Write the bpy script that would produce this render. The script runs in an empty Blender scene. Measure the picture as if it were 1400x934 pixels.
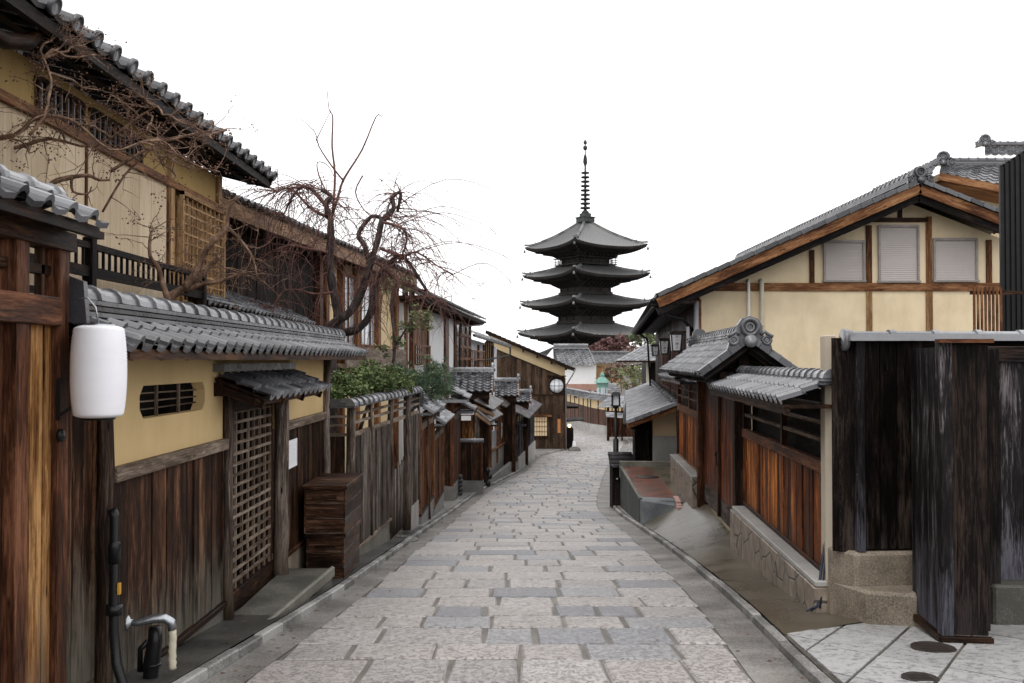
import bpy, bmesh, math, random
from math import sin, cos, pi, radians, atan, sqrt
from mathutils import Vector, Matrix, noise as mnoise
random.seed(7)
V = Vector
scene = bpy.context.scene
col = scene.collection

# ------------------------------------------------------------------ camera, sky, sun, exposure
F = 1361.0
PITCH = atan(25.0 / F)
EYE = 1.6
cam_d = bpy.data.cameras.new("camera")
cam = bpy.data.objects.new("camera", cam_d)
col.objects.link(cam)
cam.location = (0, 0, EYE)
cam.rotation_euler = (pi / 2 + PITCH, 0, 0)
cam_d.sensor_width = 36.0
cam_d.lens = F / 1400 * 36.0
cam_d.clip_start = 0.1
cam_d.clip_end = 3000
cam_d.dof.use_dof = True
cam_d.dof.focus_distance = 13.0
cam_d.dof.aperture_fstop = 6.5
scene.camera = cam

world = bpy.data.worlds.new("World")
scene.world = world
world.use_nodes = True
wn = world.node_tree.nodes
wl = world.node_tree.links
for n in list(wn): wn.remove(n)
sky = wn.new("ShaderNodeTexSky"); sky.sky_type = 'NISHITA'; sky.sun_disc = False
SUN_EL, SUN_ROT = radians(62), radians(200)
sky.sun_elevation = SUN_EL; sky.sun_rotation = SUN_ROT
sky.dust_density = 6.0; sky.air_density = 1.0; sky.ozone_density = 1.0
hsv = wn.new("ShaderNodeHueSaturation"); hsv.inputs['Saturation'].default_value = 0.12
cmix = wn.new("ShaderNodeMix"); cmix.data_type = 'RGBA'
cmix.inputs['Factor'].default_value = 0.85
cmix.inputs[7].default_value = (10.6, 10.55, 10.7, 1)      # even bright cloud cover
bg = wn.new("ShaderNodeBackground"); bg.inputs['Strength'].default_value = 0.125
wo = wn.new("ShaderNodeOutputWorld")
wl.new(sky.outputs[0], hsv.inputs['Color']); wl.new(hsv.outputs[0], cmix.inputs[6])
wl.new(cmix.outputs[2], bg.inputs['Color']); wl.new(bg.outputs[0], wo.inputs['Surface'])

sun_d = bpy.data.lights.new("sun", 'SUN'); sun_d.energy = 0.6; sun_d.angle = radians(25)
sun_d.color = (1, 0.97, 0.93)
sun = bpy.data.objects.new("sun", sun_d); col.objects.link(sun)
sun.rotation_euler = (pi / 2 - SUN_EL, 0, pi - SUN_ROT)
sun.rotation_euler = (radians(28), 0, radians(-20))

vs = scene.view_settings
vs.view_transform = 'Standard'; vs.look = 'None'; vs.gamma = 1.0; vs.use_curve_mapping = False
vs.exposure = 0.5
scene.cycles.max_bounces = 5
scene.cycles.diffuse_bounces = 3
scene.cycles.glossy_bounces = 2
scene.cycles.transmission_bounces = 3
scene.cycles.transparent_max_bounces = 6

# ------------------------------------------------------------------ geometry of the view
CAMP = V((0, 0, EYE))
def ray(px, py):
    a = (px - 700.0) / F; b = (467.0 - py) / F
    return V((a, cos(PITCH) - b * sin(PITCH), sin(PITCH) + b * cos(PITCH)))
def at(px, py, Y):
    d = ray(px, py); return CAMP + d * (Y / d.y)
def onX(px, py, X):
    d = ray(px, py); return CAMP + d * (X / d.x)
def onP(px, py, P, dr):
    """on the vertical plane through P along horizontal direction dr"""
    n = V((-dr[1], dr[0], 0)); d = ray(px, py)
    return CAMP + d * ((V(P) - CAMP).dot(n) / d.dot(n))
def interp(tab, x):
    if x <= tab[0][0]:
        (a, b), (c, d) = tab[0], tab[1]; return b + (d - b) * (x - a) / (c - a)
    for i in range(len(tab) - 1):
        if x <= tab[i + 1][0]:
            x0, y0 = tab[i]; x1, y1 = tab[i + 1]; h = x1 - x0
            s = (y1 - y0) / h
            sp = (y0 - tab[i-1][1]) / (x0 - tab[i-1][0]) if i > 0 else s
            sn = (tab[i+2][1] - y1) / (tab[i+2][0] - x1) if i + 2 < len(tab) else s
            m0 = (s + sp) / 2; m1 = (s + sn) / 2; t = (x - x0) / h
            return (2*t**3-3*t*t+1)*y0 + (t**3-2*t*t+t)*h*m0 + (-2*t**3+3*t*t)*y1 + (t**3-t*t)*h*m1
    return tab[-1][1]
GZ = [(-30, 2.6), (-10, .9), (0, 0), (10, -.9), (20, -1.8), (28, -2.5), (45, -3.38), (60, -4.1), (67, -4.4), (85, -4.95), (110, -5.55), (150, -6.0), (400, -6.2), (900, -6.2)]
def gz(Y): return interp(GZ, Y)
KLT = [(-8, -2.75), (0, -2.5), (6.88, -2.13), (10.65, -1.93), (17.8, -1.73), (28, -1.42), (33, -1.1), (44, .3), (58, 1.6), (64, 2.9), (68, 4.1), (74, 4.4), (90, 2.0), (120, -4), (150, -10)]
KRT = [(-8, 1.3), (0, 1.65), (6.8, 2.05), (10.34, 2.3), (15.5, 2.5), (27.4, 2.76), (36, 3.6), (50, 5.3), (66, 7.6), (80, 9.2), (95, 8.6), (110, 6.2), (150, -1)]
def KL(Y): return interp(KLT, Y)
def KR(Y): return interp(KRT, Y)

# ------------------------------------------------------------------ mesh builder
class MB:
    def __init__(s):
        s.v = []; s.f = []; s.uv = []; s.r = []; s.h = []; s.m = []; s.sm = []
    def add(s, vs_, fs, uvs, rnd=None, hs=None, m=0, smooth=False):
        b = len(s.v); rnd = random.random() if rnd is None else rnd
        s.v += [V(p) for p in vs_]
        if hs is None:
            zz = [p[2] for p in vs_]; a, c = min(zz), max(zz)
            hs = [(z - a) / (c - a) if c - a > 1e-6 else .5 for z in zz]
        s.h += hs
        for f, u in zip(fs, uvs):
            s.f.append([b + i for i in f]); s.uv.append(u); s.r.append(rnd); s.m.append(m); s.sm.append(smooth)
    def hexa(s, P, rnd=None, m=0, hs=None):
        """P: 8 corners, bottom 0-3 counter clockwise, top 4-7 above them"""
        P = [V(p) for p in P]
        ex = (P[1]-P[0]).length; ey = (P[3]-P[0]).length; ez = (P[4]-P[0]).length
        L = [ex, ey, ez]; k = L.index(max(L)); o = [random.uniform(0, 50), random.uniform(0, 50)]
        loc = [(0,0,0),(ex,0,0),(ex,ey,0),(0,ey,0),(0,0,ez),(ex,0,ez),(ex,ey,ez),(0,ey,ez)]
        def uv(i):
            q = loc[i]; oth = [q[j] for j in range(3) if j != k]
            return (q[k] + o[0], oth[0] + oth[1] + o[1])
        fs = [(0,3,2,1),(4,5,6,7),(0,1,5,4),(1,2,6,5),(2,3,7,6),(3,0,4,7)]
        s.add(P, fs, [[uv(i) for i in f] for f in fs], rnd, hs, m)
    def ob(s, o, a, b, c, rnd=None, m=0):
        """box: corner o and three edge vectors (a x b should point along c)"""
        o, a, b, c = V(o), V(a), V(b), V(c)
        if a.cross(b).dot(c) < 0: a, b = b, a
        s.hexa([o, o+a, o+a+b, o+b, o+c, o+a+c, o+a+b+c, o+b+c], rnd, m)
    def box(s, x0, x1, y0, y1, z0, z1, rnd=None, m=0):
        s.ob((min(x0,x1), min(y0,y1), min(z0,z1)), (abs(x1-x0),0,0), (0,abs(y1-y0),0), (0,0,abs(z1-z0)), rnd, m)
    def beam(s, pa, pb, w, h, up=(0,0,1), rnd=None, m=0, sh=(0,0)):
        """bar from pa to pb, width w across, height h along up, centred (+ shift)"""
        pa, pb = V(pa), V(pb); d = (pb - pa).normalized(); up = V(up)
        sd = d.cross(up)
        if sd.length < 1e-4: sd = d.cross(V((1,0,0)))
        sd.normalize(); u = sd.cross(d).normalized()
        o = pa - sd*(w/2) - u*(h/2) + sd*sh[0] + u*sh[1]
        s.ob(o, pb - pa, sd*w, u*h, rnd, m)
    def quad(s, a, b, c, d, rnd=None, m=0):
        a, b, c, d = V(a), V(b), V(c), V(d)
        l = (b-a).length; w = (d-a).length; o = random.uniform(0, 30)
        s.add([a,b,c,d], [(0,1,2,3)], [[(o,o),(l+o,o),(l+o,w+o),(o,w+o)]], rnd, None, m)
    def prism(s, pts, ext, rnd=None, m=0):
        pts = [V(p) for p in pts]; ext = V(ext); n = len(pts)
        vs_ = pts + [p + ext for p in pts]
        nrm = V((0,0,0))
        for i in range(n): nrm += (pts[i]-pts[0]).cross(pts[(i+1) % n]-pts[0])
        fl = nrm.dot(ext) > 0
        a = (pts[1]-pts[0]).normalized(); b = nrm.normalized().cross(a)
        def uvp(p): q = p - pts[0]; return (q.dot(b) if abs(b.z) > abs(a.z) else q.dot(a), q.dot(a) if abs(b.z) > abs(a.z) else q.dot(b))
        fs = []; us = []
        bot = list(range(n)); top = [i+n for i in range(n)]
        fs.append(bot[::-1] if fl else bot); fs.append(top if fl else top[::-1])
        us.append([uvp(vs_[i]) for i in fs[0]]); us.append([uvp(vs_[i]) for i in fs[1]])
        L = ext.length; acc = 0
        for i in range(n):
            j = (i+1) % n; e = (pts[j]-pts[i]).length
            q = (i, j, j+n, i+n); uu = [(acc, 0), (acc+e, 0), (acc+e, L), (acc, L)]
            if not fl: q = q[::-1]; uu = uu[::-1]
            fs.append(q); us.append(uu); acc += e
        s.add(vs_, fs, us, rnd, None, m)
    def tube(s, pts, rad, n=8, rnd=None, m=0, caps=True, smooth=True):
        pts = [V(p) for p in pts]
        if not isinstance(rad, (list, tuple)): rad = [rad]*len(pts)
        vs_ = []; us = []; fs = []; prev = None; acc = 0; uo = random.uniform(0, 20); uvl = []
        for i, p in enumerate(pts):
            if i == 0: d = pts[1]-pts[0]
            elif i == len(pts)-1: d = pts[-1]-pts[-2]
            else: d = (pts[i+1]-pts[i]).normalized() + (pts[i]-pts[i-1]).normalized()
            if d.length < 1e-9: d = V((0,0,1))
            d.normalize()
            if prev is None:
                a = d.cross(V((0,0,1)) if abs(d.z) < .9 else V((1,0,0))).normalized()
            else:
                a = (prev - d*prev.dot(d))
                a = a.normalized() if a.length > 1e-6 else d.cross(V((0,0,1))).normalized()
            prev = a; b = d.cross(a)
            if i: acc += (pts[i]-pts[i-1]).length
            for k in range(n):
                t = 2*pi*k/n; vs_.append(p + (a*cos(t) + b*sin(t))*rad[i]); uvl.append((acc+uo, k/n*.5))
        for i in range(len(pts)-1):
            for k in range(n):
                k2 = (k+1) % n; q = (i*n+k, i*n+k2, (i+1)*n+k2, (i+1)*n+k)
                fs.append(q); uu = [uvl[j] for j in q]
                if k2 == 0: uu[1] = (uu[1][0], .5); uu[2] = (uu[2][0], .5)
                us.append(uu)
        if caps:
            fs.append(tuple(range(n))[::-1]); us.append([(0,0)]*n)
            L = (len(pts)-1)*n; fs.append(tuple(L+i for i in range(n))); us.append([(0,0)]*n)
        s.add(vs_, fs, us, rnd, None, m, smooth)
    def lathe(s, c, prof, n=16, axis=(0,0,1), rnd=None, m=0, smooth=True, sx=1.0, rot=0.0):
        """prof: list of (radius, height along axis)"""
        c = V(c); ax = V(axis).normalized()
        a = ax.cross(V((0,1,0)) if abs(ax.y) < .9 else V((1,0,0))).normalized(); b = ax.cross(a)
        vs_ = []; us = []; fs = []
        for r, h in prof:
            for k in range(n):
                t = 2*pi*k/n + rot; vs_.append(c + ax*h + (a*cos(t)*sx + b*sin(t))*r)
        for i in range(len(prof)-1):
            for k in range(n):
                k2 = (k+1) % n; fs.append((i*n+k, i*n+k2, (i+1)*n+k2, (i+1)*n+k))
                us.append([(i*.1, k/n), (i*.1, (k+1)/n), (i*.1+.1, (k+1)/n), (i*.1+.1, k/n)])
        fs.append(tuple(range(n))[::-1]); us.append([(0,0)]*n)
        L = (len(prof)-1)*n; fs.append(tuple(L+i for i in range(n))); us.append([(0,0)]*n)
        s.add(vs_, fs, us, rnd, None, m, smooth)
    def build(s, name, mats, parent=None, bevel=0.0):
        if not isinstance(mats, (list, tuple)): mats = [mats]
        me = bpy.data.meshes.new(name)
        off = wloc(parent) if parent is not None else V((0,0,0))
        me.from_pydata([tuple(p - off) for p in s.v], [], s.f)
        uvl = me.uv_layers.new(name="UVMap")
        flat = []
        for u in s.uv:
            for q in u: flat += [q[0], q[1]]
        uvl.data.foreach_set("uv", flat)
        a = me.attributes.new("rnd", 'FLOAT', 'FACE'); a.data.foreach_set("value", s.r)
        a = me.attributes.new("hh", 'FLOAT', 'POINT'); a.data.foreach_set("value", s.h)
        me.polygons.foreach_set("material_index", s.m)
        me.polygons.foreach_set("use_smooth", s.sm)
        for mt in mats: me.materials.append(M(mt) if isinstance(mt, str) else mt)
        o = bpy.data.objects.new(name, me); col.objects.link(o)
        if parent is not None: o.parent = parent
        if bevel:
            bm_ = o.modifiers.new("bevel", 'BEVEL'); bm_.width = bevel; bm_.segments = 1; bm_.limit_method = 'ANGLE'
            bm_.angle_limit = radians(40)
        me.update()
        return o
def wloc(o):
    p = V((0,0,0))
    while o is not None: p += o.location; o = o.parent
    return p
def T(name, label, cat, loc=(0,0,0), group=None):
    o = bpy.data.objects.new(name, None); col.objects.link(o); o.location = loc
    o.empty_display_size = .2
    o['label'] = label; o['category'] = cat
    if group: o['group'] = group
    return o
def tag(o, label, cat, group=None):
    o['label'] = label; o['category'] = cat
    if group: o['group'] = group
    return o
def struct(mb, name, mats):
    o = mb.build(name, mats); o['kind'] = 'structure'; return o
def clone(root, loc, label, rz=0.0, sc=1.0):
    r = root.copy(); col.objects.link(r); r.location = loc; r['label'] = label
    r.rotation_euler = (0, 0, rz); r.scale = (sc, sc, sc)
    for ch in list(root.children):
        c = ch.copy(); col.objects.link(c); c.parent = r
        for g in list(ch.children):
            d = g.copy(); col.objects.link(d); d.parent = c
    return r

# ------------------------------------------------------------------ materials
MATS = {}
def M(n): return MATS[n]
class NT:
    def __init__(s, name):
        s.mat = bpy.data.materials.new(name); s.mat.use_nodes = True
        s.t = s.mat.node_tree; s.n = s.t.nodes; s.l = s.t.links
        for x in list(s.n): s.n.remove(x)
        s.out = s.n.new("ShaderNodeOutputMaterial"); s.b = s.n.new("ShaderNodeBsdfPrincipled")
        s.l.new(s.b.outputs[0], s.out.inputs[0]); MATS[name] = s.mat
    def put(s, sock, v):
        if isinstance(v, (int, float)): sock.default_value = v
        elif isinstance(v, (tuple, list)): sock.default_value = tuple(v) + ((1,) if len(v) == 3 and sock.type == 'RGBA' else ())
        else: s.l.new(v, sock)
    def uv(s): x = s.n.new("ShaderNodeUVMap"); x.uv_map = "UVMap"; return x.outputs[0]
    def obj(s): return s.n.new("ShaderNodeTexCoord").outputs['Object']
    def attr(s, a): x = s.n.new("ShaderNodeAttribute"); x.attribute_name = a; return x.outputs['Fac']
    def mapping(s, vec, sc=(1,1,1), loc=(0,0,0)):
        x = s.n.new("ShaderNodeMapping"); s.l.new(vec, x.inputs[0]); x.inputs['Scale'].default_value = sc; x.inputs['Location'].default_value = loc; return x.outputs[0]
    def noise(s, vec, scale=5, detail=4, rough=.55, dist=0):
        x = s.n.new("ShaderNodeTexNoise"); s.l.new(vec, x.inputs['Vector'])
        x.inputs['Scale'].default_value = scale; x.inputs['Detail'].default_value = detail
        x.inputs['Roughness'].default_value = rough; x.inputs['Distortion'].default_value = dist; return x.outputs['Fac']
    def vor(s, vec, scale=5, feat='F1', rnd=1):
        x = s.n.new("ShaderNodeTexVoronoi"); x.feature = feat; s.l.new(vec, x.inputs['Vector']); x.inputs['Scale'].default_value = scale
        x.inputs['Randomness'].default_value = rnd; return x.outputs['Distance']
    def ramp(s, fac, stops, interp_='LINEAR'):
        x = s.n.new("ShaderNodeValToRGB"); s.put(x.inputs[0], fac); e = x.color_ramp.elements; x.color_ramp.interpolation = interp_
        while len(e) > 1: e.remove(e[0])
        for i, (p, c) in enumerate(stops):
            el = e[0] if i == 0 else e.new(p)
            el.position = p; el.color = tuple(c) + (1,) if len(c) == 3 else c
        return x.outputs[0]
    def math(s, op, a, b=0.0, clamp=False):
        x = s.n.new("ShaderNodeMath"); x.operation = op; x.use_clamp = clamp; s.put(x.inputs[0], a); s.put(x.inputs[1], b); return x.outputs[0]
    def mix(s, fac, a, b, mode='MIX'):
        x = s.n.new("ShaderNodeMix"); x.data_type = 'RGBA'; x.blend_type = mode; s.put(x.inputs[0], fac); s.put(x.inputs[6], a); s.put(x.inputs[7], b); return x.outputs[2]
    def bump(s, h, strength=.3, dist=.01):
        x = s.n.new("ShaderNodeBump"); x.inputs['Strength'].default_value = strength; x.inputs['Distance'].default_value = dist
        s.l.new(h, x.inputs['Height']); s.l.new(x.outputs[0], s.b.inputs['Normal'])
    def base(s, c): s.put(s.b.inputs['Base Color'], c)
    def rough(s, r): s.put(s.b.inputs['Roughness'], r)
    def spec(s, r): s.put(s.b.inputs['Specular IOR Level'], r)
def g3(v): return (v, v, v)

def wood(name, dark, mid, light, rough=.55, weather=None, wamt=.0, top=None, tamt=0.0, knots=True, vary=.5, bump=.35, spec=.1):
    """grain runs along u. weather: stain colour that climbs from the foot; top: darker stain at the head"""
    t = NT(name); uv = t.uv(); r = t.attr("rnd"); h = t.attr("hh")
    fine = t.noise(t.mapping(uv, (4.5, 62, 1)), 1.0, 6, .75, .8)
    broad = t.noise(t.mapping(uv, (1.1, 8.5, 1)), 1.0, 5, .65, .8)
    blot = t.noise(t.mapping(uv, (.9, 2.5, 1)), 1.3, 3, .5)
    x = t.math('ADD', t.math('MULTIPLY', t.math('SUBTRACT', fine, .5), 1.7), t.math('MULTIPLY', t.math('SUBTRACT', broad, .5), 1.35))
    x = t.math('ADD', t.math('ADD', x, .47), t.math('MULTIPLY', t.math('SUBTRACT', r, .5), vary*.6))
    x = t.math('ADD', x, t.math('MULTIPLY', t.math('SUBTRACT', blot, .5), .8))
    c = t.ramp(x, [(.22, dark), (.52, mid), (.86, light)])
    crk = t.noise(t.mapping(uv, (.45, 60, 1)), 1.0, 2, .5, .2)
    c = t.mix(t.ramp(crk, [(.64, g3(0)), (.7, g3(.85))]), c, [v*.3 for v in dark])
    if knots:
        kn = t.vor(t.mapping(uv, (2.0, 6.5, 1)), 1.0)
        c = t.mix(t.ramp(kn, [(.05, g3(1)), (.1, g3(0))]), c, [v*.25 for v in dark])
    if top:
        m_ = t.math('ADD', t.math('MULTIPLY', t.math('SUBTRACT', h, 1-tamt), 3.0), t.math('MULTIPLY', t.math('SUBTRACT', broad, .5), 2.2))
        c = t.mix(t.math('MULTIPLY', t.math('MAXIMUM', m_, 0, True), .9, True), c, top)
    if weather:
        m_ = t.math('ADD', t.math('MULTIPLY', t.math('SUBTRACT', wamt, h), 2.2), t.math('ADD', t.math('MULTIPLY', t.math('SUBTRACT', broad, .5), 3.2), t.math('MULTIPLY', t.math('SUBTRACT', fine, .5), 2.4)))
        c = t.mix(t.math('MULTIPLY', t.math('MAXIMUM', m_, 0, True), .85, True), c, weather)
    t.base(c); t.rough(t.ramp(broad, [(.3, g3(rough-.1)), (.7, g3(min(1, rough+.2)))])); t.spec(spec)
    t.bump(t.math('ADD', fine, t.math('MULTIPLY', broad, .5)), bump, .006)
    return t

# weathered woods
wood("wood_dark", (.006,.0035,.0025), (.026,.012,.0065), (.1,.05,.026), .5)
wood("wood_black", (.003,.0025,.0025), (.009,.007,.0065), (.04,.026,.02), .5, weather=(.03,.026,.028), wamt=.2, vary=.4, spec=.05)
wood("wood_black_boards", (.003,.002,.002), (.01,.0072,.006), (.05,.037,.03), .6, weather=(.05,.04,.036), wamt=.1, vary=.5, spec=.04)
wood("wood_grey", (.02,.014,.011), (.085,.066,.055), (.26,.225,.2), .6, weather=(.04,.035,.028), wamt=.15)
wood("wood_bluegrey", (.005,.004,.0042), (.019,.0155,.0165), (.17,.15,.155), .55, weather=(.09,.09,.11), wamt=.3)
wood("wood_brown_boards", (.009,.004,.0022), (.044,.0185,.0095), (.21,.1,.05), .55, weather=(.12,.112,.09), wamt=.42)
wood("wood_redbrown", (.02,.008,.0045), (.075,.028,.0135), (.2,.085,.045), .5, vary=.5)
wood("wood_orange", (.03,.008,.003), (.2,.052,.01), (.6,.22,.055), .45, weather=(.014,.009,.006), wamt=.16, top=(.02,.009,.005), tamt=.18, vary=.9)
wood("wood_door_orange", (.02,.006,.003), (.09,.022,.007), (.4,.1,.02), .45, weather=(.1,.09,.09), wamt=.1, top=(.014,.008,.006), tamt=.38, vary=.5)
wood("wood_amber", (.05,.018,.006), (.2,.09,.03), (.48,.27,.11), .42, weather=(.09,.07,.055), wamt=.25)
wood("wood_gold", (.13,.07,.03), (.3,.18,.085), (.48,.32,.17), .6, vary=.6)
wood("wood_honey", (.04,.015,.006), (.15,.062,.026), (.32,.17,.08), .55)
wood("wood_fascia", (.09,.05,.03), (.23,.14,.085), (.38,.25,.16), .6)
wood("wood_rail", (.06,.042,.03), (.16,.12,.09), (.33,.27,.22), .6)
wood("wood_pale_panel", (.45,.35,.235), (.53,.42,.29), (.6,.49,.355), .65, knots=False, vary=.7, bump=.1)
wood("wood_log", (.03,.02,.015), (.11,.082,.067), (.33,.275,.24), .6, weather=(.06,.045,.025), wamt=.3)
wood("wood_log_dark", (.012,.007,.005), (.04,.024,.017), (.12,.085,.065), .6, weather=(.12,.085,.06), wamt=.2)
wood("wood_farbrown", (.02,.012,.008), (.058,.036,.023), (.115,.075,.05), .65, vary=.6)
wood("wood_crate", (.008,.004,.0025), (.038,.017,.009), (.16,.085,.05), .4, weather=(.11,.1,.09), wamt=.12)

def plaster(name, c, stain, amt=.5, rough=.85, sc=1.0):
    t = NT(name); o = t.obj()
    n1 = t.noise(o, .9*sc, 5, .6); n2 = t.noise(t.mapping(o, (2.0, 2.0, .7)), 1.2*sc, 6, .68); n3 = t.noise(o, 60, 3, .6)
    m_ = t.ramp(t.math('ADD', t.math('MULTIPLY', n1, .6), t.math('MULTIPLY', n2, .4)), [(.44, g3(0)), (.62, g3(min(1,amt*1.5)))])
    cc = t.mix(m_, c, stain); cc = t.mix(t.math('MULTIPLY', n3, .25), cc, [v*.72 for v in c])
    t.base(cc); t.rough(rough); t.spec(.2); t.bump(n3, .25, .004); return t
plaster("plaster_yellow", (.64,.47,.24), (.5,.35,.16), .4)
plaster("plaster_cream", (.74,.615,.42), (.55,.44,.28), .5)
plaster("plaster_gold", (.44,.3,.12), (.33,.22,.09), .5)
plaster("plaster_white", (.78,.78,.78), (.66,.66,.65), .3)
plaster("plaster_bluewhite", (.6,.63,.68), (.5,.52,.55), .3)
plaster("plaster_pale_yellow", (.72,.56,.33), (.6,.45,.25), .3)
plaster("plaster_peach", (.62,.47,.3), (.5,.36,.2), .3)
plaster("concrete_pale", (.48,.42,.33), (.3,.26,.2), .5)
plaster("brick_pink_band", (.4,.24,.19), (.3,.17,.13), .5)

def stonelike(name, c1, c2, speck=90, rough=.6, bs=.5, moss=None, mossamt=.3):
    t = NT(name); o = t.obj(); r = t.attr("rnd")
    n1 = t.noise(o, 1.6, 5, .6); n2 = t.noise(o, speck, 4, .7)
    x = t.math('ADD', t.math('MULTIPLY', n1, .5), t.math('ADD', t.math('MULTIPLY', n2, .5), t.math('MULTIPLY', t.math('SUBTRACT', r, .5), .18)))
    c = t.ramp(x, [(.4, c1), (.62, c2)])
    if moss:
        c = t.mix(t.ramp(t.noise(o, 2.3, 5, .65), [(.52, g3(0)), (.66, g3(mossamt))]), c, moss)
    t.base(c); t.rough(rough); t.spec(.35); t.bump(t.math('ADD', n2, t.math('MULTIPLY', n1, .6)), bs, .006); return t
stonelike("asphalt_wet", (.008,.008,.008), (.095,.09,.082), 48, .42, .6, moss=(.045,.042,.025))
stonelike("concrete_side", (.12,.115,.11), (.27,.26,.25), 60, .5, .35, moss=(.1,.095,.08))
stonelike("concrete_old", (.055,.052,.042), (.19,.18,.15), 70, .6, .6, moss=(.06,.06,.03))
stonelike("concrete_light", (.2,.19,.175), (.36,.35,.33), 70, .6, .3)
stonelike("kerb_stone", (.09,.086,.08), (.36,.35,.335), 45, .5, .5, moss=(.1,.095,.08))
stonelike("pebble_wash", (.045,.036,.026), (.3,.25,.19), 62, .6, 1.0, moss=(.07,.05,.035))
stonelike("mortar", (.06,.052,.043), (.17,.152,.13), 60, .6, .5)
stonelike("gutter", (.065,.06,.054), (.27,.255,.235), 42, .5, .5, moss=(.12,.1,.08))
stonelike("earth", (.04,.035,.028), (.11,.095,.075), 8, .9, .4)
stonelike("rock", (.06,.058,.05), (.2,.19,.17), 20, .7, .8, moss=(.05,.06,.03))
stonelike("green_speckle", (.018,.024,.021), (.1,.12,.11), 120, .5, .6)
stonelike("asphalt_light", (.04,.045,.05), (.2,.21,.22), 130, .5, .7)

def setts():
    t = NT("sett_stone"); o = t.obj(); r = t.attr("rnd")
    c = t.ramp(r, [(0, (.345,.308,.288)), (.18, (.385,.36,.342)), (.34, (.3,.278,.265)), (.46, (.35,.316,.296)), (.56, (.275,.26,.252)), (.67, (.23,.235,.25)), (.83, (.17,.18,.205)), (.93, (.12,.13,.155))], 'CONSTANT')
    n2 = t.noise(o, 19, 6, .8, .6); n3 = t.vor(t.mapping(o, (1, 1.3, 1)), 33); n1 = t.noise(o, 1.1, 4, .6)
    pock = t.ramp(t.math('SUBTRACT', t.math('MULTIPLY', n2, 1.2), t.math('MULTIPLY', n3, .25)), [(.49, g3(0)), (.56, g3(1))])
    c = t.mix(t.math('MULTIPLY', pock, .78), c, (.07,.058,.05))
    c = t.mix(t.ramp(n1, [(.4, g3(0)), (.7, g3(.35))]), c, (.2,.185,.175))
    c = t.mix(t.math('MULTIPLY', t.noise(o, 150, 2, .6), .35), c, (.55,.52,.5))
    t.base(c); t.rough(t.ramp(n1, [(.3, g3(.36)), (.7, g3(.5))])); t.spec(.5)
    t.bump(t.math('SUBTRACT', t.math('MULTIPLY', n2, 1.0), t.math('MULTIPLY', pock, .5)), .8, .016)
setts()
def slabs():
    t = NT("slab_stone"); o = t.obj(); r = t.attr("rnd")
    c = t.ramp(r, [(0, (.3,.296,.29)), (1, (.42,.415,.41))])
    n = t.noise(o, 15, 6, .8, .4)
    c = t.mix(t.ramp(n, [(.5, g3(0)), (.58, g3(.75))]), c, (.1,.1,.102))
    n1 = t.noise(o, 1.4, 4, .6)
    c = t.mix(t.ramp(n1, [(.5, g3(0)), (.75, g3(.55))]), c, (.2,.19,.17))
    c = t.mix(t.math('MULTIPLY', t.noise(o, 120, 2, .6), .35), c, (.18,.18,.18))
    t.base(c); t.rough(.45); t.spec(.45); t.bump(n, .4, .008)
slabs()
def wetcon():
    t = NT("wet_concrete"); o = t.obj()
    n = t.noise(t.mapping(o, (1, .8, .2)), 1.1, 6, .6, .3); n2 = t.noise(o, 45, 3, .6)
    c = t.ramp(n, [(.36, (.045,.036,.023)), (.52, (.08,.066,.045)), (.7, (.12,.103,.077))])
    c = t.mix(t.math('MULTIPLY', n2, .3), c, (.1,.085,.06))
    t.base(c); t.rough(t.ramp(n, [(.4, g3(.24)), (.6, g3(.4))])); t.spec(.36); t.bump(t.math('ADD', n, t.math('MULTIPLY', n2, .3)), .25, .01)
wetcon()
def bricks():
    t = NT("red_paving"); o = t.obj()
    x = t.n.new("ShaderNodeTexBrick"); t.l.new(t.mapping(o, (1, 1, 1)), x.inputs['Vector'])
    x.inputs['Scale'].default_value = 2.4; x.inputs['Color1'].default_value = (.3,.085,.04,1); x.inputs['Color2'].default_value = (.1,.04,.025,1)
    x.inputs['Mortar'].default_value = (.05,.04,.035,1); x.inputs['Mortar Size'].default_value = .035
    n = t.noise(o, 3, 5, .6)
    c = t.mix(t.ramp(n, [(.48, g3(0)), (.6, g3(.75))]), x.outputs['Color'], (.045,.035,.03))
    t.base(c); t.rough(.3); t.spec(.5); t.bump(t.math('ADD', n, x.outputs['Fac']), .4, .006)
bricks()
def crazy():
    t = NT("crazy_stone"); o = t.obj()
    d = t.vor(t.mapping(o, (.9, .9, .9)), 2.6, 'DISTANCE_TO_EDGE'); x = t.n.new("ShaderNodeTexVoronoi"); x.inputs['Scale'].default_value = 2.6
    t.l.new(t.mapping(o, (.9, .9, .9)), x.inputs['Vector'])
    n = t.noise(o, 5, 5, .6)
    c = t.ramp(n, [(.32, (.15,.12,.09)), (.55, (.27,.22,.175)), (.72, (.38,.32,.26))])
    c = t.mix(t.math('MULTIPLY', x.outputs['Color'], .4), c, (.13,.1,.075))
    e = t.ramp(d, [(.012, g3(1)), (.03, g3(0))])
    c = t.mix(t.math('MULTIPLY', e, .85), c, (.04,.034,.03))
    t.base(c); t.rough(.55); t.bump(t.math('SUBTRACT', t.math('MULTIPLY', n, .5), e), .6, .012)
crazy()
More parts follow.
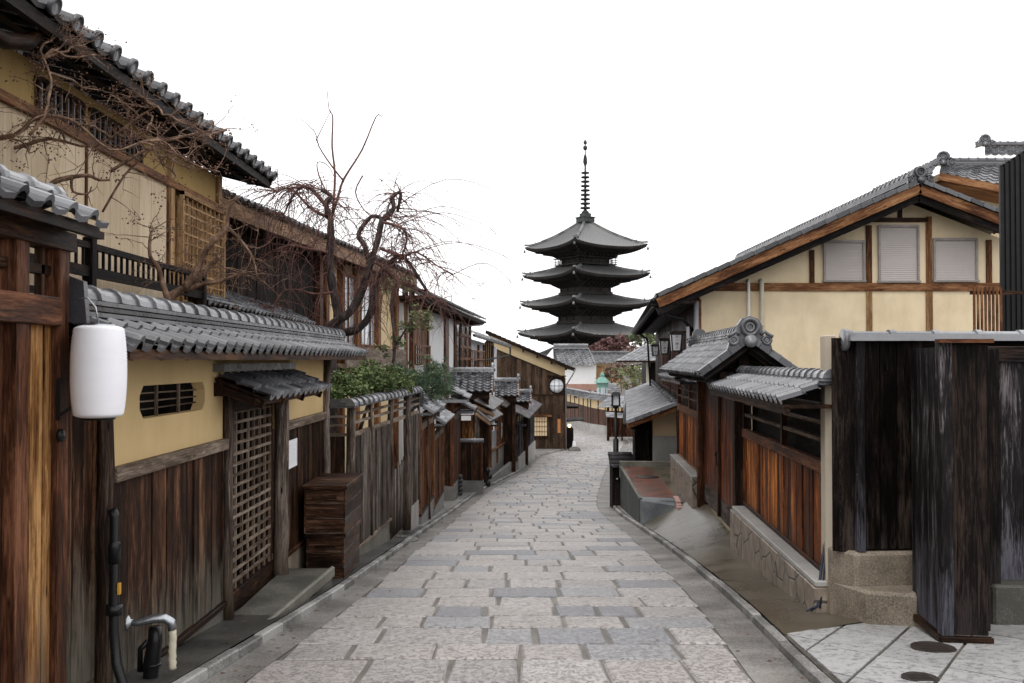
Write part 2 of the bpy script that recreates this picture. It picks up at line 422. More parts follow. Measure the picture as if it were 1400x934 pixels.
def tile(name, c1, c2, c3, rough=.32, bs=.15):
    t = NT(name); o = t.obj(); r = t.attr("rnd")
    n = t.noise(o, 2.2, 5, .65); n2 = t.noise(o, 35, 3, .6)
    x = t.math('ADD', t.math('MULTIPLY', r, .55), t.math('ADD', t.math('MULTIPLY', n, .35), t.math('MULTIPLY', n2, .15)))
    c = t.ramp(x, [(.2, c1), (.5, c2), (.85, c3)])
    lich = t.noise(o, 9, 5, .7)
    c = t.mix(t.ramp(lich, [(.56, g3(0)), (.68, g3(.55))]), c, (c1[0]*.5, c1[1]*.5, c1[2]*.45))
    t.base(c); t.rough(t.ramp(n, [(.3, g3(rough-.16)), (.7, g3(rough+.12))])); t.spec(.65); t.bump(t.math('ADD', n2, n), bs, .006); return t
tile("tile_grey", (.028,.029,.033), (.07,.071,.078), (.16,.163,.175), .28)
tile("tile_dark", (.016,.016,.018), (.04,.04,.044), (.095,.096,.104), .3)
tile("tile_light", (.08,.082,.09), (.16,.163,.175), (.29,.295,.31), .34)
tile("tile_far", (.045,.045,.047), (.075,.075,.078), (.13,.13,.132), .6)
tile("tile_pagoda", (.04,.041,.041), (.09,.091,.09), (.17,.17,.168), .6, .5)
def plain(name, c, rough=.5, metal=0.0, spec=.5, var=.25, sc=6.0):
    t = NT(name); o = t.obj(); n = t.noise(o, sc, 5, .6)
    cc = t.mix(t.ramp(n, [(.35, g3(0)), (.7, g3(1))]), c, [v*(1-var) for v in c])
    t.base(cc); t.rough(t.ramp(n, [(.3, g3(max(.05, rough-.08))), (.7, g3(min(1, rough+.1)))])); t.b.inputs['Metallic'].default_value = metal; t.spec(spec); return t
plain("black_metal", (.006,.006,.0065), .42, 0, .25); plain("black_pvc", (.008,.008,.009), .3, 0, .3, .3)
plain("steel", (.42,.44,.46), .3, .9, .5, .35, 20); plain("hose_cream", (.6,.55,.42), .55, 0, .3, .25, 14)
plain("iron_cover", (.03,.02,.016), .6, .3, .5, .5, 30)
plain("shutter_grey", (.45,.41,.385), .55, 0, .3, .04); plain("shutter_frame", (.26,.23,.215), .5, .2)
plain("white_paper", (.8,.8,.82), .7, 0, .2, .06); plain("white_paint", (.78,.78,.78), .5, 0, .3, .1)
plain("ink_grey", (.3,.3,.36), .7); plain("ink_black", (.012,.012,.015), .6)
plain("verdigris", (.17,.33,.28), .6, 0, .4, .35, 9); plain("pole_blue", (.4,.42,.45), .5)
plain("glass_dark", (.03,.035,.04), .12, 0, .8, .3); plain("glass_pale", (.4,.43,.47), .15, 0, .8, .25, 2)
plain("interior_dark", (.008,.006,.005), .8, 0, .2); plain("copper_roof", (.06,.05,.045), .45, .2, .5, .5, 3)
plain("yellow_sign", (.6,.3,.03), .5); plain("orange_sign", (.5,.2,.06), .5); plain("pvc_white", (.7,.68,.64), .45, 0, .4, .12)
plain("pvc_cream", (.5,.46,.37), .5, 0, .4, .15); plain("pink_tile", (.5,.3,.26), .6); plain("cord_blue", (.015,.022,.045), .6)
plain("pot_dark", (.05,.05,.05), .6); plain("pagoda_wood", (.028,.023,.02), .75, 0, .3, .5, .6); plain("bronze_dark", (.035,.042,.04), .5, .4, .5, .4, 3)
plain("berry", (.12,.065,.045), .8, 0, .2, .4, 20); plain("cone_white", (.75,.75,.75), .5)
def shoji():
    t = NT("shoji_lit"); t.base((.62,.5,.34)); t.rough(.8)
    t.b.inputs['Emission Color'].default_value = (.9,.6,.3,1); t.b.inputs['Emission Strength'].default_value = .12
    t = NT("lamp_glow"); t.base((.8,.6,.3)); t.b.inputs['Emission Color'].default_value = (1,.75,.35,1); t.b.inputs['Emission Strength'].default_value = 2.0
    t = NT("shoji_round"); t.base((.62,.64,.68)); t.rough(.8)
shoji()
def lantern():
    t = NT("lantern_paper"); o = t.obj(); n = t.noise(t.mapping(o, (1, 1, 3)), 5, 3)
    c = t.mix(n, (.88,.88,.9), (.8,.79,.84)); t.base(c); t.rough(.75); t.spec(.2)
    t.b.inputs['Subsurface Weight'].default_value = .25; t.b.inputs['Subsurface Radius'].default_value = (.05,.05,.05); t.b.inputs['Subsurface Scale'].default_value = .4
lantern()
def barkm(name, c1, c2, c3, sc=14):
    t = NT(name); o = t.obj(); n = t.noise(t.mapping(o, (1, 1, .45)), sc, 5, .7)
    t.base(t.ramp(n, [(.35, c1), (.55, c2), (.72, c3)])); t.rough(.75); t.spec(.3); t.bump(n, .7, .012)
barkm("bark_dark", (.012,.009,.008), (.045,.033,.03), (.16,.13,.125))
barkm("bark_tan", (.05,.028,.018), (.17,.1,.065), (.34,.23,.16))
barkm("twig_red", (.05,.022,.018), (.13,.062,.05), (.22,.12,.1), 5)
def leafm(name, c1, c2, c3, tr=.25):
    t = NT(name); r = t.attr("rnd"); t.base(t.ramp(r, [(0, c1), (.55, c2), (1, c3)])); t.rough(.55); t.spec(.35)
    t.b.inputs['Subsurface Weight'].default_value = 0
leafm("leaf_shrub", (.035,.055,.018), (.09,.13,.04), (.19,.24,.09))
leafm("leaf_pine", (.035,.06,.04), (.08,.125,.07), (.17,.22,.12))
leafm("leaf_yellowgreen", (.09,.11,.045), (.16,.19,.08), (.26,.29,.15))
leafm("leaf_maple", (.07,.03,.03), (.14,.065,.06), (.22,.13,.11))
leafm("leaf_farpine", (.06,.085,.04), (.12,.15,.07), (.22,.25,.13))
leafm("leaf_brown", (.07,.035,.025), (.13,.08,.06), (.22,.15,.12))

# ------------------------------------------------------------------ shared shapes
def rows_tiles(mb, E0, E1, S, tw=.27, th=.24, style='san', lift=.022, amp=1.0, disc=False, jit=.004, far=False, S2=None):
    """tiled slope: eave from E0 to E1, S = vector from eave up to the ridge"""
    E0, E1, S = V(E0), V(E1), V(S); A = E1 - E0
    nrm = A.cross(S).normalized()
    if nrm.z < 0: nrm = -nrm
    nu = max(1, round(A.length / tw)); nv = max(1, round(S.length / th))
    if style == 'san':
        ts = [0, .2, .42, .62, .74, .87, 1.0]
        hs = [.012, -.012, -.018, -.004, .022, .032, .012]
    elif style == 'flat':
        ts = [0, .82, .86, 1.0]; hs = [0, 0, .02, .02]
    else:   # round ribs
        ts = [0, .35, .62, .64, .72, .81, .9, .98, 1.0]
        hs = [0, -.018, 0, .03, .058, .068, .058, .03, 0]
    if far: ts = ts[::2] if style != 'round' else [0, .6, .66, .81, .96, 1.0]; hs = hs[::2] if style != 'round' else [0, 0, .045, .068, .045, 0]
    k = len(ts)
    for j in range(nv):
        for i in range(nu):
            lo = []; hi = []; fr = []
            q = random.uniform(-jit, jit)
            for t, h in zip(ts, hs):
                Sx = S if S2 is None else S.lerp(V(S2), (i+t)/nu); b0 = E0 + A*((i+t)/nu) + Sx*((j - .04)/nv); b1 = E0 + A*((i+t)/nu) + Sx*((j+1)/nv)
                fr.append(b0 + nrm*(h*amp - .012)); lo.append(b0 + nrm*(h*amp + lift + q)); hi.append(b1 + nrm*(h*amp))
            vs_ = fr + lo + hi; fs = []; us = []
            for a in range(k-1):
                fs.append((a, a+1, k+a+1, k+a)); us.append([(0,0),(.1,0),(.1,.1),(0,.1)])
                fs.append((k+a, k+a+1, 2*k+a+1, 2*k+a)); us.append([(0,0),(.1,0),(.1,.1),(0,.1)])
            mb.add(vs_, fs, us, None, [.5]*len(vs_), 0, False)
    if disc:
        for i in range(nu):
            t = .81 if style == 'round' else .87
            c = E0 + A*((i+t)/nu) - S.normalized()*.025 + nrm*(.02*amp + lift)
            mb.lathe(c, [(.0, -.01), (disc, -.01), (disc, .03), (disc*.75, .035), (disc*.7, .025), (0, .025)], 12, -S.normalized())
def cap_ridge(mb, p0, p1, r=.09, seg=.27, layers=2, w=.2, lh=.035, ring=True, n=7, up=None):
    """layered ridge with half-round cap tiles; p0-p1 is the foot of the ridge"""
    p0, p1 = V(p0), V(p1); d = (p1-p0); L = d.length; d.normalize(); sd = d.cross(V((0,0,1))).normalized(); u = sd.cross(d)
    z = 0
    for i in range(layers):
        ww = w*(1 - .1*i); q0 = p0 + u*(z + lh/2); q1 = p1 + u*(z + lh/2)
        mb.beam(q0, q1, ww, lh*.72); z += lh
    k = max(1, round(L/seg))
    for i in range(k):
        a = p0 + d*(L*i/k) + u*z; b = p0 + d*(L*(i+1)/k) + u*z
        rr = r*random.uniform(.98, 1.02)
        st = [(a, rr*1.0), (b, rr*.95)]
        if ring: st = [(a - d*.012, rr*.9), (a - d*.012, rr*1.16), (a + d*.04, rr*1.16), (a + d*.05, rr), (b, rr*.97)]
        vs_ = []; m_ = n+1
        for c, r2 in st:
            for q in range(m_):
                t = pi*q/n; vs_.append(c + sd*cos(t)*r2 + u*(sin(t)*r2*.95))
        fs = []; us = []
        for s_ in range(len(st)-1):
            for q in range(n):
                fs.append((s_*m_+q, s_*m_+q+1, (s_+1)*m_+q+1, (s_+1)*m_+q)); us.append([(0,0)]*4)
        fs.append(tuple(range(m_))); us.append([(0,0)]*m_)
        fs.append(tuple((len(st)-1)*m_+q for q in range(m_))[::-1]); us.append([(0,0)]*m_)
        mb.add(vs_, fs, us, None, [.5]*len(vs_), 0, False)
def onigawara(mb, c, out, s=1.0):
    """ornamental ridge-end tile facing direction out"""
    c = V(c); out = V(out).normalized(); sd = out.cross(V((0,0,1))).normalized(); up = V((0,0,1))
    def P(x, z, y=0): return c + sd*x*s + up*z*s + out*y*s
    pts = [(-.34,-.16),(-.3,-.02),(-.2,.04),(-.19,.2),(-.12,.3),(0,.34),(.12,.3),(.19,.2),(.2,.04),(.3,-.02),(.34,-.16),(.14,-.1),(-.14,-.1)]
    mb.prism([P(x, z, -.1) for x, z in pts], out*.1*s)
    def torus(x, z, R, r, y=.02):
        mb.tube([P(x+R*cos(t), z+R*sin(t), y) for t in [2*pi*i/18 for i in range(19)]], r*s, 6, caps=False)
    torus(0, .17, .12, .035); torus(0, .17, .06, .02, .01)
    for sg in (-1, 1):
        torus(sg*.25, -.03, .06, .028); torus(sg*.25, -.03, .02, .02)
        mb.tube([P(sg*.16, .06, .03), P(sg*.22, .1, .03), P(sg*.27, .06, .03), P(sg*.34, .02, .03)], .03*s, 6)
    mb.lathe(P(0, -.04, 0), [(0,0),(.1*s,0),(.1*s,.07*s),(.07*s,.1*s),(0,.11*s)], 16, out)
def boards(mb, A, B, z0, z1, w=.18, th=.025, out=None, gap=.007, jit=.008, batten=0.0, m=0):
    """vertical boards from A to B (xy), z0/z1 = callables or numbers of (t)"""
    A, B = V((A[0], A[1], 0)), V((B[0], B[1], 0)); d = B - A; L = d.length; d.normalize()
    nrm = V((d.y, -d.x, 0)) if out is None else V(out).normalized()
    f0 = z0 if callable(z0) else (lambda t: z0); f1 = z1 if callable(z1) else (lambda t: z1)
    x = 0
    while x < L - .02:
        ww = min(w*random.uniform(.8, 1.15), L - x)
        if L - x - ww < .04: ww = L - x
        a = A + d*(x + gap/2); b = A + d*(x + ww - gap/2); o = nrm*random.uniform(-jit, jit)
        ta, tb = x/L, (x+ww)/L
        P = [a+o, b+o, b+o+nrm*th, a+o+nrm*th]
        if d.cross(nrm).z < 0: P = [b+o, a+o, a+o+nrm*th, b+o+nrm*th]; ta, tb = tb, ta
        tt = [ta, tb, tb, ta]
        mb.hexa([V((p.x, p.y, f0(t))) for p, t in zip(P, tt)] + [V((p.x, p.y, f1(t))) for p, t in zip(P, tt)], None, m, [0,0,0,0,1,1,1,1])
        if batten and x > 0.01:
            c = A + d*x + nrm*(th); zz0, zz1 = f0(x/L), f1(x/L)
            mb.beam((c.x, c.y, zz0), (c.x, c.y, zz1), batten, batten*.7, nrm)
        x += ww
def grid_bars(mb, O, A, B, na, nb, t=.02, depth=.025, off=0.0):
    """lattice in the parallelogram O,A,B; na bars parallel to B, nb bars parallel to A"""
    O, A, B = V(O), V(A), V(B); n = A.cross(B).normalized()
    for i in range(na+1):
        p = O + A*(i/na) + n*off; mb.beam(p, p + B, t, depth, n)
    for j in range(nb+1):
        p = O + B*(j/nb) + n*(off + depth*.3); mb.beam(p, p + A, t, depth*.9, n)
def log(mb, p0, p1, r0, r1, n=9, wob=.012, k=6):
    p0, p1 = V(p0), V(p1); pts = []; rs = []
    for i in range(k+1):
        t = i/k; pts.append(p0.lerp(p1, t) + V((random.uniform(-wob, wob), random.uniform(-wob, wob), 0))); rs.append((r0*(1-t)+r1*t)*random.uniform(.94, 1.06))
    mb.tube(pts, rs, n)
def text_mesh(s, size, name, mat, parent, loc, rot, depth=.002):
    cu = bpy.data.curves.new(name, 'FONT'); cu.body = s; cu.size = size; cu.extrude = depth; cu.align_x = 'CENTER'; cu.align_y = 'CENTER'
    tmp = bpy.data.objects.new("tmp", cu); col.objects.link(tmp)
    dg = bpy.context.evaluated_depsgraph_get(); me = bpy.data.meshes.new_from_object(tmp.evaluated_get(dg)); me.name = name
    bpy.data.objects.remove(tmp); me.materials.clear(); me.materials.append(M(mat))
    o = bpy.data.objects.new(name, me); col.objects.link(o); o.parent = parent
    o.location = V(loc) - (wloc(parent) if parent else V((0,0,0))); o.rotation_euler = rot
    return o
# ================================================================== SETTING
def sheet(name, mat, ys, xl, xr, z, nx=2, kind=True, under=0.0):
    """strip of ground between xl(Y) and xr(Y) at height z(X,Y)"""
    mb = MB(); vs_ = []; fs = []; us = []
    for y in ys:
        a, b = xl(y), xr(y)
        for i in range(nx+1):
            x = a + (b-a)*i/nx; vs_.append((x, y, z(x, y)))
    for j in range(len(ys)-1):
        for i in range(nx):
            q = (j*(nx+1)+i, j*(nx+1)+i+1, (j+1)*(nx+1)+i+1, (j+1)*(nx+1)+i)
            fs.append(q); us.append([(vs_[k][0], vs_[k][1]) for k in q])
    mb.add(vs_, fs, us, .5, [.5]*len(vs_), 0, True)
    return struct(mb, name, mat)
def fr(a, b, s):
    n = max(1, int(round((b-a)/s))); return [a + (b-a)*i/n for i in range(n+1)]
sheet("ground", "earth", fr(-30, 60, 3) + fr(64, 160, 6) + [200, 300, 500, 900], lambda y: -600, lambda y: 600, lambda x, y: gz(y) - .3, 4)
sheet("road", "mortar", fr(-6, 150, 1.0), lambda y: KL(y)+.02, lambda y: KR(y)-.02, lambda x, y: gz(y) - .008, 2)
sheet("gutter_strip", "gutter", fr(-4, 64, .8), lambda y: KL(y)+.004, lambda y: KL(y)+.29, lambda x, y: gz(y) + .002, 1)
sheet("gutter_strip", "gutter", fr(-4, 104, .8), lambda y: KR(y)-.39, lambda y: KR(y)-.004, lambda x, y: gz(y) + .002, 1)

def setts_mesh():
    mb = MB(); y = 1.5
    while y < 128:
        dy = .69*random.uniform(.86, 1.14) if y < 45 else .7*random.uniform(.9, 1.15)
        xa = KL(y)+.29; xb = KR(y)-.36
        if y > 66: xa = KL(y) + .1
        x = xa + random.uniform(-.05, .02)
        g = .017 if y < 40 else .02
        sk = random.uniform(-.03, .03)
        while x < xb - .12:
            w = random.choice([.42, .52, .6, .7, .8, .92, 1.1])*random.uniform(.93, 1.07)
            if x + w > xb - .28: w = xb - x
            a0, a1 = x + g*random.uniform(.7, 1.3), x + w - g*random.uniform(.7, 1.3); y0, y1 = y + g*1.05, y + dy - g*1.05
            j = [random.uniform(-.012, .012) for _ in range(8)]
            dz = random.uniform(-.007, .006); tp = [random.uniform(-.004, .004) for _ in range(4)]
            c = .016
            ring = [(a0+j[0], y0+j[1]), (a1+j[2], y0+j[3]), (a1+j[4], y1+j[5]), (a0+j[6], y1+j[7])]
            cx = (a0+a1)/2; cy = (y0+y1)/2
            def rr(p, q): return (p[0] + (cx-p[0])/max(.05, abs(cx-p[0]))*q, p[1] + (cy-p[1])/max(.05, abs(cy-p[1]))*q)
            # broken outline: 8 points
            o8 = []
            for k in range(4):
                p, n_ = ring[k], ring[(k+1) % 4]; o8.append(p)
                for f in ((.35,.7) if k % 2 == 0 else (.5,)):
                    o8.append((p[0]*(1-f)+n_[0]*f + random.uniform(-.007, .007), p[1]*(1-f)+n_[1]*f + random.uniform(-.007, .007)))
            n8 = len(o8)
            vs_ = [(p[0], p[1], gz(p[1]) - .03) for p in o8] + [(p[0], p[1], gz(p[1]) - .008 + dz) for p in o8]
            for p in o8:
                q = rr(p, c); vs_.append((q[0], q[1], gz(q[1]) + .006 + dz + random.uniform(-.002, .002)))
            fs = []; us = []
            for l in range(2):
                for k in range(n8):
                    k2 = (k+1) % n8; fs.append((l*n8+k, l*n8+k2, (l+1)*n8+k2, (l+1)*n8+k)); us.append([(0,0)]*4)
            fs.append(tuple(2*n8+k for k in range(n8))); us.append([(0,0)]*n8)
            mb.add(vs_, fs, us, None, [.5]*len(vs_))
            x += w
        y += dy
    return struct(mb, "road_paving", "sett_stone")
setts_mesh()

def kerb(K, y0, y1, side, w=.085, h=.075, skip=None):
    mb = MB(); y = y0
    while y < y1:
        L = .62*random.uniform(.9, 1.1) if y < 60 else 1.5
        a, b = y + .006, min(y + L, y1) - .006
        xa, xb = K(a), K(b); o0, o1 = (xa - w, xb - w) if side < 0 else (xa + w, xb + w)
        dz = random.uniform(-.006, .006)
        za, zb = gz(a) - .1, gz(b) - .1; ta, tb = gz(a) + h + dz, gz(b) + h + dz
        if side < 0: mb.hexa([(o0,a,za),(xa,a,za),(xb,b,zb),(o1,b,zb),(o0,a,ta),(xa,a,ta),(xb,b,tb),(o1,b,tb)])
        else: mb.hexa([(xa,a,za),(o0,a,za),(o1,b,zb),(xb,b,zb),(xa,a,ta),(o0,a,ta),(o1,b,tb),(xb,b,tb)])
        y += L
    o = mb.build("kerb", "kerb_stone", None, .012); o['kind'] = 'structure'
kerb(KL, -3, 66.5, -1); kerb(KR, -3, 106, 1)
sheet("sidewalk", "asphalt_wet", fr(-4, 20, .6), lambda y: -3.1, lambda y: KL(y) - .1, lambda x, y: gz(y) + .07, 2)
sheet("sidewalk", "concrete_side", fr(20, 70, 1.0), lambda y: -14, lambda y: KL(y) - .1, lambda x, y: gz(y) + .07, 3)
sheet("sidewalk", "asphalt_wet", fr(70, 150, 2.0), lambda y: -30, lambda y: KL(y) - .0, lambda x, y: gz(y) + .0, 3)
sheet("sidewalk", "concrete_side", fr(19.5, 150, 1.0), lambda y: KR(y) + .1, lambda y: 30, lambda x, y: gz(y) + .07, 3)

# right: wet driveway in front of the wooden wall
def XRW(Y): return 3.03 + .0667*(Y - 9.6)
ZAW = [(5, -.36), (8, -.63), (8.9, -.71), (9.6, -.77), (12, -.96), (14, -1.06), (16, -1.1), (20.5, -1.14)]
def zap(x, y):
    t = (x - KR(y) - .11)/(XRW(y) - KR(y) - .11); t = max(0, min(1, t)); e = interp(ZAW, y)
    lo = gz(y) + .07; t2 = t
    return lo + (max(e, lo) - lo)*t2 if y < 20.6 else lo
sheet("driveway", "wet_concrete", fr(8.3, 8.9, .1) + fr(9.1, 20.5, .3), lambda y: KR(y) + .1, lambda y: (KR(y) + .12 + (y-8.3)/.6*.95) if y < 8.9 else XRW(y) + .25, zap, 24)

# pale stone slabs in the foreground
def clip(poly, a, b):
    out = []
    def sd(p): return (b[0]-a[0])*(p[1]-a[1]) - (b[1]-a[1])*(p[0]-a[0])
    for i in range(len(poly)):
        p, q = poly[i], poly[(i+1) % len(poly)]; sp, sq = sd(p), sd(q)
        if sp >= 0: out.append(p)
        if sp*sq < 0: t = sp/(sp-sq); out.append((p[0]+(q[0]-p[0])*t, p[1]+(q[1]-p[1])*t))
    return out
def slabs_mesh():
    mb = MB(); a = V((sin(radians(31)), cos(radians(31)))); n1 = V((a.y, -a.x)); b = V((.55, -.835)); n2 = V((.835, .55))
    reg = [(KR(1)+.12, 1.0), (9.5, 1.0), (9.5, 9.2), (3.3, 8.98), (2.75, 8.62), (KR(8.3)+.12, 8.3)]
    # lines n1.p = c1 (spacing .5), n2.p = c2 (.68)
    det = n1.x*n2.y - n1.y*n2.x
    def pt(c1, c2): return ((c1*n2.y - c2*n1.y)/det, (n1.x*c2 - n2.x*c1)/det)
    for i in range(-16, 30):
        sh = random.uniform(-.25, .25)
        for j in range(-8, 28):
            g1 = .013; g2 = .006
            c1 = -2.0 + .5*i; c2 = 5.68 + .72*j + sh
            P = [pt(c1+g1, c2+g2), pt(c1+.5-g1, c2+g2), pt(c1+.5-g1, c2+.72-g2), pt(c1+g1, c2+.72-g2)]
            ar = sum(P[k][0]*P[(k+1) % 4][1]-P[(k+1) % 4][0]*P[k][1] for k in range(4))
            if ar < 0: P = P[::-1]
            for k in range(len(reg)):
                P = clip(P, reg[k], reg[(k+1) % len(reg)])
                if len(P) < 3: break
            if len(P) < 3: continue
            dz = random.uniform(-.003, .003); n = len(P)
            vs_ = [(p[0], p[1], gz(p[1]) + .02) for p in P] + [(p[0], p[1], gz(p[1]) + .078 + dz) for p in P]
            fs = [tuple(n+k for k in range(n))] + [(k, (k+1) % n, n+(k+1) % n, n+k) for k in range(n)]
            mb.add(vs_, fs, [[(0,0)]*len(f) for f in fs], None, [.5]*len(vs_))
    struct(mb, "paving_slabs", "slab_stone")
slabs_mesh()
sheet("paving_bed", "earth", fr(-4, 9.2, .6), lambda y: KR(y) + .1, lambda y: 12, lambda x, y: gz(y) + .063, 3)

# manhole covers and drain cover
for (px, py, r, lb) in ((1276, 884, .165, "large oval iron cover set in the pale stone slabs beside the dark gate"),
                        (1258, 925, .12, "small oval iron cover in the pale slabs at the bottom edge of the photo")):
    Y = 1.52/((py - 492)/F - .09); p = at(px, py, Y); p.z = gz(p.y) + .08
    mb = MB(); mb.lathe(p, [(0, 0), (r, 0), (r, .008), (r*.93, .012), (r*.9, .007), (0, .007)], 28)
    for k in range(5): mb.box(p.x - r*.6, p.x + r*.6, p.y - r*.55 + k*r*.27, p.y - r*.48 + k*r*.27, p.z + .006, p.z + .011)
    tag(mb.build("manhole_cover", "iron_cover"), lb, "manhole cover")
# ================================================================== LEFT, NEAR
def XL(Y): return -2.69 + .0125*Y
# ---- timber gate with tiled roof at the very left
g = T("timber_gate", "red-brown timber gate with tiled roof at the far left edge", "gate", (-2.5, 5.2, -.4))
GX = -2.46
def gx(y): return GX + .02*(y-5.2)
mb = MB()
for y0, y1, z1 in ((5.3, 5.42, 2.2), (4.85, 4.97, 2.2), (4.2, 4.33, 2.2)):
    mb2 = MB(); mb2.box(GX-.09, GX+.05, y0, y1, -.35, z1); mb2.build("post", "wood_redbrown", g, .006)
mb2 = MB(); mb2.box(GX-.06, GX+.065, 3.3, 5.3, 1.78, 1.93); mb2.build("beam", "wood_redbrown", g, .006)
mb2 = MB(); mb2.box(GX-.05, GX+.055, 3.3, 5.3, -.32, -.2); mb2.build("beam", "wood_redbrown", g, .006)
mb2 = MB(); boards(mb2, (GX-.02, 4.97), (GX-.02, 5.3), -.25, 1.8, .12, .03, (1,0,0)); mb2.build("panel", "wood_amber", g)
mb2 = MB(); boards(mb2, (GX-.05, 3.3), (GX-.05, 4.85), -.25, 1.8, .3, .03, (1,0,0)); mb2.build("panel", "wood_redbrown", g)
mb2 = MB()
for y in (3.6, 4.0, 4.5, 5.2): mb2.box(GX-.04, GX, y, y+.035, 1.93, 2.2)
mb2.box(GX-.05, GX+.0, 3.3, 5.3, 2.05, 2.1)
mb2.build("lattice", "wood_dark", g)
mb2 = MB(); mb2.box(GX-.12, GX+.1, 3.0, 5.62, -.75, -.33); mb2.build("stone_base", "concrete_side", g, .01)
mb2 = MB(); mb2.beam((GX, 3.0, 2.24), (GX, 5.46, 2.24), .14, .1); mb2.beam((GX+.2, 3.0, 2.28), (GX+.2, 5.46, 2.28), .04, .04)
mb2.ob((GX-.22, 3.0, 2.3), (.44,0,-.0), (0,2.4,0), (0,0,.02))
mb2.build("eave_board", "wood_dark", g)
rf = MB(); rows_tiles(rf, (GX+.25, 5.42, 2.33), (GX+.25, 2.9, 2.33), (-.25, 0, .12), .25, .14, 'round', .02, .7)
rows_tiles(rf, (GX-.25, 2.9, 2.33), (GX-.25, 5.42, 2.33), (.25, 0, .12), .25, .14, 'round', .02, .7)
rf = rf.build("roof", "tile_grey", g)
rd = MB(); cap_ridge(rd, (GX, 5.3, 2.43), (GX, 2.9, 2.43), .07, .3, 1, .2, .03); rd.build("ridge", "tile_grey", rf)
mb2 = MB()   # iron bracket
mb2.beam((GX+.05, 5.3, 1.5), (GX+.05, 5.3, 1.28), .02, .02); mb2.beam((GX+.05, 5.3, 1.3), (GX+.33, 5.33, 1.5), .018, .018); mb2.beam((GX+.05, 5.3, 1.5), (GX+.36, 5.33, 1.52), .01, .01)
mb2.lathe((GX+.06, 5.28, 1.2), [(0,0),(.035,0),(.035,.02),(.015,.03),(0,.03)], 14, (1,0,0))
mb2.build("bracket", "black_metal", g)
# ---- white paper lantern
p = at(135, 508, 5.33)
lt = T("paper_lantern", "white ribbed paper lantern hanging from the timber gate at left", "lantern", p - V((0,0,.27)))
mb = MB(); prof = []
R0, H0 = .142, .49
for i in range(61):
    t = i/60; zz = -H0/2 + H0*t; q = abs(2*t-1)
    r = R0*(1 - .13*q**2.4) if q < .93 else R0*(1-.13*q**2.4)*sqrt(max(.0, 1-((q-.93)/.075)**2*.55))
    prof.append((r*(1 + .011*cos(i*pi)), zz))
mb.lathe(p, prof, 36)
mb.build("shade", "lantern_paper", lt)
mb = MB(); mb.lathe(p + V((0,0,-H0/2-.012)), [(0,0),(.085,0),(.09,.02),(0,.02)], 24); mb.build("bottom_ring", "black_metal", lt)
mb = MB(); mb.lathe(p + V((0,0,H0/2-.006)), [(0,0),(.08,0),(.08,.014),(0,.014)], 24); mb.tube([p + V((0,0,H0/2)), p + V((-.02,0,H0/2+.1)), p + V((-.06,-.01,H0/2+.15)), p + V((-.12,-.02,H0/2+.14))], .005, 6)
mb.build("wire", "steel", lt)

# ---- plaster wall with board skirting and tiled roof
w = T("roofed_wall", "yellow plaster street wall over brown boards with small tiled roof", "wall", (-2.6, 9, -.8))
def wbox(mb, y0, y1, z0, z1, o0=-.08, o1=0.0):
    a, b = XL(y0), XL(y1)
    mb.hexa([(a+o0,y0,z0),(a+o1,y0,z0),(b+o1,y1,z0),(b+o0,y1,z0),(a+o0,y0,z1),(a+o1,y0,z1),(b+o1,y1,z1),(b+o0,y1,z1)])
WY0, WY1 = 5.7, 13.7
# window opening px 197-283, y 523-570
wa = onX(197, 545, -2.61).y; wb = onX(284, 545, -2.6).y; wz0, wz1 = 1.06, 1.38
wz0 = onX(240, 567, -2.6).z; wz1 = onX(240, 525, -2.6).z
mb = MB()
wbox(mb, 6.45, wa, .82, 1.75, -.14, -.04); wbox(mb, wb, 9.02, .82, 1.75, -.14, -.04)
wbox(mb, wa, wb, .82, wz0, -.14, -.04); wbox(mb, wa, wb, wz1, 1.75, -.14, -.04)
wbox(mb, 9.02, 11.2, 1.36, 1.75, -.14, -.04)
wbox(mb, 11.2, WY1, .82, 1.75, -.14, -.04)
for (yy, zz, dy, dz) in ((wa, wz0, .07, .07), (wb, wz0, -.07, .07), (wa, wz1, .07, -.07), (wb, wz1, -.07, -.07)):
    x = XL(yy) - .04; mb.prism([(x, yy, zz), (x, yy+dy, zz), (x, yy, zz+dz)], (-.1, 0, 0))
mb.build("plaster", "plaster_yellow", w)
wn_ = MB()
for k in range(1, 3): yy = wa + (wb-wa)*k/3; wn_.beam((XL(yy)-.1, yy, wz0), (XL(yy)-.1, yy, wz1), .025, .02, (1,0,0))
for k in range(1, 4): zz = wz0 + (wz1-wz0)*k/4; wn_.tube([(XL(wa)-.12, wa, zz), (XL(wb)-.12, wb, zz+random.uniform(-.01,.01))], .007, 6)
wn_.build("window_bars", "wood_rail", w)
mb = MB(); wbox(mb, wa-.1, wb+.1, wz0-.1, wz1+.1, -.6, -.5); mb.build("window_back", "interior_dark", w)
bd = MB()
boards(bd, (XL(6.55)-.05, 6.55), (XL(9.0)-.05, 9.0), -.58, .8, .15, .022, (1,0,0)); boards(bd, (XL(5.7)-.07, 5.7), (XL(6.42)-.07, 6.42), -.42, 1.68, .13, .022, (1,0,0))
bd.build("boards", "wood_brown_boards", w)
bd = MB(); boards(bd, (XL(11.25)-.05, 11.25), (XL(13.7)-.05, 13.7), -.6, .83, .15, .022, (1,0,0)); bd.build("boards", "wood_dark", w)
mb = MB(); wbox(mb, 6.55, 9.02, .79, .89, -.06, .02); wbox(mb, 11.2, 13.7, .8, .9, -.06, .02); mb.build("rail", "wood_rail", w, .006)
mb = MB(); wbox(mb, 6.55, 9.02, -.62, -.57, -.05, .015); wbox(mb, 11.25, 13.7, -.64, -.59, -.05, .015); mb.build("foot_rail", "wood_dark", w, .004)
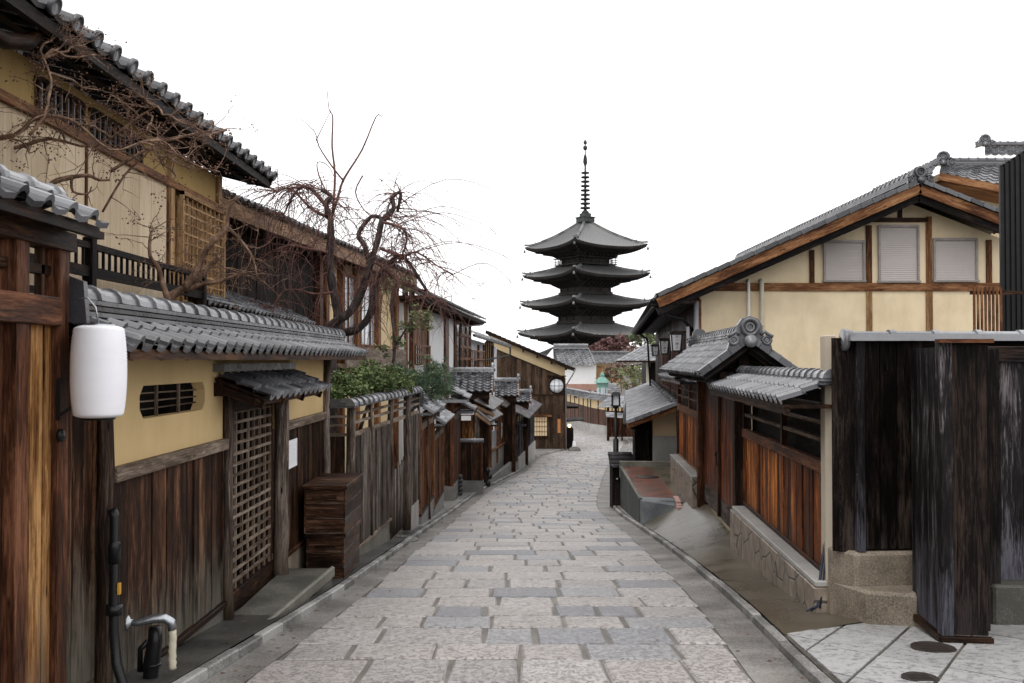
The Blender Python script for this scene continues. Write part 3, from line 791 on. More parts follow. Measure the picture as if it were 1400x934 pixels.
mb = MB(); wbox(mb, 5.7, 9.02, -1.0, -.62, -.16, -.02); mb.build("stone_base", "concrete_old", w)
mb = MB(); wbox(mb, 11.25, 13.6, -1.4, -.64, -.16, -.01); mb.build("stone_base", "pebble_wash", w)
for y, r, z0, z1 in ((6.4, .055, -.62, 1.65), (9.06, .052, -.8, 1.3), (11.05, .085, -1.0, 1.32), (13.55, .05, -1.2, 1.6)):
    mb = MB(); log(mb, (XL(y)+.0, y, z0), (XL(y)+.0, y, z1), r*1.05, r*.92, 10); mb.build("post", "wood_log_dark" if y < 7 else "wood_log", w)
# wall roof
ex, rx = -2.1, -2.48
mb = MB()
mb.ob((ex-.76, 5.5, 1.63), (.38,0,.0), (0,8.9,0), (0,0,.025)); mb.ob((ex-.04, 5.5, 1.6), (.03,0,0), (0,8.9,0), (0,0,.06))
mb.ob((rx-.02, 5.5, 1.70), (.36,0,-.1), (0,8.9,0), (0,0,.02))
for k in range(19): y = 5.6+.48*k; mb.beam((rx, y, 1.70), (ex-.03, y, 1.62), .035, .05)
mb.build("eave_board", "wood_dark", w)
rf = MB(); rows_tiles(rf, (ex, 5.4, 1.67), (ex, 14.35, 1.67), (-.38, 0, .16), .235, .21, 'round', .02, .8)
rows_tiles(rf, (2*rx-ex, 14.35, 1.67), (2*rx-ex, 5.4, 1.67), (.38, 0, .16), .235, .21, 'round', .02, .8)
rf = rf.build("roof", "tile_dark", w)
rd = MB(); cap_ridge(rd, (rx, 5.5, 1.84), (rx, 14.15, 1.84), .085, .3, 3, .24, .035)
rd.lathe((rx, 14.15, 1.93), [(0,0),(.11,0),(.11,.05),(.08,.06),(0,.06)], 16, (0,1,0)); rd.prism([(rx-.15,5.5,1.8),(rx+.15,5.5,1.8),(rx+.13,5.5,2.03),(rx,5.5,2.08),(rx-.13,5.5,2.03)], (0,-.05,0))
rd.build("ridge", "tile_grey", rf)
# lattice gate in the wall
gt = MB(); grid_bars(gt, (XL(9.2)-.1, 9.2, -.62), (.012*1.7, 1.72, 0), (0,0,1.72), 8, 17, .028, .022)
gt = gt.build("lattice_door", "wood_rail", w)
mb = MB(); mb.box(XL(9)-.16, XL(9)-.06, 9.12, 11.0, 1.1, 1.24); mb.box(XL(9)-.15, XL(9)-.05, 9.1, 11.0, -.8, -.6); mb.box(XL(9)-.15, XL(9)-.06, 9.11, 9.18, -.6, 1.1); mb.box(XL(9)-.15, XL(9)-.06, 10.92, 10.99, -.6, 1.1); mb.build("door_frame", "wood_dark", w, .004)
mb = MB(); mb.box(-3.45, -3.4, 8.8, 11.4, -.9, 1.5); mb.box(-3.4, -2.8, 8.8, 8.85, -.9, 1.5); mb.box(-3.4,-2.8, 11.35, 11.4, -.9, 1.5); boards(mb, (-3.38, 8.9), (-3.38, 11.3), -.9, 1.3, .13, .02, (1,0,0), .02); mb.build("entry_back", "wood_black", w)
mb = MB(); boards(mb, (XL(9.2)-.14, 10.2), (XL(9.2)-.14, 10.9), -.62, 1.1, .1, .012, (1,0,0), .05); mb.build("inner_slats", "wood_dark", w)
# little roof over the gate
cp = MB(); cp.ob((-2.62, 8.78, 1.42), (.42,0,-.17), (0,2.75,0), (0,0,.025))
for y in (8.8, 9.6, 10.5, 11.45): cp.beam((-2.62, y, 1.36), (-2.19, y, 1.2), .05, .07)
cp.beam((-2.24, 8.75, 1.23), (-2.24, 11.55, 1.23), .05, .06); cp.box(-2.64, -2.54, 8.75, 11.55, 1.28, 1.4)
cp = cp.build("canopy", "wood_dark", w)
rf = MB(); rows_tiles(rf, (-2.12, 8.7, 1.27), (-2.12, 11.62, 1.27), (-.45, 0, .2), .235, .15, 'san', .02, 1.0, .0)
rf.beam((-2.58, 8.72, 1.53), (-2.58, 11.6, 1.53), .12, .07)
rf.build("canopy_tiles", "tile_grey", cp)
# notice
q = onX(400, 620, XL(11.75)+.0)
n_ = MB(); ya, yb = onX(394, 620, -2.53).y, onX(406, 620, -2.53).y; zt = onX(400, 601, -2.53).z; zb = onX(400, 639, -2.53).z
n_.box(-2.532, -2.527, ya, yb, zb, zt)
nt = T("paper_notice", "white paper notice pinned to the dark boards beside the lattice door", "notice", (-2.53, (ya+yb)/2, zb))
n_.build("sheet_of_paper", "white_paper", nt)
n_ = MB()
for c in range(5):
    y = ya + .03 + (yb-ya-.06)*c/4
    z = zt - .05
    while z > zb + .06:
        l = random.uniform(.006, .014); n_.box(-2.5265, -2.5255, y-.005, y+.005, z-l, z); z -= l + random.uniform(.006, .012)
n_.build("writing", "ink_grey", nt)
# ---- stone step
mb = MB(); zt = -.765
mb.hexa([(-2.6, 9.12, -1.3), (-2.14, 9.12, -1.3), (-1.99, 11.35, -1.3), (-2.6, 11.35, -1.3), (-2.6, 9.12, zt), (-2.22, 9.12, zt), (-2.06, 11.35, zt), (-2.6, 11.35, zt)])
mb.ob((-2.225, 9.0, zt-.1), (.165, 2.35, 0), (.05, 0, -.0), (0,0,.125))
tag(mb.build("stone_step", "concrete_old", None, .015), "low mossy concrete step in front of the lattice door", "step")
# ---- wooden crates stacked
def crate(lab, x0, x1, y0, y1, z0, z1):
    t = T("wooden_box", lab, "box", ((x0+x1)/2, (y0+y1)/2, z0), "brown wooden boxes stacked by the wall")
    mb = MB(); n = 3; h = (z1-z0-.05)/n
    for k in range(n):
        za, zb = z0 + k*h + .002, z0 + (k+1)*h - .003; j = random.uniform(-.003, .003)
        mb.box(x0+.02, x1-.02, y0+j, y0+.02+j, za, zb); mb.box(x0+.02, x1-.02, y1-.02, y1, za, zb)
        mb.box(x1-.02, x1+j, y0, y1, za, zb); mb.box(x0, x0+.02, y0, y1, za, zb)
    mb.build("sides", "wood_crate", t, .003)
    mb = MB()
    for k in range(3): yy = y0 - .02 + (y1-y0+.04)*k/3; mb.box(x0-.02, x1+.025, yy+.002, yy+(y1-y0+.04)/3-.002, z1-.05, z1)
    mb.build("lid", "wood_crate", t, .004)
    mb = MB(); mb.box(x0+.1, x1-.1, y0-.018, y0-.002, z1-.17, z1-.13); mb.build("batten", "wood_crate", t)
crate("upper brown wooden box of the pair stacked beside the fence", -2.47, -1.98, 11.85, 13.1, -.47, .11)
crate("lower brown wooden box standing on the pavement under another box", -2.45, -2.0, 11.9, 13.1, -1.05, -.475)
# ---- drain pipes
dp = T("downpipe", "black downpipe running down the board wall near the left corner", "downpipe", (-2.5, 6.7, -.6))
mb = MB(); a = onX(157, 700, -2.5)
mb.tube([a + V((-.02,0,.02)), a + V((0,0,-.03)), (a.x, a.y, -.1), (a.x+.03, a.y-.03, -.3), (a.x+.12, a.y-.08, -.5), (a.x+.13, a.y-.09, -.62)], .031, 12)
mb.lathe((a.x, a.y, .34), [(.0,-.02),(.038,-.02),(.038,.1),(.02,.14),(0,.14)], 14); mb.lathe((a.x, a.y, .0), [(0,0),(.05,0),(.05,.06),(0,.06)], 14)
mb.build("pipe", "black_pvc", dp)
mb = MB(); mb.box(a.x+.03, a.x+.044, a.y-.03, a.y+.0, .13, .2); mb.build("yellow_tag", "yellow_sign", dp)
wp = T("water_pipe", "galvanised elbow pipe with cream hose end low on the board wall", "pipe", (-2.45, 7.1, -.6))
mb = MB(); a = onX(174, 852, -2.55); b = a + V((.22, .05, .03))
mb.tube([a, a + V((.07,.01,0)), a + V((.16,.03,.02)), a + V((.23,.05,.02)), a + V((.27,.06,-.01)), a + V((.28,.06,-.06))], [.02,.022,.03,.032,.032,.03], 12)
mb.lathe(a + V((-.01,0,0)), [(0,0),(.055,0),(.05,.02),(.025,.03),(.02,.05),(0,.05)], 18, (1,.2,0)); mb.build("elbow", "steel", wp)
mb = MB(); c = a + V((.28,.06,-.06)); mb.tube([c + V((random.uniform(-.003,.003),0,-.02*i)) for i in range(14)], [.024 + .002*(i % 2) for i in range(14)], 10); mb.build("hose", "hose_cream", wp)
mb = MB(); c = a + V((.15,.1,-.05)); mb.tube([c, c + V((0,0,-.1)), c + V((-.02,0,-.22)), c + V((-.03,0,-.34)), c+V((-.02,0,-.45))], [.04,.05,.055,.05,.04], 12); mb.lathe(c + V((-.02,0,-.26)), [(0,0),(.06,0),(.06,.015),(0,.015)], 14)
mb.tube([c + V((-.05,0,-.1)), c + V((-.1,0,-.15)), c + V((-.1,0,-.3))], .02, 8); mb.build("black_trap", "black_pvc", wp)
# ================================================================== LEFT, MIDDLE: fences and small gates
XFT = [(13.0,-2.28),(13.7,-2.24),(20,-1.9),(27,-1.84),(31.5,-1.68)]
def XF(Y): return interp(XFT, Y)
f = T("board_fence", "weathered grey board fence with log posts and barrel tile cap", "fence", (XF(14), 14, -1.3))
bd = MB(); boards(bd, (XF(13.75), 13.75), (XF(16.8), 16.8), -1.05, .53, .15, .022, (1,0,0), .006, .008, .0)
bd.build("boards", "wood_grey", f)
bd = MB(); boards(bd, (XF(18.9), 18.9), (XF(20.0), 20.0), -1.25, .53, .17, .022, (1,0,0)); bd.build("boards", "wood_grey", f)
bd = MB(); boards(bd, (-2.55, 13.7), (XF(13.7)-.05, 13.7), -.9, .55, .16, .022, (0,-1,0)); bd.build("end_boards", "wood_dark", f)
mb = MB()
for z, h in ((.55, .06), (.72, .035), (.83, .035)): mb.beam((XF(13.7), 13.7, z), (XF(20.1), 20.1, z), .05, h)
for z, h in ((.57, .04), (.7, .03), (.82, .03)): mb.beam((-2.6, 13.7, z), (XF(13.7), 13.7, z), .04, h)
mb.beam((XF(13.7)+.01, 13.7, -1.07), (XF(16.8)+.01, 16.8, -1.07), .06, .04)
mb.build("rail", "wood_rail", f)
for i, (y, r, zb) in enumerate(((13.72, .065, -1.1), (15.1, .035, -1.05), (16.8, .045, -1.3), (18.5, .075, -1.55), (20.1, .03, -1.3))):
    mb = MB(); log(mb, (XF(y)+.02, y, zb), (XF(y)+.02, y, .95), r, r*.93, 10, .008); mb.build("post", "wood_log", f)
mb = MB(); mb.hexa([(XF(13.75)-.1,13.75,-1.6),(XF(13.75),13.75,-1.6),(XF(16.8),16.8,-1.75),(XF(16.8)-.1,16.8,-1.75),(XF(13.75)-.1,13.75,-1.09),(XF(13.75)+.005,13.75,-1.09),(XF(16.8)+.005,16.8,-1.09),(XF(16.8)-.1,16.8,-1.09)])
mb.build("stone_base", "concrete_old", f)
mb = MB(); mb.hexa([(XF(18.9)-.12,18.9,-1.9),(XF(18.9)+.03,18.9,-1.9),(XF(20)+.03,20,-2.1),(XF(20)-.12,20,-2.1),(XF(18.9)-.12,18.9,-1.2),(XF(18.9)+.03,18.9,-1.2),(XF(20)+.03,20,-1.2),(XF(20)-.12,20,-1.2)])
mb.build("stone_base", "concrete_light", f)
mb = MB(); cap_ridge(mb, (XF(13.6), 13.55, .94), (XF(20.2), 20.2, .94), .1, .36, 1, .2, .03); cap_ridge(mb, (-2.66, 13.62, .94), (XF(13.7)-.02, 13.62, .94), .1, .3, 1, .2, .03); mb.build("tile_cap", "tile_grey", f)
# picket door
mb = MB(); y = 16.95
while y < 18.4:
    mb.tube([(XF(y)-.02, y, -1.45), (XF(y)-.02, y, random.uniform(-.4,-.25) + (y-17)*.1)], random.uniform(.016,.024), 6); y += .11
mb.beam((XF(17)-.05, 16.9, -.6), (XF(18.4)-.05, 18.4, -.6), .03, .05); mb.beam((XF(17)-.05, 16.9, -1.2), (XF(18.4)-.05, 18.4, -1.2), .03, .05)
tag(mb.build("picket_gate", "wood_grey"), "low gate of thin grey pickets between two log posts", "gate")
mb = MB(); mb.lathe((-1.98, 17.5, -1.52), [(0,-.3),(.33,-.3),(.34,-.02),(.3,.0),(0,.01)], 12, (0,0,1), None, 0, False, 1.0)
tag(mb.build("stepping_stone", "rock"), "pale flat stepping stone in front of the picket gate", "stone")
# red-brown fence in two tiled steps
def step_fence(y0, y1, ztop, zrail, zbase, lab, last=False):
    t = T("roofed_fence", lab, "fence", (XF(y0), y0, gz(y0)), "red-brown fences with stepped tile roofs")
    mb = MB(); boards(mb, (XF(y0)-.02, y0), (XF(y1)-.02, y1), zbase, zrail, .17, .02, (1,0,0)); mb.build("boards", "wood_redbrown", t)
    mb = MB(); n = 2
    mb.beam((XF(y0), y0, zrail), (XF(y1), y1, zrail), .07, .13)
    mb.build("rail", "wood_rail", t)
    for k in range(1, 3): mb = MB(); z = zrail + (ztop-zrail)*k/3.2; mb.beam((XF(y0), y0, z), (XF(y1), y1, z), .04, .03); mb.build("slat", "wood_dark", t)
    mb = MB(); mb.beam((XF(y0), y0, zbase-.02), (XF(y1), y1, zbase-.02), .09, .06); mb.build("sill", "wood_dark", t)
    for k in range(n+1):
        y = y0 + (y1-y0)*k/n; mb = MB(); mb.box(XF(y)-.04, XF(y)+.05, y-.04, y+.04, zbase, ztop); mb.build("post", "wood_honey", t)
    mb = MB(); mb.hexa([(XF(y0)-.12,y0,gz(y1)-.1),(XF(y0)+.04,y0,gz(y1)-.1),(XF(y1)+.04,y1,gz(y1)-.1),(XF(y1)-.12,y1,gz(y1)-.1),(XF(y0)-.12,y0,zbase-.05),(XF(y0)+.04,y0,zbase-.05),(XF(y1)+.04,y1,zbase-.05),(XF(y1)-.12,y1,zbase-.05)]); mb.build("stone_base", "concrete_side", t)
    r = MB(); x = XF(y0); rows_tiles(r, (x+.28, y0-.15, ztop), (XF(y1)+.28, y1+.12, ztop), (-.3, 0, .18), .24, .12, 'round', .02)
    rows_tiles(r, (XF(y1)-.32, y1+.12, ztop), (x-.32, y0-.15, ztop), (.3, 0, .18), .24, .12, 'round', .02)
    r.box(x-.3, x+.26, y0-.1, y0-.06, ztop-.03, ztop+.02)
    r = r.build("roof", "tile_light", t)
    mb = MB(); cap_ridge(mb, (x-.02, y0-.12, ztop+.18), (XF(y1)-.02, y1+.1, ztop+.18), .09, .28, 2, .2); onigawara(mb, (x-.02, y0-.12, ztop+.28), (0,-1,0), .6); mb.build("ridge", "tile_grey", r)
step_fence(20.35, 23.2, .5, .22, -1.55, "red-brown fence section with higher tile roof right after the grey board fence")
step_fence(23.4, 26.5, .08, -.25, -1.85, "red-brown fence section with lower tile roof, the one further down the street")
mb = MB(); q = at(605, 573, 26.4); mb.box(q.x-.05, q.x+.08, 26.38, 26.42, q.z-.14, q.z+.14); tag(mb.build("yellow_plate", "yellow_sign"), "small yellow plate under the eave of the stepped fence", "plate")
# pillar of the next gate
t = T("gate_pillar", "tall red-brown boarded gate wing with small tiled roofs on a stone base", "gate", (-1.9, 29.5, gz(29.5)))
mb = MB(); boards(mb, (-2.2, 29.0), (-1.8, 29.0), -2.05, .35, .2, .03, (0,-1,0)); mb.build("front_boards", "wood_dark", t)
mb = MB(); boards(mb, (-1.74, 29.1), (-1.66, 31.4), -2.05, -.15, .2, .03, (1,0,0)); mb.build("boards", "wood_redbrown", t)
for y in (29.05, 31.4):
    mb = MB(); mb.box(-1.86, -1.7 + (y-29)*.03, y-.08, y+.08, -2.1, .4); mb.build("post", "wood_redbrown", t)
mb = MB(); mb.beam((-1.7, 29.1, -.1), (-1.64, 31.4, -.1), .06, .14); mb.beam((-1.7, 29.1, .12), (-1.64, 31.4, .12), .04, .04); mb.build("rail", "wood_rail", t)
mb = MB(); mb.box(-2.25, -1.66, 28.9, 31.5, -2.9, -2.08); mb.build("stone_base", "concrete_side", t)
r = MB(); rows_tiles(r, (-1.25, 28.7, .48), (-1.25, 30.3, .48), (-.9, .0, .42), .22, .2, 'round', .02); r.box(-2.1, -1.3, 28.75, 30.2, .36, .45); r.build("roof", "tile_light", t)
r = MB(); rows_tiles(r, (-1.15, 30.4, .05), (-1.15, 31.7, .05), (-.6, .0, .32), .22, .2, 'round', .02); r.box(-1.7, -1.2, 30.4, 31.6, -.05, .03); onigawara(r, (-1.55, 30.35, .45), (0,-1,0), .7); r.build("roof", "tile_grey", t)
# dark screen panel
t = T("screen_wall", "low dark board screen with a grey pipe-like tile cap facing the viewer", "wall", (-1.3, 32.5, gz(32.5)))
mb = MB(); boards(mb, (-1.68, 32.5), (-1.0, 32.5), -2.35, -1.1, .17, .03, (0,-1,0)); mb.build("boards", "wood_dark", t)
mb = MB(); mb.box(-1.02, -.95, 32.42, 32.55, -2.4, -1.08); mb.build("post", "wood_redbrown", t)
mb = MB(); mb.box(-1.7, -.93, 32.4, 32.7, gz(32.6)-.1, -2.33); mb.build("stone_base", "concrete_side", t)
mb = MB(); mb.tube([(-1.7, 32.48, -1.03), (-.92, 32.48, -1.03)], .07, 10); mb.tube([(-1.25, 32.48, -1.03), (-1.2, 32.48, -1.03)], .085, 10); mb.build("tile_cap", "tile_light", t)
mb = MB()
for k in range(5): mb.lathe((-1.62 + .02*(k % 2), 30.9, gz(31)+.1 + k*.13), [(0,0),(.07,0),(.1,.05),(.07,.12),(0,.12)], 10)
tag(mb.build("pot_stack", "pot_dark"), "little tower of stacked dark pots at the foot of the gate wing", "pots")
mb = MB()
for k, (dx, dz) in enumerate(((0,0),(.05,.25),(-.02,.45))): mb.lathe((-.82+dx, 34.3, gz(34)+.1+dz), [(0,0),(.05,0),(.1,.08),(.05,.2),(0,.2)], 10)
tag(mb.build("plant_stand", "black_metal"), "slim black stand of pots at the near end of the sloping concrete ramp", "plant stand")

# small tiled gatehouse roofs with sloping side facing the viewer
def gatehouse(name_lab, x0, x1, Y, zr, ze, dep, style_w=.25, walls=None):
    t = T("gatehouse", name_lab, "gatehouse", ((x0+x1)/2, Y, gz(Y)), "small tiled gate roofs along the left side")
    r = MB(); rows_tiles(r, (x0, Y, ze), (x1, Y, ze), (0, dep, zr-ze), style_w, .22, 'san', .03, 1.2)
    rows_tiles(r, (x1, Y+2*dep, ze), (x0, Y+2*dep, ze), (0, -dep, zr-ze), style_w, .22, 'san', .03, 1.2)
    r = r.build("roof", "tile_grey", t)
    m = MB(); cap_ridge(m, (x0-.03, Y+dep, zr+.0), (x1-.02, Y+dep, zr+.0), .09, .3, 2, .22, .05); onigawara(m, (x1+.02, Y+dep, zr+.12), (1,0,0), .7); m.build("ridge", "tile_light", r)
    m = MB(); m.beam((x1+.0, Y, ze-.05), (x1+.0, Y+dep, zr-.05), .07, .12); m.beam((x1+.0, Y+2*dep, ze-.05), (x1+.0, Y+dep, zr-.05), .07, .12)
    m.build("bargeboard", "wood_fascia", t)
    m = MB(); m.ob((x0, Y+.02, ze-.06), (x1-x0,0,0), (0,dep,zr-ze), (0,0,.03)); m.box(x0+.1, x1-.1, Y+.15, Y+.25, ze-.3, ze-.06); m.build("eave_board", "wood_dark", t)
    zb = gz(Y)
    m = MB(); m.box(x0+.25, x1-.25, Y+.4, Y+2*dep-.4, zb, ze-.02); m.build("wall", "wood_dark", t)
    for x in (x0+.3, x1-.2):
        m = MB(); m.box(x-.07, x+.07, Y+.25, Y+.4, zb, ze-.05); m.build("post", "wood_dark", t)
    return t
a = at(612, 535, 35.2); b = at(673, 535, 35.2); zr = at(640, 509, 36.6).z
gt1 = gatehouse("nearest tiled gatehouse roof on the left with wide rows of glossy tiles", a.x, b.x, 35.2, zr, a.z, 1.35)
a = at(676, 541, 42.5); b = at(709, 541, 42.5); zr = at(690, 522, 43.8).z
gatehouse("middle tiled gate roof on the left, smaller and behind the first one", a.x, b.x, 42.5, zr, a.z, 1.2)
a = at(700, 549, 48.5); b = at(726, 549, 48.5); zr = at(712, 537, 49.4).z
gatehouse("farthest little tiled gate roof on the left, above the grey fence", a.x, b.x, 48.5, zr, a.z, .9)
# shop entrance beyond the dark screen
sh = T("small_shop", "low shop entrance with orange wood walls, board awnings and a grey plinth", "shop", (-1.3, 37, gz(37)))
m = MB()
q0, q1 = at(632, 565, 34.6), at(649, 606, 34.6); boards(m, (q0.x, 34.6), (q1.x, 34.6), -2.5, -.25, .12, .03, (0,-1,0)); m.build("boards", "wood_amber", sh)
m = MB(); log(m, (at(652,600,34.4).x, 34.4, -2.6), (at(652,600,34.4).x, 34.4, -.1), .09, .08); m.build("post", "wood_grey", sh)
for px, Y in ((661, 35.8), (669, 37.2), (678.5, 40.5)):
    m = MB(); x = at(px, 600, Y).x; m.box(x-.08, x+.09, Y-.1, Y+.1, gz(Y)+.6, -.5); m.build("post", "wood_honey", sh)
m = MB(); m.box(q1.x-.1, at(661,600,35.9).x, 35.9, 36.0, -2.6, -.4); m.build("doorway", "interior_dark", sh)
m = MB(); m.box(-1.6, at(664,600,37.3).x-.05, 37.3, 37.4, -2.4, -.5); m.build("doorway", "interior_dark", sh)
P0, P1 = V((at(664,600,37).x, 37, 0)), V((at(692,600,44).x, 44, 0))
m = MB(); m.hexa([(P0.x-.3,P0.y-1,-3.3),(P0.x+.02-.15,P0.y-1,-3.3),(P1.x+.02,P1.y,-3.6),(P1.x-.3,P1.y,-3.6),(P0.x-.3,P0.y-1,-1.95),(P0.x-.13,P0.y-1,-1.95),(P1.x+.02,P1.y,-2.05),(P1.x-.3,P1.y,-2.05)]); m.build("plinth", "concrete_side", sh)
PM = P0.lerp(P1, .5)
m = MB(); boards(m, (PM.x, PM.y), (P1.x, P1.y), -2.05, -.55, .25, .03, (1,0,0)); m.build("boards", "wood_redbrown", sh)
m = MB(); m.beam((P0.x, P0.y, -1.9), (P1.x+.02, P1.y, -1.98), .12, .08); m.beam((P0.x, P0.y, -.55), (P1.x, P1.y, -.5), .1, .12); m.build("rail", "wood_honey", sh)
m = MB(); m.hexa([(P0.x-.06,P0.y,-1.9),(P0.x,P0.y,-1.9),(PM.x,PM.y,-2),(PM.x-.06,PM.y,-2),(P0.x-.06,P0.y,-1.2),(P0.x,P0.y,-1.2),(PM.x,PM.y,-1.2),(PM.x-.06,PM.y,-1.2)]); m.build("display", "glass_pale", sh)
def slab3(a, b, c, th=.05):   # board roof through three points (a-b eave, c beyond b)
    a, b, c = V(a), V(b), V(c); m.ob(a, b-a, c-b, (0,0,th))
m = MB(); slab3(at(648,549,34.2), at(675,562,35.4), at(689,550,39.0)); m.build("awning", "copper_roof", sh)
m = MB(); slab3(at(651,563,34.0), at(670,578,34.8), at(688,568,37.5)); m.build("awning", "copper_roof", sh)
m = MB(); slab3(at(672,549,39.0), at(692,558,40.5), at(704,549,45)); m.build("awning", "wood_grey", sh)
m = MB(); a, b = at(648,555,34.15), at(675,568,35.35); m.beam(a, b, .06, .12); a, b = at(651,566,33.95), at(670,580,34.75); m.beam(a, b, .06, .1); m.build("fascia", "wood_fascia", sh)
m = MB(); a, b = at(630, 566, 34.3), at(648, 566, 34.3); m.box(a.x, b.x, 34.2, 34.5, a.z-.02, a.z+.03); m.box(a.x+.02, b.x-.1, 34.22, 34.3, a.z-.22, a.z-.06); m.build("white_lintel", "plaster_white", sh)
sg = T("shop_sign", "small black hanging shop sign with white lettering", "sign", at(674, 581, 35.6))
a, b = at(668, 574.5, 35.6), at(681, 583, 35.6); m = MB(); m.box(a.x, b.x, 35.58, 35.62, b.z, a.z); m.build("board", "black_metal", sg)
text_mesh("SHOP", .1, "lettering", "white_paint", sg, ((a.x+b.x)/2, 35.575, (a.z+b.z)/2+.02), (pi/2, 0, 0)) if False else None
m = MB()
for k, (x, z, l) in enumerate(((.28,.62,.35),(.3,.45,.2),(.4,.3,.45),(.55,.45,.12),(.3,.3,.06),(.72,.25,.1))):
    xx = a.x + (b.x-a.x)*x; zz = b.z + (a.z-b.z)*z; m.box(xx, xx + (b.x-a.x)*l, 35.572, 35.579, zz, zz + .035)
m.build("lettering", "white_paint", sg)
m = MB(); a = onP(684, 580, PM, P1-PM)
for dz, s in ((0,.11),(-.24,.09),(-.42,.07)):
    m.prism([a + V((.05,0,dz)), a + V((.05,-.0,dz)) + V((s*.2,s*1.6,.02)), a + V((.05+s*.1,s*.8,dz-.18)), ], (.01,0,0)); m.prism([a + V((.05,0,dz+.08)), a + V((.06,s*.6,dz)), a + V((.05,.02,dz-.06))], (.01,0,0))
tag(m.build("paper_hanging", "white_paper"), "white zigzag paper hanging on the shop's brown boards", "paper hanging")
# grey fence
Pa, Pb = V((.2, 44.4, 0)), V((1.22, 58, 0)); dd = (Pb-Pa).normalized()
fe = T("grey_fence", "tall bluish grey board fence with a board roof on a sloping kerb", "fence", (.2, 44.4, gz(44.4)))
m = MB(); boards(m, Pa, Pb, lambda t: -2.78 - .35*t, -1.25, .55, .05, (1,-.07,0), .01, .02, .06); m.build("boards", "wood_bluegrey", fe)
m = MB(); boards(m, (-.28, 44.4), (.2, 44.4), -2.8, -1.3, .24, .03, (0,-1,0)); m.build("end_boards", "wood_black", fe)
m = MB(); n = 9
for k in range(n):
    a = Pa.lerp(Pb, (k+.15)/n); b = Pa.lerp(Pb, (k+.85)/n); m.hexa([(a.x,a.y,-1.2),(a.x+.03,a.y,-1.2),(b.x+.03,b.y,-1.2),(b.x,b.y,-1.2),(a.x,a.y,-.95),(a.x+.03,a.y,-.95),(b.x+.03,b.y,-.95),(b.x,b.y,-.95)])
m.build("cream_panel", "plaster_cream", fe)
m = MB(); m.beam(Pa + V((0,0,-1.23)), Pb + V((0,0,-1.23)), .1, .08); m.beam(Pa + V((0,0,-.9)), Pb + V((0,0,-.9)), .1, .08)
for k in range(n+1): a = Pa.lerp(Pb, k/n); m.box(a.x-.04, a.x+.06, a.y-.12, a.y+.12, -2.9 , -.9)
m.build("frame", "wood_grey", fe)
m = MB(); m.ob((.75, 44.0, -1.02), (1.02, 14.4, 0), (-.85, .0, .42), (0,0,.04)); m.ob((.55, 43.6, -1.32), (.1, .9, 0), (-.85,0,.2), (0,0,.05)); m.build("board_roof", "wood_bluegrey", fe)
m = MB(); m.hexa([(Pa.x-.1,Pa.y,-3.6),(Pa.x+.12,Pa.y,-3.6),(Pb.x+.15,Pb.y,-4.3),(Pb.x-.1,Pb.y,-4.3),(Pa.x-.1,Pa.y,-2.75),(Pa.x+.12,Pa.y,-2.75),(Pb.x+.15,Pb.y,-3.1),(Pb.x-.1,Pb.y,-3.1)]); m.build("stone_base", "concrete_light", fe)
# sloping concrete ramps
def ramp(lab, ya, yb, xw, z):
    m = MB(); mm = []
    ys = fr(ya, yb, 1.2); vs_ = []
    for y in ys:
        x1 = KL(y) - .12 if y < yb-4 else min(KL(y)-.12, KL(yb-4)+.03*(y-yb+4)+.1); x0 = xw(y); top = max(z, gz(y)+.075)
        vs_ += [(x0, y, gz(y)-.4), (x1, y, gz(y)-.4), (x1, y, top), (x0, y, top)]
    fs = []
    for j in range(len(ys)-1):
        for k in range(4): k2 = (k+1) % 4; fs.append((j*4+k, j*4+k2, (j+1)*4+k2, (j+1)*4+k)[::-1])
    fs.append((0,1,2,3)); L = (len(ys)-1)*4; fs.append((L+3,L+2,L+1,L))
    m.add(vs_, fs, [[(0,0)]*4]*len(fs)); o = m.build("ramp", "concrete_side"); tag(o, lab, "ramp")
ramp("concrete landing with a wedge-shaped side in front of the shop entrance", 34.2, 44.2, lambda y: -1.2 + (y-34)*.12, -2.78)
ramp("second pale concrete landing with wedge side along the grey fence", 45.0, 57.0, lambda y: .3 + (y-44.4)*.075, -3.36)

# ================================================================== LEFT HOUSES
def plane_house(P, d):
    """helper to read points on a facade plane"""
    return lambda px, py, off=0.0: onP(px, py, V(P) + V((d[1], -d[0], 0)).normalized()*off, d)
# ---- house 1 : ochre house with timber panels and balcony
h1 = T("timber_house", "near ochre two-storey house with pale boards, balcony rail and lattice", "house", (-4.5, 10, -.9))
HX = -4.5
m = MB(); m.box(HX-3, HX, 3, 15.2, -1.5, 4.4); m.build("wall", "plaster_gold", h1)
m = MB(); boards(m, (HX+.0, 4), (HX+.0, 12.85), 2.0, 3.86, .33, .03, (1,0,0), .003, .003); m.build("board_panel", "wood_pale_panel", h1)
m = MB(); m.beam((HX+.05, 3, 3.9), (HX+.05, 15.2, 3.9), .07, .09); m.beam((HX+.04, 3, 2.05), (HX+.04, 13, 2.05), .07, .08)
for y in (4.6, 8.2, 10.4, 12.9): m.box(HX, HX+.05, y-.02, y+.02, 2, 3.9)
m.build("beam", "wood_honey", h1)
for y in (13.02, 15.15):
    m = MB(); m.box(HX-.02, HX+.06, y-.08, y+.06, 1.8, 4.4); m.build("post", "wood_gold", h1)
for a, b in ((6.0, 7.9), (9.35, 10.35), (10.55, 12.0)):
    m = MB(); m.box(HX, HX+.02, a, b, 3.96, 4.24); m = m.build("window", "glass_pale", h1)
    m2 = MB(); y = a
    while y <= b+.01: m2.box(HX+.02, HX+.05, y-.025, y+.025, 3.95, 4.27); y += .14
    m2.box(HX+.0, HX+.055, a-.03, b+.03, 4.24, 4.28); m2.build("window_bars", "wood_dark", m)
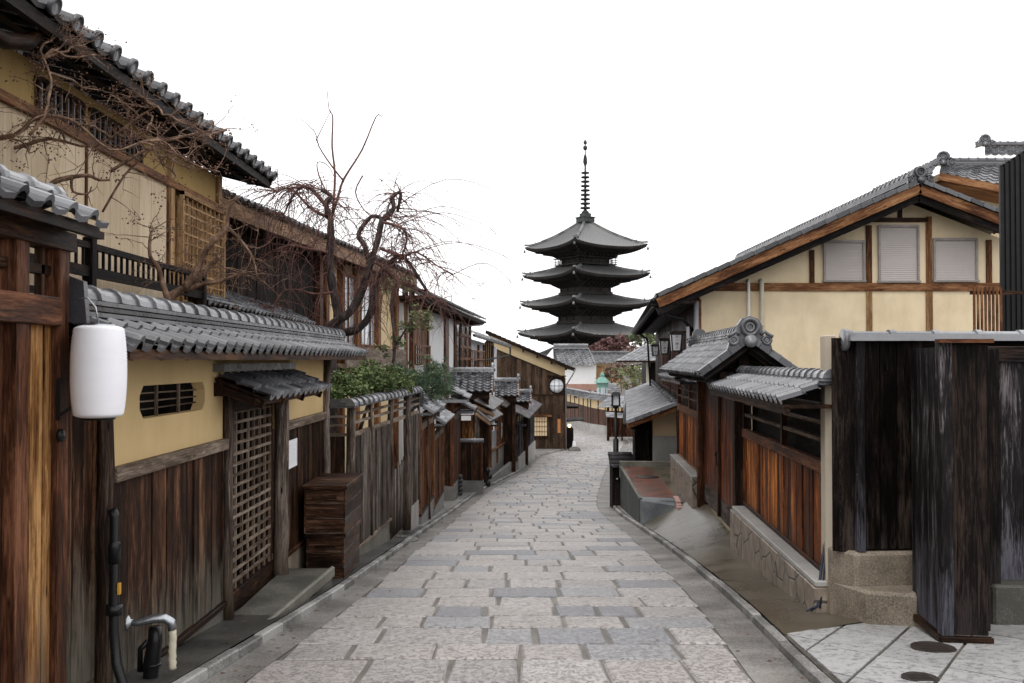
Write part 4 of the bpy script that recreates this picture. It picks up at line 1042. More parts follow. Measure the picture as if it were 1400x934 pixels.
m = MB(); grid_bars(m, (HX+.1, 13.25, 2.0), (0, 1.85, 0), (0, 0, 1.82), 9, 14, .022, .02); m.box(HX+.08, HX+.13, 13.2, 13.25, 1.95, 3.85); m.box(HX+.08, HX+.13, 15.1, 15.16, 1.95, 3.85); m.box(HX+.08, HX+.13, 13.2, 15.15, 3.8, 3.86)
m.build("lattice", "wood_gold", h1)
m = MB(); m.box(HX+.0, HX+.03, 13.25, 15.1, 1.9, 3.8); m.build("lattice_back", "wood_gold", h1)
m = MB(); bx = HX+.42
m.beam((bx, 3, 2.7), (bx, 13.1, 2.7), .06, .06); m.beam((bx, 3, 2.45), (bx, 13.1, 2.45), .05, .1); m.beam((bx, 3, 2.2), (bx, 13.1, 2.2), .05, .06)
y = 3.1
while y < 13.1: m.box(bx-.012, bx+.012, y-.012, y+.012, 2.45, 2.7); y += .155
for y in (3.1, 6.4, 9.6, 13.08): m.box(bx-.05, bx+.05, y-.05, y+.05, 1.6, 2.78)
m.build("railing", "wood_black", h1)
m = MB(); m.box(HX, bx+.05, 3, 13.15, 1.9, 2.05); m.build("balcony_floor", "wood_black", h1)
r = MB(); EX = -3.88
rows_tiles(r, (EX, 4.5, 4.52), (EX, 16.05, 4.52), (-3.8, 0, 1.75), .42, .34, 'round', .03, 1.35, .085)
r = r.build("roof", "tile_dark", h1)
m = MB(); m.ob((EX-.02, 4.6, 4.42), (-3.7,0,1.7), (0,11.4,0), (0,0,.05)); m.beam((EX-.05, 4.6, 4.42), (EX-.05, 16.0, 4.42), .07, .11)
y = 4.8
while y < 16: m.beam((EX-.06, y, 4.38), (HX-.3, y, 4.6), .05, .07); y += .38
m.beam((EX-.3, 4.6, 4.44), (EX-.3, 15.9, 4.44), .08, .08)
m.build("eave", "wood_black", h1)
m = MB(); m.beam((EX, 16.0, 4.45), (EX-3.7, 16.0, 6.15), .07, .2); m.build("bargeboard", "wood_dark", h1)
# the porch-like bracket at top-left corner
m = MB(); a = onX(30, 55, -4.05); m.tube([a + V((0,-.9,-.12)), a + V((0,-.3,-.1)), a + V((0,.1,.02)), a + V((0,.25,.15))], .07, 8); m.build("bracket_arm", "wood_dark", h1)

# ---- lean-to roof behind the wall
lr = T("lean_to", "low lean-to with small dark glossy tiles just behind the street wall", "lean-to", (-4.6, 17, -1.6))
m = MB(); rows_tiles(m, (-4.1, 13.4, 2.37), (-4.05, 20.5, 2.33), (-1.15, 0, .55), .24, .17, 'san', .022, 1.1); m.build("roof", "tile_grey", lr)
m = MB(); m.box(-5.3, -4.15, 13.4, 20.3, 2.22, 2.3); m.box(-5.3, -4.4, 13.45, 20.2, -2, 2.22); m.build("wall", "wood_dark", lr)
# ---- house 2
h2 = T("dark_board_house", "dark board house with tan fascia and tall windows behind the bare tree", "house", (-5, 24, -2.2))
E0, E1 = V((-4.55, 15.4, 4.2)), V((-2.96, 31.0, 4.2)); d2 = (E1-E0).normalized(); n2 = V((d2.y, -d2.x, 0)); L2 = (E1-E0).length
def h2p(s, off, z): p = E0 + d2*s + n2*off; return V((p.x, p.y, z))
def h2box(m, s0, s1, o0, o1, z0, z1): m.hexa([h2p(s0,o0,z0),h2p(s0,o1,z0),h2p(s1,o1,z0),h2p(s1,o0,z0),h2p(s0,o0,z1),h2p(s0,o1,z1),h2p(s1,o1,z1),h2p(s1,o0,z1)])
pl = plane_house(h2p(0, -.55, 0), d2)
def s2(px): q = pl(px, 400); return (q - E0).dot(d2)
sA, sB = s2(433), s2(562)
m = MB(); h2box(m, 0, L2-.4, -4, -.6, -2.5, 4.05); m.build("wall", "plaster_pale_yellow", h2)
m = MB(); a, b = h2p(0, -.59, 0), h2p(sA, -.59, 0); boards(m, a, b, -1, 4.0, .22, .03, n2); m.build("board_panel", "wood_black_boards", h2)
a, b = h2p(s2(541), -.59, 0), h2p(L2-.4, -.59, 0)
m = MB(); boards(m, a, b, pl(547,418).z, 4.0, .22, .03, n2); m.build("board_panel", "wood_gold", h2)
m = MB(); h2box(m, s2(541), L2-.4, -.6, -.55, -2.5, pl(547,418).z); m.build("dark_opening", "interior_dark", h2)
for px in (434, 443, 465, 486, 515, 540, 553, 562):
    s = s2(px); m = MB(); h2box(m, s-.12, s+.12, -.6, -.45, -2, 4.05); m.build("post", "wood_honey" if px > 440 else "wood_redbrown", h2)
wb_, wt_ = pl(480, 470).z, pl(480, 380).z
for a, b in ((468, 484), (489, 498), (500, 512)):
    m = MB(); h2box(m, s2(a), s2(b), -.6, -.56, wb_, wt_); m = m.build("window", "glass_pale", h2)
    m2 = MB(); h2box(m2, s2(a)-.03, s2(b)+.03, -.58, -.52, wt_, wt_+.08); h2box(m2, s2(a)-.03, s2(b)+.03, -.58, -.52, wb_-.08, wb_); h2box(m2, (s2(a)+s2(b))/2-.03, (s2(a)+s2(b))/2+.03, -.56, -.53, wb_, wt_); m2.build("window_frame", "wood_honey", m)
m = MB(); h2box(m, s2(455), s2(540), -.55, -.2, wb_-.6, wb_-.5); h2box(m, s2(455), s2(540), -.25, -.2, wb_-.5, wb_-.1)
m.build("balcony", "wood_rail", h2)
m = MB(); h2box(m, -.5, L2+.2, -.1, -.04, 3.9, 4.16); m.build("fascia", "wood_fascia", h2)
m = MB(); h2box(m, -.5, L2+.2, -.8, -.1, 4.0, 4.06); m.build("eave", "wood_dark", h2)
m = MB(); rows_tiles(m, h2p(-.6, .02, 4.22), h2p(L2+.3, .02, 4.22), -n2*4 + V((0,0,1.5)), .3, .3, 'san', .035, 1.1); m.beam(h2p(L2+.3,0,4.2), h2p(L2+.3,-4,5.7), .25, .16); m.build("roof", "tile_dark", h2)
# ---- house 3, white walls
h3 = T("white_house", "white plastered house with brown timber posts and lattice windows", "house", (-3, 45, -3.4))
E0, E1 = V((-2.71, 31.2, 3.7)), V((-1.45, 51.9, 3.7)); d3 = (E1-E0).normalized(); n3 = V((d3.y, -d3.x, 0)); L3 = (E1-E0).length
def h3p(s, off, z): p = E0 + d3*s + n3*off; return V((p.x, p.y, z))
def h3box(m, s0, s1, o0, o1, z0, z1): m.hexa([h3p(s0,o0,z0),h3p(s0,o1,z0),h3p(s1,o1,z0),h3p(s1,o0,z0),h3p(s0,o0,z1),h3p(s0,o1,z1),h3p(s1,o1,z1),h3p(s1,o0,z1)])
pl3 = plane_house(h3p(0, -.7, 0), d3)
def s3(px): return (pl3(px, 470) - E0).dot(d3)
def z3(px, py): return pl3(px, py).z
m = MB(); h3box(m, .2, L3-.3, -4, -.75, -4.3, 3.55); m.build("wall", "plaster_white", h3)
for px, w_ in ((562, .12), (585, .12), (610.5, .55), (622, .15), (643, .2)):
    s = s3(px); m = MB(); h3box(m, s-w_, s+w_, -.76, -.66, -3, 3.6); m.build("post", "wood_redbrown", h3)
m = MB(); a, b = h3p(s3(564), -.74, 0), h3p(s3(584), -.74, 0); boards(m, a, b, z3(574, 472), 3.5, .25, .03, n3); m.build("shutter", "wood_honey", h3)
m = MB(); O = h3p(s3(564), -.6, z3(574, 498)); A = d3*(s3(584)-s3(564)); grid_bars(m, O, A, (0,0,z3(574,473)-z3(574,498)), 7, 2, .06, .05); m.build("lattice", "wood_honey", h3)
m = MB(); h3box(m, s3(624), s3(642), -.75, -.72, z3(633, 505), z3(633, 444)); m.build("window_pane", "glass_dark", h3)
m = MB(); O = h3p(s3(623), -.68, z3(633, 507)); A = d3*(s3(643)-s3(623)); grid_bars(m, O, A, (0,0,z3(633,442)-z3(633,507)), 3, 4, .14, .06); O = h3p(s3(633), -.3, z3(640, 503)); grid_bars(m, O, d3*(s3(652)-s3(633)), (0,0,z3(640,480)-z3(640,503)), 9, 2, .07, .05); m.build("window_frame", "wood_honey", h3)
m = MB(); h3box(m, -.4, L3+.2, -1.2, 0, 3.5, 3.6); h3box(m, 0, L3, -.08, 0, 3.45, 3.65)
s = 0
while s < L3: h3box(m, s, s+.09, -.8, -.08, 3.4, 3.5); s += .55
m.build("eave", "wood_dark", h3)
m = MB(); rows_tiles(m, h3p(-.5, .05, 3.7), h3p(L3+.4, .05, 3.7), -n3*3.5 + V((0,0,1.3)), .34, .34, 'san', .04, 1.2); m.build("roof", "tile_dark", h3)
m = MB(); a = h3p(L3, .02, 3.58); m.tube([a, a + V((-.1,-1,-.18)), h3p(s3(623), -.5, 3.1), h3p(s3(623), -.55, -2.9)], .05, 6); m.tube([h3p(0,.07,3.55), h3p(L3,.07,3.55)], .06, 6); m.build("gutter", "black_metal", h3)
# antenna behind
an = T("tv_antenna", "thin television antenna standing above the white house roof", "antenna", (-3.2, 62, 2.5))
m = MB(); q = at(655, 400, 62); m.tube([(q.x, 62, 1.5), (q.x, 62, at(655,365,62).z)], .022, 6); m.build("mast", "steel", an)
m = MB()
for py, x0, x1 in ((388, 643, 664), (408, 646, 663)):
    m = MB(); a, b = at(x0, py, 62), at(x1, py, 62); m.tube([a, b], .012, 5)
    for k in range(6): c = a.lerp(b, k/5); m.tube([c + V((0,-.35,0)), c + V((0,.35,0))], .008, 4)
    m.build('crossbar', 'steel', an)
m = MB()
a = at(661, 388, 62); m.tube([a + V((0,0,-.3)), a + V((0,0,.3))], .015, 5); m.build("reflector", "steel", an)
# ---- house 4 (bluish walls, lower roof)
h4 = T("low_eave_house", "narrow bluish white house with lower wet roof before the brown building", "house", (0, 61, -4.1))
a4 = V((at(643, 470, 53).x-.6, 53, 0)); b4 = V((at(679, 480, 61).x, 61, 0)); d4 = (b4-a4).normalized(); n4 = V((d4.y,-d4.x,0)); L4 = (b4-a4).length
m = MB(); m.hexa([a4-n4*4+V((0,0,-5)), a4+V((0,0,-5)), b4+V((0,0,-5)), b4-n4*4+V((0,0,-5)), a4-n4*4+V((0,0,2.9)), a4+V((0,0,2.9)), b4+V((0,0,2.4)), b4-n4*4+V((0,0,2.4))]); m.build("wall", "plaster_bluewhite", h4)
pl4 = plane_house(a4, d4)
m = MB()
for px in (654, 661.5, 673): q = pl4(px, 480); m.box(q.x-.1, q.x+.06, q.y-.25, q.y+.25, -4.5, 2.45)
m.build("post", "wood_honey", h4)
m = MB(); a, b = pl4(662, 502), pl4(672, 468); m.hexa([a+n4*.02, a+n4*.05, V((b.x,b.y,a.z))+n4*.05, V((b.x,b.y,a.z))+n4*.02, V((a.x,a.y,b.z))+n4*.02, V((a.x,a.y,b.z))+n4*.05, b+n4*.05, b+n4*.02]); w4 = m.build("window", "shoji_lit", h4)
m = MB(); grid_bars(m, V((a.x,a.y,a.z))+n4*.1, V((b.x-a.x, b.y-a.y, 0)), (0,0,b.z-a.z), 4, 1, .12, .06); m.build("window_frame", "wood_dark", w4)
m = MB(); e = a4 + n4*.9 - d4*.3; m_ = b4 + n4*.9 - d4*.2
rows_tiles(m, (e.x, e.y, 3.0), (m_.x, m_.y, 2.5), -n4*2.0 + V((0,0,.75)), .36, .4, 'flat', .03); m.build("roof", "tile_light", h4)
m = MB(); m.beam((e.x, e.y, 2.9), (m_.x, m_.y, 2.4), .14, .12); m.tube([(m_.x,m_.y,2.4), V((m_.x,m_.y,1.9)), V((m_.x,m_.y,1.6))-d4*4-n4*.4, V((m_.x,m_.y,1.5))-d4*5-n4*.8, V((m_.x,m_.y,-4))-d4*5-n4*.8], .06, 6); m.build("gutter", "black_metal", h4)
# ---- brown building with round window
BY = 66.0
bb = T("brown_building", "brown weatherboard building with a round paper window and cream gable band", "building", (2, BY, -4.4))
def P6(px, py, dy=0.0): return at(px, py, BY + dy)
m = MB(); A = P6(679, 640); B = P6(772.5, 640); zl = P6(679, 477).z; zr_ = P6(772.5, 515).z
pts = [(A.x-.4, BY, -5), (B.x, BY, -5), (B.x, BY, P6(772,503).z), (A.x-.4, BY, P6(673,457).z)]
m.prism([V(p) + V((0,.06,0)) for p in pts], (0, 9, 0)); m.build("wall", "plaster_pale_yellow", bb)
ax = A.x; bx_ = B.x
m = MB(); boards(m, (ax-.3, BY), (bx_, BY), -4.6, P6(720, 540).z, .24, .04, (0,-1,0), .002, .008); z5 = P6(720, 540).z
zt0, zt1 = P6(679, 476).z, P6(770, 517).z
boards(m, (ax-.3, BY), (bx_, BY), z5+.03, lambda t: zt0 + (zt1-zt0)*t, .24, .04, (0,-1,0), .002, .008); m.build("boards", "wood_farbrown", bb)
m = MB(); m.beam((ax, BY-.05, z5+.01), (bx_, BY-.05, z5+.01), .05, .04); m.beam((ax-.3, BY-.04, zt0+.02), (bx_, BY-.04, zt1+.02), .05, .07); m.box(bx_-.1, bx_+.04, BY-.07, BY+.1, -4.6, zt1); m.build("trim", "wood_dark", bb)
m = MB(); q0, q1 = P6(664, 452, -.4), P6(786, 504, -.4)
m.ob((q0.x, BY-.45, q0.z-.14), (q1.x-q0.x, 0, q1.z-q0.z), (0, 9.5, 0), (0,0,.12)); m.beam((q0.x, BY-.47, q0.z-.1), (q1.x, BY-.47, q1.z-.1), .06, .2)
for k in range(5): t = .25+k*.16; m.box(q0.x+(q1.x-q0.x)*t, q0.x+(q1.x-q0.x)*t+.12, BY-.45, BY+.1, q0.z+(q1.z-q0.z)*t-.38, q0.z+(q1.z-q0.z)*t-.15)
m.build("eave", "wood_dark", bb)
m = MB(); rows_tiles(m, (q1.x, BY-.5, q1.z), (q1.x, BY+9, q1.z), (q0.x-q1.x, 0, q0.z-q1.z), .34, .36, 'san', .04, 1.0); m.build("roof", "tile_far", bb)
c = P6(761, 527.5); m = MB(); m.lathe((c.x, BY-.045, c.z), [(0,0),(.47,0),(.47,.04),(0,.04)], 32, (0,-1,0)); w_ = m.build("round_window", "shoji_round", bb)
m = MB(); m.tube([(c.x+.48*cos(t), BY-.08, c.z+.48*sin(t)) for t in [2*pi*i/32 for i in range(33)]], .035, 6, caps=False)
for dx in (-.15, .15): h = sqrt(.47**2-dx*dx); m.box(c.x+dx-.012, c.x+dx+.012, BY-.1, BY-.085, c.z-h, c.z+h)
m.box(c.x-.47, c.x+.47, BY-.1, BY-.086, c.z-.012, c.z+.012); m.build("window_frame", "wood_black", w_)
m = MB(); m.box(c.x-.6, c.x+.62, BY-.25, BY-.04, c.z+.6, c.z+.68); m.build("window_hood", "wood_dark", bb)
a, b = P6(730.5, 596), P6(748, 570); m = MB(); m.box(a.x, b.x, BY-.06, BY-.03, a.z, b.z); w_ = m.build("paper_window", "shoji_lit", bb)
m = MB(); grid_bars(m, (a.x, BY-.09, a.z), (b.x-a.x, 0, 0), (0,0,b.z-a.z), 5, 4, .025, .03); m.box(a.x-.06, b.x+.06, BY-.12, BY-.04, a.z-.12, a.z-.02); m.build("window_frame", "wood_dark", w_)
m = MB(); m.box(a.x-.25, b.x+.3, BY-.3, BY-.04, b.z+.03, b.z+.13); m.build("window_hood", "wood_honey", bb)
a, b = P6(762.3, 592), P6(766.2, 573); m = MB(); m.box(a.x, b.x, BY-.08, BY-.04, a.z, b.z); tag(m.build("name_board", "orange_sign"), "narrow upright orange board on the brown building", "sign board")
m = MB(); a = V((q1.x, BY-.5, q1.z-.08)); m.tube([a + V((0,9,0)), a], .07, 6); m.tube([a, a + V((-.15,.2,-.35)), V((bx_+.06, BY-.08, zt1-.5)), V((bx_+.06, BY-.08, -4.4))], .045, 6); m.build("gutter", "steel", bb)
# far side of brown building: lamp and small canopy
m = MB(); m.ob((bx_, BY+.5, P6(772,578).z), (1.3,0,.12), (0,3,0), (0,0,.06)); m.box(bx_+.02, bx_+.6, BY+.6, BY+3, -4.5, -3.0); m.box(bx_, bx_+.9, BY+.5, BY+3, P6(772,559).z, P6(772,556).z); m.build("side_entrance", "wood_black", bb)
gl = T("entrance_lamp", "small glowing yellow lamp at the corner past the brown building", "lamp", at(778, 586, BY+.6))
m = MB(); q = at(778.5, 582, BY+.6); m.lathe(q + V((0,0,-.12)), [(0,0),(.07,.0),(.11,.08),(.11,.16),(.07,.24),(0,.24)], 14); m.build("glass", "lamp_glow", gl)
m = MB(); m.lathe(q + V((0,0,.12)), [(0,0),(.1,0),(.03,.06),(0,.08)], 12); m.build("cap", "black_metal", gl)
# cone on rock
cn = T("white_cone", "small white cone standing on a dark rock at the kerb's end", "cone", (at(785, 612, 66).x, 66, gz(66)))
q = at(785, 613, 65); m = MB(); m.lathe((q.x, 65, gz(65)+.1), [(0,0),(.16,0),(.13,.2),(.09,.5),(.04,.55),(0,.55)], 14); m.build("cone", "cone_white", cn)
m = MB(); m.lathe((q.x, 64.7, gz(65)), [(0,0),(.42,0),(.4,.12),(.25,.25),(0,.3)], 9, (0,0,1), None, 0, False); tag(m.build("rock", "rock"), "dark rounded rock at the kerb's end carrying the white cone", "rock")
# ================================================================== RIGHT
d_r = V((.0667, 1, 0)).normalized(); n_r = V((-d_r.y, d_r.x, 0))     # towards the street
def RX(Y, o=0.0): return XRW(Y) - o
def rbox(m, y0, y1, o0, o1, z0, z1, **k):
    a, b = XRW(y0), XRW(y1)      # o measured towards the street
    zz0 = z0 if isinstance(z0, tuple) else (z0, z0); zz1 = z1 if isinstance(z1, tuple) else (z1, z1)
    m.hexa([(a-o1,y0,zz0[0]),(a-o0,y0,zz0[0]),(b-o0,y1,zz0[1]),(b-o1,y1,zz0[1]),(a-o1,y0,zz1[0]),(a-o0,y0,zz1[0]),(b-o0,y1,zz1[1]),(b-o1,y1,zz1[1])], **k)
# ---- near orange board wall
t = T("board_wall", "near orange-brown board wall with slatted top and barrel tile roof beside the dark corner", "wall", (RX(12), 12, -1.1), "orange-brown board walls flanking the gate")
m = MB(); boards(m, (RX(9.3), 9.3), (RX(14.3), 14.3), -.42, .5, .135, .022, n_r, .007, .01, .0); m.build("boards", "wood_orange", t)
m = MB(); rbox(m, 9.3, 14.3, -.02, .05, .5, .62); rbox(m, 9.3, 14.3, -.02, .04, -.47, -.42); m.build("rail", "wood_redbrown", t, .004)
m = MB(); rbox(m, 9.3, 14.3, -.02, .03, .8, .84); rbox(m, 9.3, 14.3, -.02, .03, .97, 1.0); m.build("slats", "wood_rail", t)
m = MB(); rbox(m, 9.3, 14.3, -.14, -.1, .1, 1.3); m.build("dark_back", "wood_black", t)
for y in (9.5, 11.55, 14.2):
    m = MB(); rbox(m, y-.05, y+.05, -.03, .045, .55, 1.2); m.build("post", "wood_dark", t)
m = MB(); rbox(m, 9.3, 14.45, -.1, .2, -1.5, (-.52,-.56)); rbox(m, 9.3, 14.45, .02, .17, (-.52,-.56), (-.5,-.54)); m.build("stone_base", "crazy_stone", t, .012)
m = MB(); rbox(m, 9.3, 14.3, -.1, .19, (-.515,-.555), (-.46,-.49)); m.build("base_cap", "concrete_light", t, .01)
r = MB(); a0, a1 = 9.2, 14.5
rows_tiles(r, (RX(a0,.5), a0, 1.21), (RX(a1,.5), a1, 1.21), (.44, -.03, .17), .24, .2, 'round', .02, .85)
r = r.build("roof", "tile_grey", t)
m = MB(); cap_ridge(m, (RX(a0,.04), a0, 1.36), (RX(a1,.04), a1, 1.36), .08, .27, 2, .22, .035); m.build("ridge", "tile_grey", r)
m = MB(); rbox(m, a0, a1, .04, .49, 1.15, 1.185); rbox(m, a0, a1, .44, .475, 1.1, 1.16); m.build("eave_board", "wood_dark", t)
# rope / chain with blue knot at the wall's foot
m = MB(); q = at(1126, 785, 9.42); z = zap(q.x, 9.3)
m.tube([q + V((.02,0,.3)), q + V((-.02,-.02,.12)), (q.x-.1, 9.3, z+.06), (q.x-.17, 9.25, z+.03)], .014, 6); m.tube([q + V((.03,0,.25)), q + V((.0,-.04,.08)), (q.x-.08, 9.28, z+.04)], .01, 6)
for k in range(2): m.tube([(q.x-.16, 9.25, z+.05), (q.x-.16+random.uniform(-.08,.08), 9.25+random.uniform(-.05,.05), z+.02+random.uniform(0,.05))], .01, 5)
tag(m.build("rope", "cord_blue"), "dark rope with a frayed blue knot at the corner of the stone footing", "rope")
# ---- far orange board wall
t = T("board_wall", "far orange-brown board wall on crazy stone footing beyond the double gate", "wall", (RX(21), 21, -1.2), "orange-brown board walls flanking the gate")
b0, b1 = 19.3, 23.6
m = MB(); boards(m, (RX(b0), b0), (RX(b1), b1), -.6, .42, .14, .022, n_r, .007, .01); m.build("boards", "wood_orange", t)
m = MB(); rbox(m, b0, b1, -.02, .05, .42, .57); rbox(m, b0, b1, -.02, .04, -.64, -.6); m.build("rail", "wood_honey", t, .004)
m = MB(); rbox(m, b0, b1, -.02, .03, .75, .79); rbox(m, b0, b1, -.02, .03, .92, .95); m.build("slats", "wood_rail", t)
m = MB(); rbox(m, b0, b1, -.14, -.1, .1, 1.2); m.build("dark_back", "wood_black", t)
for y in (b0+.1, 21.2, b1-.05):
    m = MB(); rbox(m, y-.06, y+.06, -.03, .045, -.6 if y > 23 else .45, 1.2); m.build("post", "wood_redbrown", t)
m = MB(); rbox(m, b0-.25, b1, -.1, .22, -1.7, -.68); m.build("stone_base", "crazy_stone", t, .012)
m = MB(); rbox(m, b0-.25, b1, -.1, .23, -.678, -.63); m.build("base_cap", "concrete_light", t, .008)
r = MB(); rows_tiles(r, (RX(b0,.45), b0+.2, 1.2), (RX(b1,.45), b1+.2, 1.2), (.4, -.02, .14), .24, .2, 'round', .02, .8); rbox(r, b0, b1+.2, .0, .42, 1.12, 1.17); r.build("roof", "tile_dark", t)
# ---- gate between them
t = T("double_gate", "roofed double gate of dark red boards with ornamental ridge-end tile", "gate", (RX(17), 17, -1.1))
y0, y1 = 14.6, 18.8
for y in (14.55, 18.95):
    m = MB(); rbox(m, y-.12, y+.12, -.12, .13, -1.2, 1.3); m.build("post", "wood_redbrown" if y > 18 else "wood_dark", t, .01)
for a, b in ((14.72, 16.72), (16.76, 18.8)):
    m = MB(); pa, pb = (RX(a,-.02), a), (RX(b,-.02), b); boards(m, pa, pb, -.72, 1.2, .22, .03, n_r, .004, .004); o = m.build("door_leaf", "wood_door_orange", t)
    m = MB(); boards(m, pa, pb, -1.04, -.725, 2.1, .036, n_r, .002, .001); m.build("kick_board", "wood_grey", o)
m = MB(); rbox(m, 16.66, 16.8, .02, .06, -1.02, 1.2); m.build("meeting_stile", "wood_dark", t)
m = MB(); c = V((RX(16.9, .05), 16.9, 0)); m.box(c.x-.02, c.x, c.y-.02, c.y+.02, -.2, .05); m.lathe((c.x-.015, c.y, -.0), [(0,0),(.035,0),(.03,.02),(0,.025)], 14, (-1,0,0)); m.build("lock_plate", "iron_cover", t)
m = MB(); rbox(m, 14.4, 19.1, -.15, .15, 1.2, 1.42); rbox(m, 14.3, 19.3, .28, .36, 1.32, 1.42); rbox(m, 14.3, 19.3, -.5, -.42, 1.32, 1.42)
for y in (14.5, 16.8, 19.0): m.beam((RX(y,.55), y, 1.37), (RX(y,-.55), y, 1.37), .1, .12)
for y in (14.45, 19.05): m.beam((RX(y,0), y, 1.35), (RX(y,0), y, 1.75), .14, .12, (0,1,0))
m.build("beam", "wood_dark", t)
ga, gb = 14.0, 19.7
m = MB(); S1 = V((.58, 0, .44))
for sg in (1, -1):
    e = .62*sg; za = 1.4
    m.ob((RX(ga,e), ga, za-.06), (RX(gb,e)-RX(ga,e), gb-ga, 0), (e, 0, .44*1.0), (0,0,.03))
    m.beam((RX(ga,e*1.03), ga-.02, za-.03), (RX(ga,0), ga-.02, 1.4+.44), .05, .13); m.beam((RX(gb,e*1.03), gb+.02, za-.03), (RX(gb,0), gb+.02, 1.4+.44), .05, .13)
    k = ga + .1
    while k < gb: m.beam((RX(k,e*.98), k, za-.1), (RX(k,0), k, 1.4+.34), .05, .05); k += .3
m.build("eave", "wood_black", t)
r = MB()
rows_tiles(r, (RX(ga,.7), ga-.05, 1.4), (RX(gb,.7), gb+.05, 1.4), (.7, 0, .5), .25, .19, 'round', .022, .9, .035)
rows_tiles(r, (RX(gb,-.7), gb+.05, 1.4), (RX(ga,-.7), ga-.05, 1.4), (-.7, 0, .5), .25, .19, 'round', .022, .9)
for e in (.7, -.7):
    n = 5
    for k in range(n):
        p0 = V((RX(ga,e), ga-.06, 1.41)).lerp(V((RX(ga,0), ga-.06, 1.91)), k/n); p1 = V((RX(ga,e), ga-.06, 1.41)).lerp(V((RX(ga,0), ga-.06, 1.91)), (k+.96)/n); r.beam(p0, p1, .14, .09)
r = r.build("roof", "tile_grey", t)
m = MB(); cap_ridge(m, (RX(ga,0), ga+.02, 1.88), (RX(gb,0), gb-.05, 1.88), .085, .26, 3, .26, .045); m.build("ridge", "tile_grey", r)
m = MB(); onigawara(m, (RX(ga,0), ga-.1, 1.9), (0,-1,0), .92); m.build("ridge_end", "tile_grey", r)
m = MB(); onigawara(m, (RX(gb,0), gb+.02, 1.98), (0,1,0), .7); m.build("ridge_end", "tile_grey", r)
# ---- terrace with red paving
t = T("brick_terrace", "raised terrace of red wet paving with speckled side walls beside the road", "terrace", (3, 23, -2.2))
zt = -1.27
m = MB()
def pt3(x, y, z): return (x, y, z)
P = [(2.64, 20.6), (XRW(20.6)+.1, 20.0), (XRW(26.9)+.2, 26.9), (2.92, 26.9)]
m.hexa([(2.64,20.7,-3),(XRW(20)+.1,20.1,-3),(XRW(26.9)+.2,26.9,-3),(2.92,26.9,-3),(2.64,20.7,zt-.02),(XRW(20)+.1,20.1,zt-.02),(XRW(26.9)+.2,26.9,zt-.02),(2.92,26.9,zt-.02)]); m.build("side_wall", "green_speckle", t, .01)
m = MB(); m.hexa([(2.7,20.8,zt-.05),(3.5,20.6,zt-.05),(3.75,26.8,zt-.05),(2.98,26.8,zt-.05),(2.7,20.8,zt),(3.5,20.6,zt),(3.75,26.8,zt),(2.98,26.8,zt)]); m.build("paving", "red_paving", t)
m = MB(); m.hexa([(3.4,20.2,zt-.05),(XRW(20)+.1,20.1,zt-.05),(XRW(26.8)+.1,26.8,zt-.05),(3.7,26.8,zt-.05),(3.42,20.2,zt+.004),(XRW(20)+.1,20.1,zt+.004),(XRW(26.8)+.1,26.8,zt+.004),(3.7,26.8,zt+.004)]); m.build("concrete_top", "wet_concrete", t)
m = MB(); m.hexa([(2.62,20.62,zt-.04),(2.69,20.62,zt-.04),(2.97,26.9,zt-.04),(2.9,26.9,zt-.04),(2.62,20.62,zt+.02),(2.69,20.62,zt+.02),(2.97,26.9,zt+.02),(2.9,26.9,zt+.02)]); m.build("rim", "concrete_old", t, .005)
m = MB(); m.box(2.9, XRW(26.9)+.2, 26.75, 26.95, zt-.3, zt+.14); m.build("rear_rim", "concrete_old", t, .01)
m = MB(); m.hexa([(2.645,20.5,-2.2),(3.45,19.5,-2.2),(3.45,20.7,-2.2),(2.66,20.75,-2.2),(2.645,20.6,zt-.015),(3.3,20.15,zt-.06),(3.42,20.7,zt+.006),(2.66,20.9,zt+.006)]); m.build("near_ramp", "asphalt_light", t, .02)
m = MB()
for k in range(6): y = 19.75+.2*k; m.box(3.28+.02*k, 3.38+.02*k, y, y+.18, -1.6, zt + (.014 if y > 20.1 else -.05+.1*(y-19.7)))
m.build("pink_edging", "pink_tile", t, .004)
m = MB(); m.lathe((3.3, 24.4, zt), [(0,0),(.3,0),(.3,.012),(0,.012)], 24); tag(m.build("manhole_cover", "iron_cover"), "round dark cover in the red paving of the raised terrace", "manhole cover")
# ---- dark cabinet and street lamp
t = T("cabinet", "black wooden street cabinet with sloping board lid beside the terrace", "cabinet", (3.0, 27.4, gz(27.4)))
q0, q1 = at(837.5, 690, 27.1), at(866, 690, 27.1)
m = MB(); m.box(q0.x, q1.x, 27.15, 27.9, gz(27.5)-.1, at(850,637,27.1).z); m.build("body", "wood_black", t, .01)
zl = at(850, 638, 27.1).z
m = MB(); m.hexa([(q0.x-.08,27.0,zl-.02),(q1.x+.1,27.0,zl-.02),(q1.x+.06,28.0,zl+.26),(q0.x-.04,28.0,zl+.26),(q0.x-.08,27.0,zl+.04),(q1.x+.1,27.0,zl+.04),(q1.x+.06,28.0,zl+.32),(q0.x-.04,28.0,zl+.32)])
for k in range(3): f0 = .15+.3*k; m.beam((q0.x-.08, 27+f0, zl+.05+.28*f0), (q1.x+.1, 27+f0, zl+.05+.28*f0), .02, .02)
m.build("lid", "wood_bluegrey", t, .008)
m = MB(); c = at(844, 655, 27.12); m.lathe((c.x, 27.14, c.z), [(0,0),(.035,0),(.02,.03),(0,.03)], 14, (0,-1,0)); m.build("knob", "steel", t)
t = T("street_lamp", "slim black street lamp with small square lantern behind the cabinet", "street lamp", (at(842,600,30.5).x, 30.5, gz(30.5)))
c = at(842, 600, 30.5); zt_ = at(842, 536, 30.5).z
